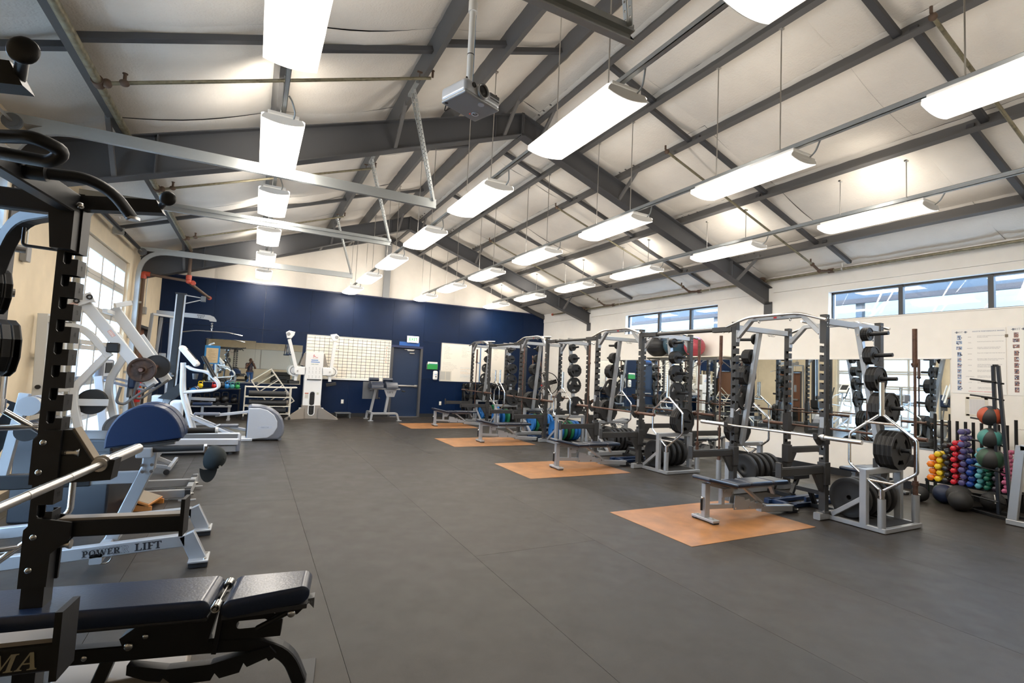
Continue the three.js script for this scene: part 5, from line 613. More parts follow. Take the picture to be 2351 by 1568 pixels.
// ================= BACK WALL =================
const zW = ZB + 0.002;
{
  const m = T('wall_mirror', 'large frameless mirror on the navy back wall', 'mirror', [0, 0, zW]); M(m, 'mirror_pane', mt.mirror, bb(-1.16, 0.05, 0.93, 2.1, 0, 0.006)); M(m, 'mirror_pane', mt.mirror, bb(0.053, 1.27, 0.93, 2.06, 0, 0.006)); M(m, 'edge_channel', mt.sst, bb(-1.17, 1.28, 0.92, 0.935, 0, 0.01));
  const c = T('taped_notice', 'tan paper notice with blue border taped on the mirror', 'notice', [-0.985, 1.66, zW + 0.008]); M(c, 'border', mt.bluePl, B(0.36, 0.5, 0.004, 0, 0, 0)); print(c, 'sheet', 0.28, 0.4, 120, 160, (x, w, h) => { x.fillStyle = '#c9b491'; x.fillRect(0, 0, w, h); x.fillStyle = '#8a7658'; const r = rng(3); for (let i = 0; i < 22; i++) x.fillRect(10 + r() * 20, 14 + i * 6.4, 30 + r() * 60, 1.6); }, [0, -0.02, 0.003], [0, 0, 0]);
}
const scribble = (x, r, x0, y0, w, h, rows, cols) => { x.lineWidth = 1.4; for (let i = 0; i < rows; i++) { x.strokeStyle = cols[Math.floor(r() * cols.length)]; let px = x0 + r() * 6; const y = y0 + i * h / rows + 6, end = x0 + w * (0.35 + 0.6 * r()); x.beginPath(); while (px < end) { x.moveTo(px, y + r() * 5 - 2); x.lineTo(px + 3 + r() * 3, y - 4 + r() * 6); x.lineTo(px + 5, y + 3 * r()); px += 6 + r() * 5; } x.stroke(); } };
function board(name, label, x0, x1, y0, y1, draw, ppm = 330, z = zW, flip = false) {
  const o = T(name, label, 'whiteboard', [(x0 + x1) / 2, (y0 + y1) / 2, z], flip ? PI : 0), w = Math.abs(x1 - x0), h = y1 - y0; M(o, 'frame', mt.silver2, bb(-w / 2, w / 2, h / 2 - 0.018, h / 2, 0, 0.022), bb(-w / 2, w / 2, -h / 2, -h / 2 + 0.018, 0, 0.022), bb(-w / 2, -w / 2 + 0.018, -h / 2, h / 2, 0, 0.022), bb(w / 2 - 0.018, w / 2, -h / 2, h / 2, 0, 0.022)); M(o, 'backing', mt.white, bb(-w / 2 + 0.01, w / 2 - 0.01, -h / 2 + 0.01, h / 2 - 0.01, 0, 0.012));
  print(o, 'writing_surface', w - 0.034, h - 0.034, Math.round(w * ppm), Math.round(h * ppm), draw, [0, 0, 0.0125], [0, 0, 0], { rough: 0.3 }); return o;
}
{
  const g = board('whiteboard', 'whiteboard ruled with a black tape grid between cable machine and door', 1.36, 3.85, 1.13, 2.405, (x, w, h) => {
    const r = rng(12); x.fillStyle = '#e9e2d4'; x.fillRect(0, 0, w, h); const c0 = 0.085 * w, cw = (w - c0) / 16.4, r0 = 0.06 * h, rh = (h - r0) / 12.6;
    for (let i = 0; i < 12; i++) for (let j = -1; j < 16; j++) { const hot = j === 15, x0 = j < 0 ? 4 : c0 + j * cw + 4; if (r() < (j < 0 ? 0.9 : i === 0 ? 0.95 : 0.5)) { x.fillStyle = '#f1ebe0'; if (r() < 0.6 && !hot) x.fillRect(x0, r0 + i * rh + 3, cw - 8, rh - 8); scribble(x, r, x0 + 3, r0 + i * rh + 6, (j < 0 ? c0 : cw) - 8, rh * 0.6, 2, hot ? ['#d98a86'] : ['#7d7f8c', '#8a8f9f', '#a98f8f', '#6f86a6']); } }
    x.fillStyle = '#23231f'; for (let i = 0; i <= 12; i++) x.fillRect(2, r0 + i * rh - 2, w - 4, 4.2); for (let j = 0; j < 17; j++) x.fillRect(c0 + j * cw - 2, r0 * 0.4, 3.8, h - r0 * 0.7);
    x.fillStyle = '#d4807c'; x.font = 'bold 26px sans-serif'; [...'NRAVIS'].forEach((ch, i) => x.fillText(ch, c0 + 15.35 * cw, r0 + (2 + i) * rh - 8));
  }, 420);
  M(g, 'tray', mt.white, bb(-1.245, 1.245, -0.66, -0.63, 0, 0.07));
}
const memo = (seed) => (x, w, h) => { const r = rng(seed); x.fillStyle = '#ece5d7'; x.fillRect(0, 0, w, h); scribble(x, r, w * 0.06, h * 0.06, w * 0.26, h * 0.36, 9, ['#8d8a80', '#7e7c74']); scribble(x, r, w * 0.52, h * 0.06, w * 0.3, h * 0.3, 8, ['#8d8a80', '#9a948a']); scribble(x, r, w * 0.04, h * 0.5, w * 0.4, h * 0.22, 6, ['#9a9a95', '#8d8a80']); scribble(x, r, w * 0.5, h * 0.62, w * 0.4, h * 0.3, 8, ['#c08a52', '#8aa0a0', '#6c9ab4', '#a8a294']); };
{
  const b = board('whiteboard', 'whiteboard with faint notes and taped grey sheets right of the door', 5.5, 6.91, 1.17, 2.45, memo(5)); const s = M(b, 'paper_sheet', mt.cream, bb(-0.72, -0.3, -0.63, -0.28, 0.014, 0.017)); print(s, 'printed_pages', 0.36, 0.29, 180, 140, (x, w, h) => { x.fillStyle = '#d9cfb8'; x.fillRect(0, 0, w, h); x.fillStyle = '#b9b6ad'; x.fillRect(4, 4, w / 2 - 8, h - 8); x.fillRect(w / 2 + 4, 4, w / 2 - 8, h - 8); }, [-0.51, -0.455, 0.0185], [0, 0, 0]);
  board('whiteboard', 'narrow whiteboard with coloured lists beside the corner', 6.93, 7.86, 1.17, 2.40, memo(9)); tag(M(scene, 'board_strip', mt.bluePl, bb(6.912, 6.928, 1.2, 2.42, zW, zW + 0.02), bb(6.78, 6.92, 1.83, 1.85, zW + 0.02, zW + 0.03)), 'thin blue strip between the two right whiteboards', 'strip');
}
{ // steel exit door
  const d = S('door_1'); M(d, 'door_frame', mt.steel, bb(3.86, 3.93, 0, 2.2, ZB - 0.16, ZB + 0.02), bb(4.81, 4.88, 0, 2.2, ZB - 0.16, ZB + 0.02)); M(d, 'frame_head', mt.blueTrim, bb(3.86, 4.88, 2.19, 2.26, ZB - 0.16, ZB + 0.03)); M(d, 'door_leaf', mt.blueDoor, bb(3.93, 4.81, 0.012, 2.19, ZB - 0.14, ZB - 0.095)); M(d, 'closer', mt.sst, RB(0.22, 0.05, 0.05, 4.5, 2.12, ZB - 0.07, 0.01), bar([4.3, 2.145, ZB - 0.06], [4.62, 2.145, ZB - 0.02], 0.025, 0.012), RB(0.16, 0.035, 0.04, 4.55, 2.03, ZB - 0.07, 0.008)); const p = M(d, 'push_bar', mt.sst, RB(0.66, 0.05, 0.035, 4.43, 0.98, ZB - 0.045, 0.012)); M(p, 'latch_case', mt.sst, RB(0.1, 0.075, 0.05, 4.73, 0.98, ZB - 0.06, 0.01)); M(d, 'threshold', mt.sst, bb(3.93, 4.81, 0, 0.012, ZB - 0.15, ZB + 0.02));
  tag(M(scene, 'paint_patch_panel', mt.bluePatch, bb(4.10, 4.76, 2.265, 2.385, zW, zW + 0.004)), 'bright blue panel on the wall above the exit door', 'panel');
  const e = T('exit_sign', 'white exit sign with green letters above the navy door', 'exit sign', [4.525, 2.475, zW]); M(e, 'housing', mt.white, RB(0.385, 0.215, 0.05, 0, 0, 0.025, 0.012, 2)); print(e, 'lettering', 0.33, 0.17, 240, 124, (c, w, h) => { c.fillStyle = '#dfe8dc'; c.fillRect(0, 0, w, h); c.fillStyle = '#18c24a'; c.font = 'bold 98px sans-serif'; c.textAlign = 'center'; c.textBaseline = 'middle'; c.fillText('EXIT', w / 2, h / 2 + 4, w - 14); }, [0, 0.008, 0.0515], [0, 0, 0], { emit: 0.7 }); M(e, 'test_strip', mt.greyD, bb(-0.12, 0.12, -0.11, -0.1, 0.03, 0.05));
  const g = T('wall_file_holder', 'green wall file holder stuffed with papers beside the door', 'file holder', [5.22, 1.66, zW]); M(g, 'tray', mt.green, bb(-0.17, 0.17, -0.11, 0.05, 0.03, 0.06)); M(g, 'back', mt.greyD, bb(-0.19, 0.19, -0.12, 0.09, 0, 0.03)); M(g, 'paper', mt.paper, rotX(bb(-0.165, 0.165, -0.05, 0.11, 0.0, 0.008), 0.1).translate(0, 0.02, 0.035)); M(g, 'paper', mt.yellow, bb(-0.15, 0.0, 0.0, 0.125, 0.033, 0.037)); M(g, 'paper', mt.teal, bb(-0.13, 0.17, 0.0, 0.075, 0.048, 0.052));
  const s = T('sanitizer_dispenser', 'white wall sanitizer dispenser right of the door', 'dispenser', [5.33, 1.355, zW]); M(s, 'shell', mt.white, mv(new RoundedBoxGeometry(0.155, 0.3, 0.1, 4, 0.045), 0, 0, 0.05)); M(s, 'window', mt.greyD, SP(0.022, 0.01, -0.04, 0.1, 1, 1.3, 0.25)); M(s, 'brand_patch', mt.bluePl, bb(-0.04, 0.04, 0.03, 0.045, 0.098, 0.101));
  for (const [x, y, w] of [[2.48, 0.455, 'under the grid whiteboard'], [5.57, 0.45, 'under the right whiteboard']]) { const q = T('wall_outlet', `cream wall outlet ${w}`, 'outlet', [x, y, zW], 0, 'outlets on the back wall'); M(q, 'plate', mt.cream, RB(0.075, 0.12, 0.008, 0, 0, 0.004, 0.003)); M(q, 'socket', mt.white, RB(0.035, 0.03, 0.004, 0, 0.025, 0.009, 0.001), RB(0.035, 0.03, 0.004, 0, -0.025, 0.009, 0.001)); }
  const k = T('step_platform', 'low dark step platform against the wall near the cable machine', 'step', [2.47, 0, -15.55]); M(k, 'top', mt.greyD, RB(0.44, 0.03, 0.3, 0, 0.14, 0, 0.008)); for (const [a, b] of [[-1, -1], [-1, 1], [1, -1], [1, 1]]) M(k, 'leg', mt.greyD, B(0.03, 0.13, 0.03, a * 0.19, 0.065, b * 0.12));
}
{ // cable cross machine, white tower with two swing arms
  const o = T('cable_cross_machine', 'white cable cross tower with two swing arms and black weight window', 'cable machine', [1.565, 0, -15.42]);
  M(o, 'tower', mt.white, EX(rounded(-0.235, 0.36, 0.235, 1.88, 0.012), 0.3, [rounded(-0.065, 0.37, 0.065, 0.75, 0.06, 6).reverse()])); M(o, 'kick_panel', mt.taupe, EX([[-0.25, 0.0], [0.25, 0.0], [0.25, 0.37], [0.09, 0.37], [0.09, 0.13], [0.06, 0.09], [-0.06, 0.09], [-0.09, 0.13], [-0.09, 0.37], [-0.25, 0.37]], 0.31)); M(o, 'tread_pattern', mt.grey, [...Array(7)].flatMap((_, i) => [-0.19, 0.17].map((x) => mv(new THREE.TorusGeometry(0.03, 0.004, 4, 10, PI), x, 0.04 + i * 0.042, 0.156)))); M(o, 'window_trim', mt.white, LA([[0.001, 0], [0.001, 0]]), EX(rounded(-0.09, 0.08, 0.09, 0.79, 0.085, 8), 0.02, [rounded(-0.068, 0.1, 0.068, 0.77, 0.065, 8).reverse()]).translate(0, 0, 0.155)); M(o, 'weight_stack', mt.black, [...Array(22)].map((_, i) => RB(0.11, 0.024, 0.14, 0, 0.13 + i * 0.028, 0.06, 0.004)));
  print(o, 'instruction_print', 0.4, 1.05, 260, 680, (c, w, h) => { c.clearRect(0, 0, w, h); c.strokeStyle = '#cc3a3a'; c.lineWidth = 6; c.beginPath(); c.moveTo(100, 70); c.quadraticCurveTo(112, 20, 118, 40); c.lineTo(112, 80); c.quadraticCurveTo(135, 40, 140, 76); c.quadraticCurveTo(165, 90, 182, 76); c.stroke(); c.fillStyle = '#c06a66'; c.fillRect(88, 96, 96, 4); c.fillStyle = '#2e74bd'; c.fillRect(72, 126, 118, 14); c.fillRect(68, 162, 152, 14); c.font = 'bold 20px sans-serif'; c.textAlign = 'center'; c.fillStyle = '#4d7a52'; c.fillText('CABLE CROSS', w / 2 + 5, 214); c.strokeStyle = '#a5a29b'; c.lineWidth = 2; const r = rng(6); for (let j = 0; j < 3; j++) for (let i = 0; i < 4; i++) { const x = 36 + i * 60, y = 270 + j * 66 + (j > 1 ? 20 : 0); c.beginPath(); c.arc(x + 12, y, 5, 0, 7); c.moveTo(x + 12, y + 6); c.lineTo(x + 10 + r() * 8, y + 26); c.lineTo(x + 2, y + 42); c.moveTo(x + 12, y + 26); c.lineTo(x + 24, y + 42); c.moveTo(x + 12, y + 12); c.lineTo(x + 28 * r(), y + 4); c.stroke(); } }, [0, 1.33, 0.1515], [0, 0, 0], { clear: true });
  M(o, 'accessory_rail', mt.black, bb(-0.17, 0.21, 1.09, 1.11, 0.15, 0.19)); for (const [x, c, n] of [[-0.15, '#b5543a', 0], [0.14, '#8aa05a', 1]]) print(o, 'caution_sticker', n ? 0.06 : 0.1, n ? 0.06 : 0.16, 60, 90, (q, w, h) => { q.fillStyle = '#d8d2c4'; q.fillRect(0, 0, w, h); q.fillStyle = c; q.fillRect(0, 0, w, 14); q.fillStyle = '#9a958c'; for (let i = 0; i < 7; i++) q.fillRect(6, 22 + i * 9, w - 14, 3); }, [x, n ? 0.70 : 0.64, 0.1515], [0, 0, 0]);
  M(o, 'shoulder_cover', mt.taupe, EX([[-0.235, 1.85], [-0.27, 1.84], [-0.36, 1.5], [-0.235, 1.46]], 0.22), EX([[0.235, 1.85], [0.27, 1.84], [0.36, 1.5], [0.235, 1.46]], 0.22));
  for (const s of [-1, 1]) {
    M(o, 'pivot_housing', mt.white, EX([[0.2, 1.22], [0.46, 1.22], [0.52, 1.27], [0.52, 1.38], [0.46, 1.45], [0.2, 1.45]].map(([a, b]) => [s * a, b]), 0.14, [], 0.02).translate(0, 0, 0.08)); M(o, 'adjust_disc', mt.white, CY(0.16, 0.05, s * 0.5, 1.33, -0.02, 'z', 30)); M(o, 'adjust_ring', mt.greyD, LA([[0.1, 0.03], [0.115, 0.03], [0.115, 0.035], [0.1, 0.035]], s * 0.5, 1.33, -0.02, 'z')); M(o, 'pivot_pin', mt.sst, CY(0.02, 0.18, s * 0.43, 1.33, 0.09, 'z', 12));
    const tx = s < 0 ? -0.70 : 0.52, ty = 2.2, a = M(o, 'swing_arm', mt.white, bar([s * 0.46, 1.36, 0.08], [tx, ty, 0.1], 0.1, 0.09, [1, 0, 0]), bar([s * 0.44, 1.3, 0.02], [s * 0.46, 1.05, 0.02], 0.07, 0.08, [1, 0, 0])); M(a, 'pulley_head', mt.white, EX([[-0.06, -0.06], [0.05, -0.06], [0.12, 0.04], [0.14, 0.13], [-0.02, 0.16], [-0.1, 0.1]].map(([p, q]) => [-s * p, q]), 0.09, [], 0.015).translate(tx, ty + 0.08, 0.11)); M(a, 'pulley_wheel', mt.grey, CY(0.05, 0.1, tx + s * 0.03, ty + 0.14, 0.11, 'z', 16)); M(a, 'cable', mt.black, rod([tx - s * 0.05, ty + 0.06, 0.11], [tx - s * 0.05, ty - 0.1, 0.11], 0.004, 6)); M(o, 'grip_pad', mt.black, bar([s * 0.36, 0.98 + s * -0.03, 0.12], [s * 0.62, 1.0, 0.12], 0.08, 0.09));
    M(o, 'foot_wedge', mt.taupe, EX([[0.235, 0.0], [0.235, 0.3], [0.32, 0.3], [0.80, 0.03], [0.80, 0.0]].map(([p, q]) => [s * p, q]), 0.05).rotateY(s * -0.55).translate(0, 0, 0.05)); M(o, 'foot_block', mt.white, RB(0.09, 0.3, 0.12, s * 0.28, 0.15, 0.1, 0.015));
    if (s < 0) M(o, 'strap_handle', mt.vinylNavy, [0, 0.09].map((d) => [bar([tx - 0.02 + d, ty - 0.12, 0.12], [tx - 0.05 + d, ty - 0.42, 0.12], 0.02, 0.006), bar([tx + 0.0 + d, ty - 0.12, 0.12], [tx + 0.02 + d, ty - 0.42, 0.12], 0.02, 0.006), rod([tx - 0.07 + d, ty - 0.43, 0.12], [tx + 0.04 + d, ty - 0.43, 0.12], 0.018, 10)])); else M(o, 'strap_handle', mt.sst, mv(new THREE.TorusGeometry(0.075, 0.008, 8, 18), tx + 0.05, ty - 0.17, 0.12), rod([tx - 0.02, ty - 0.22, 0.12], [tx + 0.12, ty - 0.22, 0.12], 0.016, 10));
  }
}
{ // kettlebells on shelves
  const o = T('kettlebell_shelf', 'low dark two-tier shelf beneath the back mirror', 'shelf', [-0.83, 0, -15.55]); for (const y of [0.39, 0.775]) M(o, 'shelf_board', mt.baseB, bb(-0.6, 0.6, y - 0.02, y, -0.2, 0.2)); for (const x of [-0.58, 0.58]) M(o, 'side_frame', mt.blackM, bar([x, 0, 0.18], [x, 0.77, 0.18], 0.04, 0.04, [1, 0, 0]), bar([x, 0, -0.18], [x, 0.77, -0.18], 0.04, 0.04, [1, 0, 0]));
  const kb = (s) => [SP(0.1 * s, 0, 0.088 * s, 0, 1, 0.95, 1, 20), CY(0.06 * s, 0.012, 0, 0.007, 0, 'y', 20), pipe([[-0.06 * s, 0.15 * s, 0], [-0.068 * s, 0.22 * s, 0], [-0.05 * s, 0.26 * s, 0], [0.05 * s, 0.26 * s, 0], [0.068 * s, 0.22 * s, 0], [0.06 * s, 0.15 * s, 0]], 0.015 * s, 0.03 * s, 8)];
  [[-1.17, 'yellow', mt.yellow, 0.66, 'on the upper shelf'], [-0.86, 'red', mt.red, 0.6, 'on the upper shelf'], [-0.68, 'black', mt.blackM, 0.85, 'on the upper shelf beside the blue one'], [-0.565, 'blue', mt.bluePl, 0.68, 'on the upper shelf'], [-0.44, 'green', mt.teal, 0.62, 'on the upper shelf, nearer the blue one'], [-0.315, 'green', mt.green, 0.62, 'at the right end of the upper shelf']].forEach(([x, n, m, s, w]) => tag(M(scene, 'kettlebell', m, kb(s)), `${n} kettlebell ${w}`, 'kettlebell', 'kettlebells under the mirror').position.set(x, 0.775, -15.47));
  [-1.2, -1.0, -0.78, -0.585, -0.37].forEach((x, i) => tag(M(scene, 'kettlebell', mt.blackM, kb([0.8, 0.95, 1.05, 1.1, 0.85][i])), `black kettlebell on the lower shelf, ${NTH[i]} from the left`, 'kettlebell', 'kettlebells under the mirror').position.set(x, 0.39, -15.47));
  const f = T('dumbbell_bench_stand', 'silver low stand with dark dumbbells below the kettlebells', 'stand', [-0.9, 0, -14.9]); M(f, 'rail', mt.silver2, bar([-0.5, 0.35, 0.1], [0.5, 0.35, 0.1], 0.05, 0.04), bar([-0.5, 0.35, -0.1], [0.5, 0.35, -0.1], 0.05, 0.04)); for (const x of [-0.45, 0.45]) M(f, 'leg', mt.silver, bar([x, 0.02, 0], [x, 0.35, 0], 0.06, 0.06, [1, 0, 0]), B(0.08, 0.03, 0.4, x, 0.016, 0));
  for (let i = 0; i < 5; i++) tag(M(scene, 'hex_dumbbell', mt.blackM, CY(0.05, 0.09, 0, 0.045, 0.09, 'z', 6), CY(0.05, 0.09, 0, 0.045, -0.09, 'z', 6), rod([0, 0.045, -0.06], [0, 0.045, 0.06], 0.015, 8)), `black dumbbell on the low silver stand, ${NTH[i]} from the left`, 'dumbbell', 'dumbbells on the low stand').position.set(-1.28 + i * 0.19, 0.37, -14.9);
}
{ // white rolling rack with foam rollers, ladder grille leaning on it
  const o = T('roller_rack', 'white tubular rolling rack holding foam rollers', 'rack', [0.44, 0, -15.05]); for (const x of [-0.56, 0.54]) for (const z of [-0.2, 0.2]) { M(o, 'post', mt.cream, rod([x, 0.08, z], [x, 0.88, z], 0.016, 8)); M(o, 'caster', mt.black, CY(0.035, 0.025, x, 0.036, z, 'z', 14), B(0.03, 0.05, 0.03, x, 0.075, z)); }
  for (const y of [0.16, 0.36, 0.6, 0.86]) M(o, 'shelf_frame', mt.cream, rod([-0.56, y, 0.2], [0.54, y, 0.2], 0.013, 8), rod([-0.56, y, -0.2], [0.54, y, -0.2], 0.013, 8), rod([-0.56, y, -0.2], [-0.56, y, 0.2], 0.013, 8), rod([0.54, y, -0.2], [0.54, y, 0.2], 0.013, 8), rod([0.0, y, -0.2], [0.0, y, 0.2], 0.01, 8)); M(o, 'push_handle', mt.cream, pipe([[0.54, 0.86, 0.2], [0.68, 0.87, 0.2], [0.68, 0.87, -0.2], [0.54, 0.86, -0.2]], 0.014, 0.04, 8));
  [[0.6, 0.11, 0.075, mt.black, 'thick black', -0.02], [0.6, -0.08, 0.07, mt.grey, 'grey', 0.05], [0.36, 0.1, 0.075, mt.black, 'black', 0.0], [0.16, 0.1, 0.075, mt.blackR, 'black', 0.0], [0.36, -0.08, 0.07, mt.taupe, 'tan', 0.05]].forEach(([y, z, r, m, n, x], i) => tag(M(scene, 'foam_roller', m, CY(r, 0.9, 0.44 + x, y + r + 0.014, -15.05 + z, 'x', 24)), `${n} foam roller on the ${['third', 'third', 'second', 'lowest', 'second'][i]} shelf of the white rack${i > 3 ? ', rear' : ''}`, 'foam roller', 'foam rollers on the white rack'));
  const g = T('ladder_grille', 'white ladder grille leaning tilted against the mirror behind the roller rack', 'grille', [0.56, 0.74, -15.42]), a = R(-54); const q = (x, y) => [x * Math.cos(a) - y * Math.sin(a), x * Math.sin(a) + y * Math.cos(a), 0]; for (const y of [-0.29, 0.29]) M(g, 'rail', mt.cream, bar(q(-0.55, y), q(0.55, y), 0.028, 0.028)); for (let i = 0; i < 7; i++) M(g, 'rung', mt.cream, bar(q(-0.54 + i * 0.18, -0.29), q(-0.54 + i * 0.18, 0.29), 0.022, 0.022));
}
{ // glute ham bench by the door
  const o = T('glute_ham_bench', 'silver glute-ham bench with round navy pads near the door', 'exercise bench', [3.45, 0, -14.6]);
  const hp = (x, y, z, r, w) => { const p = []; for (let i = 0; i <= 14; i++) { const t = PI * i / 14; p.push([r * Math.cos(t), r * 0.95 * Math.sin(t)]); } return EX(p, w, [], 0.012).rotateY(PI / 2).translate(x, y, z); };
  M(o, 'hip_pad', mt.vinyl, hp(-0.27, 0.94, 0.05, 0.2, 0.34)); M(o, 'hip_pad', mt.vinyl, hp(0.15, 0.94, 0.05, 0.2, 0.34)); for (const x of [-0.27, 0.13]) for (const y of [1.17, 1.0]) M(o, 'ankle_roller', mt.vinyl, CY(0.06, 0.28, x, y, -0.32, 'x', 20)); M(o, 'pad_beam', mt.silver, bar([-0.42, 0.92, 0.05], [0.42, 0.92, 0.05], 0.06, 0.04)); for (const s of [-0.42, 0.5]) M(o, 'grip', mt.blackR, rod([s, 0.87, 0.0], [s, 0.87, 0.3], 0.018, 10)); M(o, 'foot_plate', mt.greyD, bb(-0.55, -0.1, 0.6, 1.1, -0.42, -0.4)); M(o, 'name_plate', mt.silver, EX([[0.0, 0.9], [0.36, 0.9], [0.3, 0.7], [0.08, 0.7]], 0.02).translate(-0.05, 0, 0.1)); print(o, 'lettering', 0.2, 0.08, 120, 48, TXT('LIFT', 'bold 44px serif', '#0d0d12'), [0.13, 0.83, 0.1115], [0, 0, 0], { clear: true });
  M(o, 'post', mt.silver, bar([0.08, 0.7, 0.05], [0.02, 0.2, 0.05], 0.08, 0.07, [1, 0, 0]), bar([-0.2, 0.9, -0.3], [-0.32, 0.2, -0.3], 0.06, 0.07, [1, 0, 0])); M(o, 'base', mt.silver, bar([-0.36, 0.22, 0.05], [0.25, 0.22, 0.05], 0.07, 0.06), tubeR([[0.25, 0.22, 0.05], [0.36, 0.22, 0.05], [0.43, 0.02, 0.05]], 0.07, 0.06, 0.05), bar([-0.34, 0.23, 0.05], [-0.37, 0.02, 0.05], 0.06, 0.06, [1, 0, 0]), bar([-0.34, 0.22, 0.05], [-0.34, 0.22, -0.6], 0.06, 0.06), bar([-0.34, 0.23, -0.6], [-0.37, 0.02, -0.6], 0.06, 0.06, [1, 0, 0])); for (const [x, z] of [[-0.37, 0.05], [0.44, 0.05], [-0.37, -0.6]]) M(o, 'foot', mt.silver2, RB(0.14, 0.025, 0.1, x, 0.013, z, 0.006)); M(o, 'knob', mt.black, SP(0.03, -0.18, 0.65, 0.1));
}
{ // dumbbell rack in the far right corner
  const o = T('dumbbell_rack', 'three-tier black dumbbell rack below the right whiteboards', 'dumbbell rack', [7.2, 0, -15.45]); const TY = [0.25, 0.6, 0.95]; TY.forEach((y, i) => M(o, 'tier', mt.blackM, bar([-0.95, y, 0.12 - i * 0.08], [0.95, y, 0.12 - i * 0.08], 0.06, 0.03), bar([-0.95, y + 0.05, -0.08 - i * 0.08], [0.95, y + 0.05, -0.08 - i * 0.08], 0.06, 0.03))); for (const x of [-0.9, 0.9]) M(o, 'end_frame', mt.blackM, bar([x, 0.02, 0.2], [x, 1.05, -0.22], 0.06, 0.06, [0, 0, 1]), bar([x, 0.02, 0.2], [x, 0.02, -0.3], 0.06, 0.04), bar([x, 0.02, -0.25], [x, 1.0, -0.25], 0.05, 0.05, [0, 0, 1]));
  const gd = G('db', () => [CY(0.07, 0.1, 0, 0, 0.11, 'z', 16), CY(0.07, 0.1, 0, 0, -0.11, 'z', 16), rod([0, 0, -0.07], [0, 0, 0.07], 0.016, 8), CY(0.04, 0.012, 0, 0, 0.165, 'z', 14)]);
  TY.forEach((y, i) => { for (let k = 0; k < 11; k++) thingMesh('round_dumbbell', gd, mt.blackM, `black round dumbbell, ${['lowest', 'middle', 'top'][i]} tier, ${['first', 'second', 'third', 'fourth', 'fifth', 'sixth', 'seventh', 'eighth', 'ninth', 'tenth', 'eleventh'][k]} from left, corner rack`, 'dumbbell', 'dumbbells on the corner rack', [7.2 - 0.85 + k * 0.17, y + 0.115, -15.45 + 0.02 - i * 0.08]); });
  const f = T('drum_fan', 'round black caged fan on a stand in the far right corner', 'fan', [8.95, 0, -14.7], R(-35)); M(f, 'cage_ring', mt.blackM, mv(new THREE.TorusGeometry(0.38, 0.012, 6, 40), 0, 1.25, 0.08), mv(new THREE.TorusGeometry(0.38, 0.012, 6, 40), 0, 1.25, -0.08), mv(new THREE.TorusGeometry(0.2, 0.004, 5, 30), 0, 1.25, 0.1)); M(f, 'guard_wire', mt.sst, [...Array(24)].map((_, i) => { const a = i / 24 * 2 * PI; return rod([0.06 * Math.cos(a), 1.25 + 0.06 * Math.sin(a), 0.12], [0.38 * Math.cos(a), 1.25 + 0.38 * Math.sin(a), 0.08], 0.0025, 4); })); for (let i = 0; i < 4; i++) M(f, 'blade', mt.blackM, rotZ(rotY(B(0.16, 0.3, 0.006, 0, 0.19, 0), 0.5), i * PI / 2 + 0.3).translate(0, 1.25, 0)); M(f, 'motor', mt.blackM, CY(0.08, 0.2, 0, 1.25, -0.06, 'z', 20), CY(0.06, 0.02, 0, 1.25, 0.12, 'z', 20)); M(f, 'stand', mt.blackM, rod([0, 0.03, -0.05], [0, 1.2, -0.05], 0.025, 12), CY(0.28, 0.03, 0, 0.016, -0.05, 'y', 28)); M(f, 'label', mt.red, rotZ(B(0.12, 0.04, 0.004, 0, 0, 0), -0.6).translate(-0.2, 1.2, 0.11));
  [[9.2, 0.03], [9.28, -0.05], [8.75, 0.02]].forEach(([x, t], i) => barbell('barbell', `rusty barbell leaning in the far right corner, ${['middle', 'closest to the side wall', 'leftmost'][i]}`, mt.rustbar, [x, 1.1, -15.45 + i * 0.1], [PI / 2 - 0.12, t, 0], 'barbells leaning in the corner'));
}
// small fittings on the left wall
{ const e = T('fire_extinguisher', 'red fire extinguisher low on the left wall by the side door', 'extinguisher', [-2.16, 0.55, -13.25]); M(e, 'cylinder', mt.red, CY(0.075, 0.4, 0, 0.2, 0, 'y', 18), SP(0.075, 0, 0.4, 0, 1, 0.6, 1)); M(e, 'valve', mt.black, CY(0.02, 0.07, 0, 0.46, 0, 'y', 10), bar([0, 0.5, -0.02], [0.06, 0.52, -0.02], 0.03, 0.02)); M(e, 'tag', mt.yellow, B(0.004, 0.08, 0.05, 0.078, 0.33, 0.0)); M(e, 'hose', mt.black, pipe([[0.0, 0.47, 0.02], [0.05, 0.42, 0.09], [0.03, 0.15, 0.1]], 0.011, 0.05, 8)); }
[[-13.75, 2.55, 'by the side door'], [-7.1, 2.55, 'high beyond the black rack']].forEach(([z, y, w]) => { const b = T('wall_box', `small grey junction box on the left wall ${w}`, 'junction box', [XL, y, z], 0, 'wall boxes'); M(b, 'box', mt.grey, RB(0.06, 0.16, 0.12, 0.031, 0, 0, 0.006)); M(b, 'conduit', mt.galv, rod([0.03, 0.08, 0], [0.03, 0.9, 0], 0.01, 8)); });

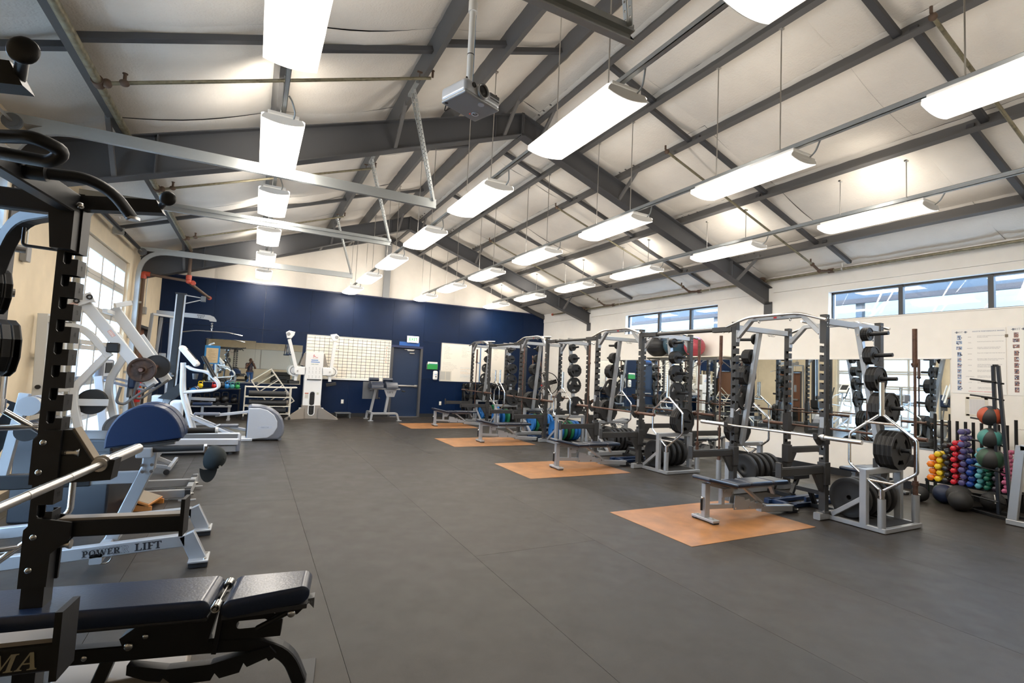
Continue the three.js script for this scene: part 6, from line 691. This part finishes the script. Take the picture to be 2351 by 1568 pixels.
// ================= RIGHT WALL =================
{
  const m = T('wall_mirror', 'long row of mirrors along the right wall behind the racks', 'mirror', [XR, 0, 0]); const e = [-12.57, -11.13, -8.975, -6.987, -5.43, -3.735]; for (let i = 0; i + 1 < e.length; i++) M(m, 'mirror_pane', mt.mirror, bb(-0.008, -0.002, 0.665, 2.06, e[i] + 0.002, e[i + 1] - 0.002)); M(m, 'edge_channel', mt.sst, bb(-0.012, -0.001, 0.65, 0.667, -12.58, -3.725), bb(-0.012, -0.001, 2.058, 2.07, -12.58, -3.725));
  const s = T('ball_shelf', 'white wall shelf holding stability balls above the mirrors', 'shelf', [XR, 2.12, -8.75]); M(s, 'shelf_board', mt.cream, bb(-0.5, -0.015, -0.02, 0, -1.3, 1.3)); for (const z of [-1.1, 0, 1.1]) M(s, 'bracket', mt.sst, bar([-0.02, -0.04, z], [-0.45, -0.04, z], 0.02, 0.03), bar([-0.02, -0.25, z], [-0.4, -0.05, z], 0.015, 0.015));
  const ball = (r, m, z, label) => { const o = T('stability_ball', label, 'stability ball', [XR - 0.32, 2.12, z], 0, 'stability balls on the shelf'); M(o, 'shell', m, SP(r, 0, r * 0.985, 0, 1, 0.985, 1, 36)); M(o, 'rib', m, [-0.55, -0.3, 0, 0.3, 0.55].map((t) => rotX(new THREE.TorusGeometry(r * Math.cos(t) + 0.001, 0.004, 4, 48), PI / 2).translate(0, r * 0.985 + r * Math.sin(t) * 0.985, 0))); M(o, 'valve_plug', mt.white, CY(0.008, 0.008, -r, r, 0, 'x', 8)); };
  ball(0.30, mat(lin(0.02, 0.02, 0.022), 0.5), -9.62, 'black stability ball on the shelf above the mirrors'); ball(0.30, mat(lin(0.03, 0.075, 0.11), 0.5), -9.0, 'dark teal stability ball on the shelf'); ball(0.235, mat(lin(0.42, 0.06, 0.085), 0.45), -8.42, 'red stability ball on the shelf');
}
const poster = (name, label, z0, z1, y0, y1, draw, pw, ph) => { const o = T(name, label, 'poster', [XR - 0.003, (y0 + y1) / 2, (z0 + z1) / 2]); M(o, 'sheet', mt.paper, B(0.002, y1 - y0, z1 - z0, 0, 0, 0)); print(o, 'printed_face', z1 - z0, y1 - y0, pw, ph, draw, [-0.0025, 0, 0], [0, -PI / 2, 0]); return o; };
{
  const rows = ['BASE', 'FEEL', 'WIGGLE', 'ROPES', 'ANGLE', 'PUSH', 'FLEX', 'JUMP-SHRUG', 'LOCK', 'SIT'], tx = [['Assume a start position as if you were going', 'to jump vertically.'], ['Walk forward until the shins touch the bar.'], ['Maintain a balanced position with the', 'weight distributed over the full foot.'], ['Keep arms straight and rotate the elbows out.'], ['Maintain a rigid, flat back while raising the', 'hip and shoulder at the same rate.'], ['Lift the bar by driving through the deck', 'with your heels, raise the hips and', 'shoulders at the same time.'], ['Flex the wrists and the arms keep', 'the bar close to the body.'], ['Jump powerfully while', 'shrugging the shoulders.'], ['Lock the arms', 'out as the bar rises.'], ['Wiggle and keep the bar right', 'with the feet and heels flat.']];
  const draw = (title, warm) => (c, w, h) => { const r = rng(title.length); c.fillStyle = '#eceae6'; c.fillRect(0, 0, w, h); c.fillStyle = '#4f5566'; c.font = '34px serif'; c.textAlign = 'left'; c.fillText('SST', 74, 58); for (const x of [38, 140]) { c.fillRect(x, 44, 46, 6); c.fillRect(x + 14, 32, 8, 30); c.fillRect(x + 24, 32, 8, 30); } c.font = 'bold 24px serif'; c.fillStyle = '#6a7590'; c.fillText(title, 240, 50, w - 250); rows.forEach((t, i) => { const y = 92 + i * 82; c.fillStyle = warm ? '#8e6c66' : '#8fa0bd'; const wide = i === 1 || i === 2; c.fillRect(wide ? 54 : 66, y, wide ? 68 : 46, wide ? 46 : 68); for (let k = 0; k < 14; k++) { c.fillStyle = ['#3f4658', '#cdd3dc', '#5a6173', '#b78e80'][Math.floor(r() * 4)]; c.fillRect((wide ? 56 : 68) + r() * 38, y + 4 + r() * 38, 4 + r() * 14, 4 + r() * 16); } c.fillStyle = '#8d8b90'; c.font = '15px serif'; c.textAlign = 'center'; c.fillText(t, 210, y + 34); c.textAlign = 'left'; c.font = '14px serif'; tx[i].forEach((l, q) => c.fillText(l, 292, y + 22 + q * 17, w - 300)); }); c.fillStyle = '#d2626c'; c.font = 'bold 15px sans-serif'; c.textAlign = 'left'; c.fillText('OPTIMIZING ATHLETIC PERFORMANCE', 190, h - 28, 300); };
  poster('wall_poster', 'white lifting poster headed snatch performance model', -3.715, -3.095, 1.55, 2.505, draw('SNATCH PERFORMANCE MODEL', 0), 600, 940); poster('wall_poster', 'second white lifting poster with darker photos at the right edge', -3.08, -2.46, 1.55, 2.52, draw('CLEAN PERFORMANCE MODEL', 1), 600, 940);
  const p = poster('taped_chart', 'small chart sheet taped below the lifting poster', -3.515, -3.335, 1.245, 1.475, (c, w, h) => { c.fillStyle = '#e4e1dc'; c.fillRect(0, 0, w, h); c.fillStyle = '#b4b3bb'; for (let i = 0; i < 13; i++) c.fillRect(8 + i * 11, 8, 6, h - 16); c.fillStyle = '#e4e1dc'; for (let i = 0; i < 24; i++) c.fillRect(0, 10 + i * 9, w, 3); }, 150, 220); M(p, 'tape_border', mt.cream, B(0.001, 0.27, 0.04, 0.0005, 0, 0.105), B(0.001, 0.27, 0.05, 0.0005, 0, -0.11), B(0.001, 0.03, 0.25, 0.0005, 0.125, 0), B(0.001, 0.03, 0.25, 0.0005, -0.128, 0)); tag(M(scene, 'tape_piece', mt.woodTop, B(0.002, 0.04, 0.035, XR - 0.007, 2.385, -3.088)), 'brown tape piece where the two posters meet', 'tape');
}
{ // vertical rack of vinyl dumbbells
  const o = T('vinyl_dumbbell_rack', 'black rack of upright posts filled with coloured vinyl dumbbells', 'dumbbell rack', [9.12, 0, 0]); const pz = [-3.832, -3.747, -3.657, -3.565, -3.469, -3.381, -3.29, -3.2, -3.109, -3.02, -2.93]; pz.forEach((z, i) => M(o, 'divider_post', mt.blackM, rod([0.04, 0.27, z], [0.04, i === 0 || i === 10 ? 1.22 : 1.14, z], 0.019, 12))); M(o, 'divider_post', mt.blackM, rod([-0.16, 0.27, pz[0]], [-0.16, 0.3, pz[0]], 0.015, 8)); M(o, 'bottom_tray', mt.blackM, bar([-0.14, 0.25, -3.88], [-0.14, 0.25, -2.88], 0.03, 0.04), bar([0.1, 0.25, -3.88], [0.1, 0.25, -2.88], 0.03, 0.04), bb(-0.14, 0.1, 0.245, 0.255, -3.88, -2.88)); M(o, 'leg', mt.blackM, [-3.86, -2.9].flatMap((z) => [-0.13, 0.1].map((x) => bar([x, 0, z], [x, 0.25, z], 0.035, 0.035, [0, 0, 1])))); M(o, 'pin', mt.bolt, rod([0.04, 1.1, -2.93], [0.04, 1.1, -2.84], 0.005, 6));
  const hexG = (r) => G('vd' + r, () => { const hd = (x) => LA([[0, -0.045], [r * 0.75, -0.045], [r, -0.022], [r, 0.022], [r * 0.75, 0.045], [0, 0.045]], x, 0, 0, 'x', 6); return [hd(-0.075), hd(0.075), rod([-0.05, 0, 0], [0.05, 0, 0], r * 0.4, 8)]; });
  const C = [['orange', 0.78, 0.20, 0.01, 4, 0.046], ['yellow', 0.80, 0.55, 0.02, 5, 0.042], ['black', 0.02, 0.02, 0.022, 7, 0.039], ['red', 0.62, 0.015, 0.03, 8, 0.037], ['purple', 0.09, 0.075, 0.22, 9, 0.042], ['blue', 0.01, 0.045, 0.26, 5, 0.042], ['light blue', 0.10, 0.36, 0.42, 8, 0.037], ['green', 0.01, 0.12, 0.075, 5, 0.033], ['dark plum', 0.03, 0.02, 0.035, 5, 0.036], ['pink', 0.55, 0.13, 0.26, 10, 0.030]];
  C.forEach(([n, r, g, b, k, rad], i) => { const m = mat(lin(r, g, b), 0.32, 0, { clearcoat: 0.3, clearcoatRoughness: 0.25 }), zc = (pz[i] + pz[i + 1]) / 2; for (let j = 0; j < k; j++) thingMesh('vinyl_dumbbell', hexG(rad * 1.08), m, `${n} vinyl dumbbell, ${j === 0 ? 'lowest' : j === k - 1 ? 'topmost' : ['', 'second', 'third', 'fourth', 'fifth', 'sixth', 'seventh', 'eighth', 'ninth'][j] + ' from bottom'} of its column`, 'dumbbell', 'vinyl dumbbells', [9.035 + (j % 2 ? 0.018 : -0.012), 0.258 + rad * 0.87 + j * rad * 1.76 * (i > 4 ? 1.06 : 1.2), zc + (j % 2 ? 0.006 : -0.006)]); });
}
{ // medicine ball tree
  const o = T('medicine_ball_tree', 'dark blue leaning medicine ball tree with peg arms', 'ball rack', [8.5, 0, -2.9]); for (const z of [0.0, 0.12]) M(o, 'post', mat(lin(0.008, 0.012, 0.02), 0.4), bar([0.02, 1.92, z * 0.4 - 0.035], [0.02, 0.03, z], 0.05, 0.032, [0, 0, 1])); M(o, 'top_link', mt.blackM, bar([0.02, 1.92, -0.035], [0.02, 1.92, 0.01], 0.05, 0.03)); M(o, 'base', mt.blackM, bar([0.1, 0.02, -0.36], [-0.12, 0.02, 0.22], 0.05, 0.04), bar([0.35, 0.02, -0.3], [0.15, 0.02, 0.3], 0.05, 0.04), bar([0.1, 0.02, -0.36], [0.35, 0.02, -0.3], 0.05, 0.04), bar([-0.12, 0.02, 0.22], [0.15, 0.02, 0.3], 0.05, 0.04)); [1.74, 1.53, 1.23, 0.945, 0.61, 0.22].forEach((y) => { M(o, 'peg_arm', mt.blackM, rod([0.0, y - 0.03, 0.0], [-0.02, y, -0.26], 0.011, 8)); M(o, 'peg_arm', mt.blackM, rod([0.03, y - 0.05, 0.06], [0.2, y - 0.02, -0.22], 0.011, 8)); });
  const mb = (y, m1, label, r = 0.128) => { const b = T('medicine_ball', label, 'medicine ball', [8.56, y, -2.985], R(30), 'medicine balls on the tree'); M(b, 'core', mat(lin(0.03, 0.03, 0.03), 0.55), SP(r, 0, 0, 0, 1, 1, 1, 30)); for (let i = 0; i < 3; i++) { const g = new THREE.SphereGeometry(r * 1.012, 14, 18, 0.3 + i * 2.09, 1.0, 0.35, 2.4); M(b, 'panel', m1, rotZ(g, 0.5)); } return b; };
  mb(1.27, mat(lin(0.42, 0.075, 0.03), 0.5), 'orange and black medicine ball, top of the tree'); mb(0.985, mat(lin(0.05, 0.22, 0.20), 0.5), 'teal and black medicine ball, middle of the tree'); mb(0.72, mat(lin(0.03, 0.075, 0.045), 0.5), 'dark green and black medicine ball, lowest on the tree', 0.14);
  const sb = (x, z, r, m, label, st) => { const b = T('slam_ball', label, 'slam ball', [x, 0, z], R(60), 'slam balls on the floor'); M(b, 'shell', m, SP(r, 0, r, 0, 1, 1, 1, 30)); if (st) M(b, 'lettering_band', mt.paper, rotX(new THREE.TorusGeometry(r * 1.002, 0.006, 4, 30, 0.9), st === 2 ? 0 : PI / 2.3).rotateY(2.6).translate(0, r, 0)); return b; };
  const bm = mat(lin(0.016, 0.016, 0.016), 0.6); sb(8.5, -3.74, 0.105, bm, 'black slam ball with pale stripe nearest the rack tray', 1); sb(8.74, -3.56, 0.128, mat(lin(0.012, 0.02, 0.05), 0.5), 'navy slam ball on the floor below the orange dumbbells', 0); sb(8.42, -3.25, 0.13, bm, 'front black slam ball on the floor of the right corner', 0); sb(8.68, -3.36, 0.145, bm, 'larger black slam ball with lettering behind the front one', 1); sb(8.85, -3.07, 0.13, bm, 'black slam ball with vertical stripe beside the ball tree', 2); sb(9.12, -3.74, 0.1, mat(lin(0.05, 0.2, 0.03), 0.5), 'small green ball behind the navy slam ball', 0);
  const f = T('bench_frame', 'silver angled bench frame at the right edge', 'bench', [8.2, 0, -2.6]); M(f, 'post', mt.silver, bar([0.0, 0.95, 0.02], [0.0, 0.03, -0.07], 0.06, 0.09, [0, 0, 1])); M(f, 'base', mt.silver2, bar([0.0, 0.035, -0.12], [0.0, 0.035, 0.9], 0.07, 0.06)); M(f, 'brace', mt.silver, bar([0, 0.93, 0.02], [0, 0.95, 0.5], 0.06, 0.07), bar([0, 0.1, 0.1], [0, 0.5, 0.5], 0.05, 0.05)); M(f, 'pad', mt.vinylBlk, RB(0.3, 0.08, 0.6, 0, 1.03, 0.42, 0.03, 2));
}
// ================= BEHIND THE CAMERA (seen in the mirrors) =================
{
  const wf = ZF - 0.002; board('whiteboard', 'big whiteboard with red and green notes behind the photographer', -2.0, 0.42, 1.1, 2.3, (c, w, h) => { c.fillStyle = '#ece9df'; c.fillRect(0, 0, w, h); const r = rng(31); scribble(c, r, w * 0.6, 10, w * 0.36, h * 0.35, 9, ['#c98a80']); scribble(c, r, w * 0.6, h * 0.42, w * 0.36, h * 0.4, 9, ['#8fb494']); }, 260, wf, true); board('whiteboard', 'empty whiteboard next to the one with notes behind the photographer', 0.44, 2.9, 1.1, 2.3, (c, w, h) => { c.fillStyle = '#e9e7de'; c.fillRect(0, 0, w, h); }, 60, wf, true);
  const s = T('crash_mat_stack', 'black folded crash mats against the wall behind the photographer', 'mat', [1.6, 0, 2.75]); for (let i = 0; i < 4; i++) M(s, 'mat', mt.vinylBlk, RB(1.1, 0.24, 0.7, 0, 0.121 + i * 0.243, 0, 0.04, 2)); const b = T('flat_bench', 'black flat bench behind the photographer', 'bench', [-0.7, 0, 2.4]); M(b, 'pad', mt.vinylBlk, RB(1.2, 0.07, 0.3, 0, 0.42, 0, 0.03, 2)); M(b, 'frame', mt.blackM, bar([-0.5, 0.38, 0], [0.5, 0.38, 0], 0.06, 0.05)); for (const x of [-0.45, 0.45]) M(b, 'leg', mt.blackM, bar([x, 0.02, 0], [x, 0.38, 0], 0.06, 0.06, [0, 0, 1]), B(0.06, 0.03, 0.45, x, 0.016, 0));
}
{ // the photographer, seen only in the back mirror
  const o = T('person', 'person in a navy polo shirt and jeans raising a camera, reflected in the back mirror', 'person', [-0.092, 0, 0.178], R(-27.1));
  const sdf = (bones) => (x, y, z) => { let d = 9; for (const [ax, ay, az, ra, bx, by, bz, rb] of bones) { const ux = bx - ax, uy = by - ay, uz = bz - az, px = x - ax, py = y - ay, pz = z - az, t = Math.max(0, Math.min(1, (px * ux + py * uy + pz * uz) / (ux * ux + uy * uy + uz * uz + 1e-9))); const q = Math.hypot(px - ux * t, py - uy * t, pz - uz * t) - (ra + (rb - ra) * t), k = 0.035, h = Math.max(k - Math.abs(d - q), 0) / k; d = Math.min(d, q) - h * h * k * 0.25; } return d; };
  const meshIt = (f, cx, cy, cz, half, res) => { const mc = new MarchingCubes(res, mt.white, false, false, 120000); mc.isolation = 0; const n = mc.size; for (let k = 0; k < n; k++) for (let j = 0; j < n; j++) for (let i = 0; i < n; i++) mc.field[k * n * n + j * n + i] = -f(cx + ((i - n / 2) / (n / 2)) * half, cy + ((j - n / 2) / (n / 2)) * half, cz + ((k - n / 2) / (n / 2)) * half); mc.update(); const c = mc.count, p = new Float32Array(mc.positionArray.slice(0, c * 3)), q = new Float32Array(mc.normalArray.slice(0, c * 3)); for (let i = 0; i < c; i++) { p[i * 3] = cx + p[i * 3] * half; p[i * 3 + 1] = cy + p[i * 3 + 1] * half; p[i * 3 + 2] = cz + p[i * 3 + 2] * half; } const g = new THREE.BufferGeometry(); g.setAttribute('position', new THREE.BufferAttribute(p, 3)); g.setAttribute('normal', new THREE.BufferAttribute(q, 3)); return g; };
  const L = []; for (const s of [-1, 1]) L.push([s * 0.1, 0.88, 0.02, 0.095, s * 0.12, 0.48, 0.0, 0.062], [s * 0.12, 0.48, 0.0, 0.064, s * 0.14, 0.09, 0.04, 0.045], [s * 0.14, 0.05, 0.05, 0.042, s * 0.15, 0.035, -0.13, 0.035], [s * 0.19, 1.38, 0.03, 0.062, s * 0.25, 1.17, -0.06, 0.05], [s * 0.25, 1.17, -0.06, 0.047, s * 0.075, 1.44, -0.115, 0.033]);
  const finger = []; for (const s of [-1, 1]) { finger.push([s * 0.075, 1.45, -0.115, 0.03, s * 0.07, 1.51, -0.105, 0.028]); for (let i = 0; i < 4; i++) finger.push([s * 0.075, 1.485 + i * 0.02, -0.115, 0.0105, s * (0.05 - i * 0.002), 1.50 + i * 0.021, -0.14, 0.009], [s * (0.05 - i * 0.002), 1.50 + i * 0.021, -0.14, 0.009, s * 0.028, 1.50 + i * 0.02, -0.125, 0.008]); finger.push([s * 0.06, 1.47, -0.1, 0.011, s * 0.03, 1.475, -0.075, 0.009]); }
  const torso = [[0, 0.93, 0.02, 0.125, 0, 1.12, 0.02, 0.125], [0, 1.12, 0.02, 0.13, 0, 1.33, 0.03, 0.135], [-0.16, 1.38, 0.03, 0.07, 0.16, 1.38, 0.03, 0.07], [-0.07, 0.95, 0.02, 0.12, 0.07, 0.95, 0.02, 0.12], [0, 1.4, 0.03, 0.06, 0, 1.5, 0.015, 0.053]];
  const headF = (x, y, z) => { const e = Math.hypot(x / 0.074, (y - 1.605) / 0.112, (z - 0.012) / 0.092) - 1; let d = e * 0.085; const add = (q) => { const k = 0.02, h = Math.max(k - Math.abs(d - q), 0) / k; d = Math.min(d, q) - h * h * k * 0.25; }; add(Math.hypot(x, y - 1.59, z + 0.085) - 0.016); add(Math.hypot(x, y - 1.53, z + 0.05) - 0.035); for (const s of [-1, 1]) { add(Math.hypot((x - s * 0.076) / 0.5, y - 1.6, z - 0.02) * 0.6 - 0.018); add(Math.hypot(x - s * 0.03, y - 1.645, z + 0.07) - 0.014); } return d; };
  const g = mergeGeometries([meshIt(sdf([...torso, ...L]), 0, 0.86, 0, 0.92, 120), meshIt(sdf(finger), 0, 1.49, -0.1, 0.14, 60), meshIt(headF, 0, 1.6, 0, 0.15, 56)]); const p = g.attributes.position, col = new Float32Array(p.count * 3), skin = lin(0.13, 0.062, 0.038), shirt = lin(0.012, 0.02, 0.045), jean = lin(0.03, 0.085, 0.22), shoe = lin(0.02, 0.02, 0.02), hair = lin(0.01, 0.009, 0.008);
  for (let i = 0; i < p.count; i++) { const x = p.getX(i), y = p.getY(i), z = p.getZ(i); let c = jean; if (y < 0.075) c = shoe; else if (y > 0.93) c = shirt; const arm = Math.abs(x) > 0.145 || z < -0.1; if (y > 0.95 && arm && (z < -0.03 || y < 1.26) && Math.abs(x) > 0.02) c = skin; if (y > 1.455 && Math.abs(x) < 0.1) c = skin; if (y > 1.64 && (z > -0.035 || y > 1.685)) c = hair; if (y > 1.56 && z > 0.05) c = hair; c.toArray(col, i * 3); }
  g.setAttribute('color', new THREE.BufferAttribute(col, 3)); keepUV(o, 'body', new THREE.MeshStandardMaterial({ vertexColors: true, roughness: 0.75 }), g);
  const k = T('photo_camera', 'black camera held up to the face of the photographer', 'camera', [-0.034, 1.515, 0.066], R(-27.1)); M(k, 'camera_body', mt.blackM, RB(0.12, 0.075, 0.04, 0, 0, 0.012, 0.01, 2), RB(0.05, 0.03, 0.035, 0, 0.05, 0.012, 0.008)); M(k, 'lens_barrel', mt.blackM, CY(0.032, 0.02, 0, 0, -0.012, 'z', 20));
}

renderer.render(scene, camera);
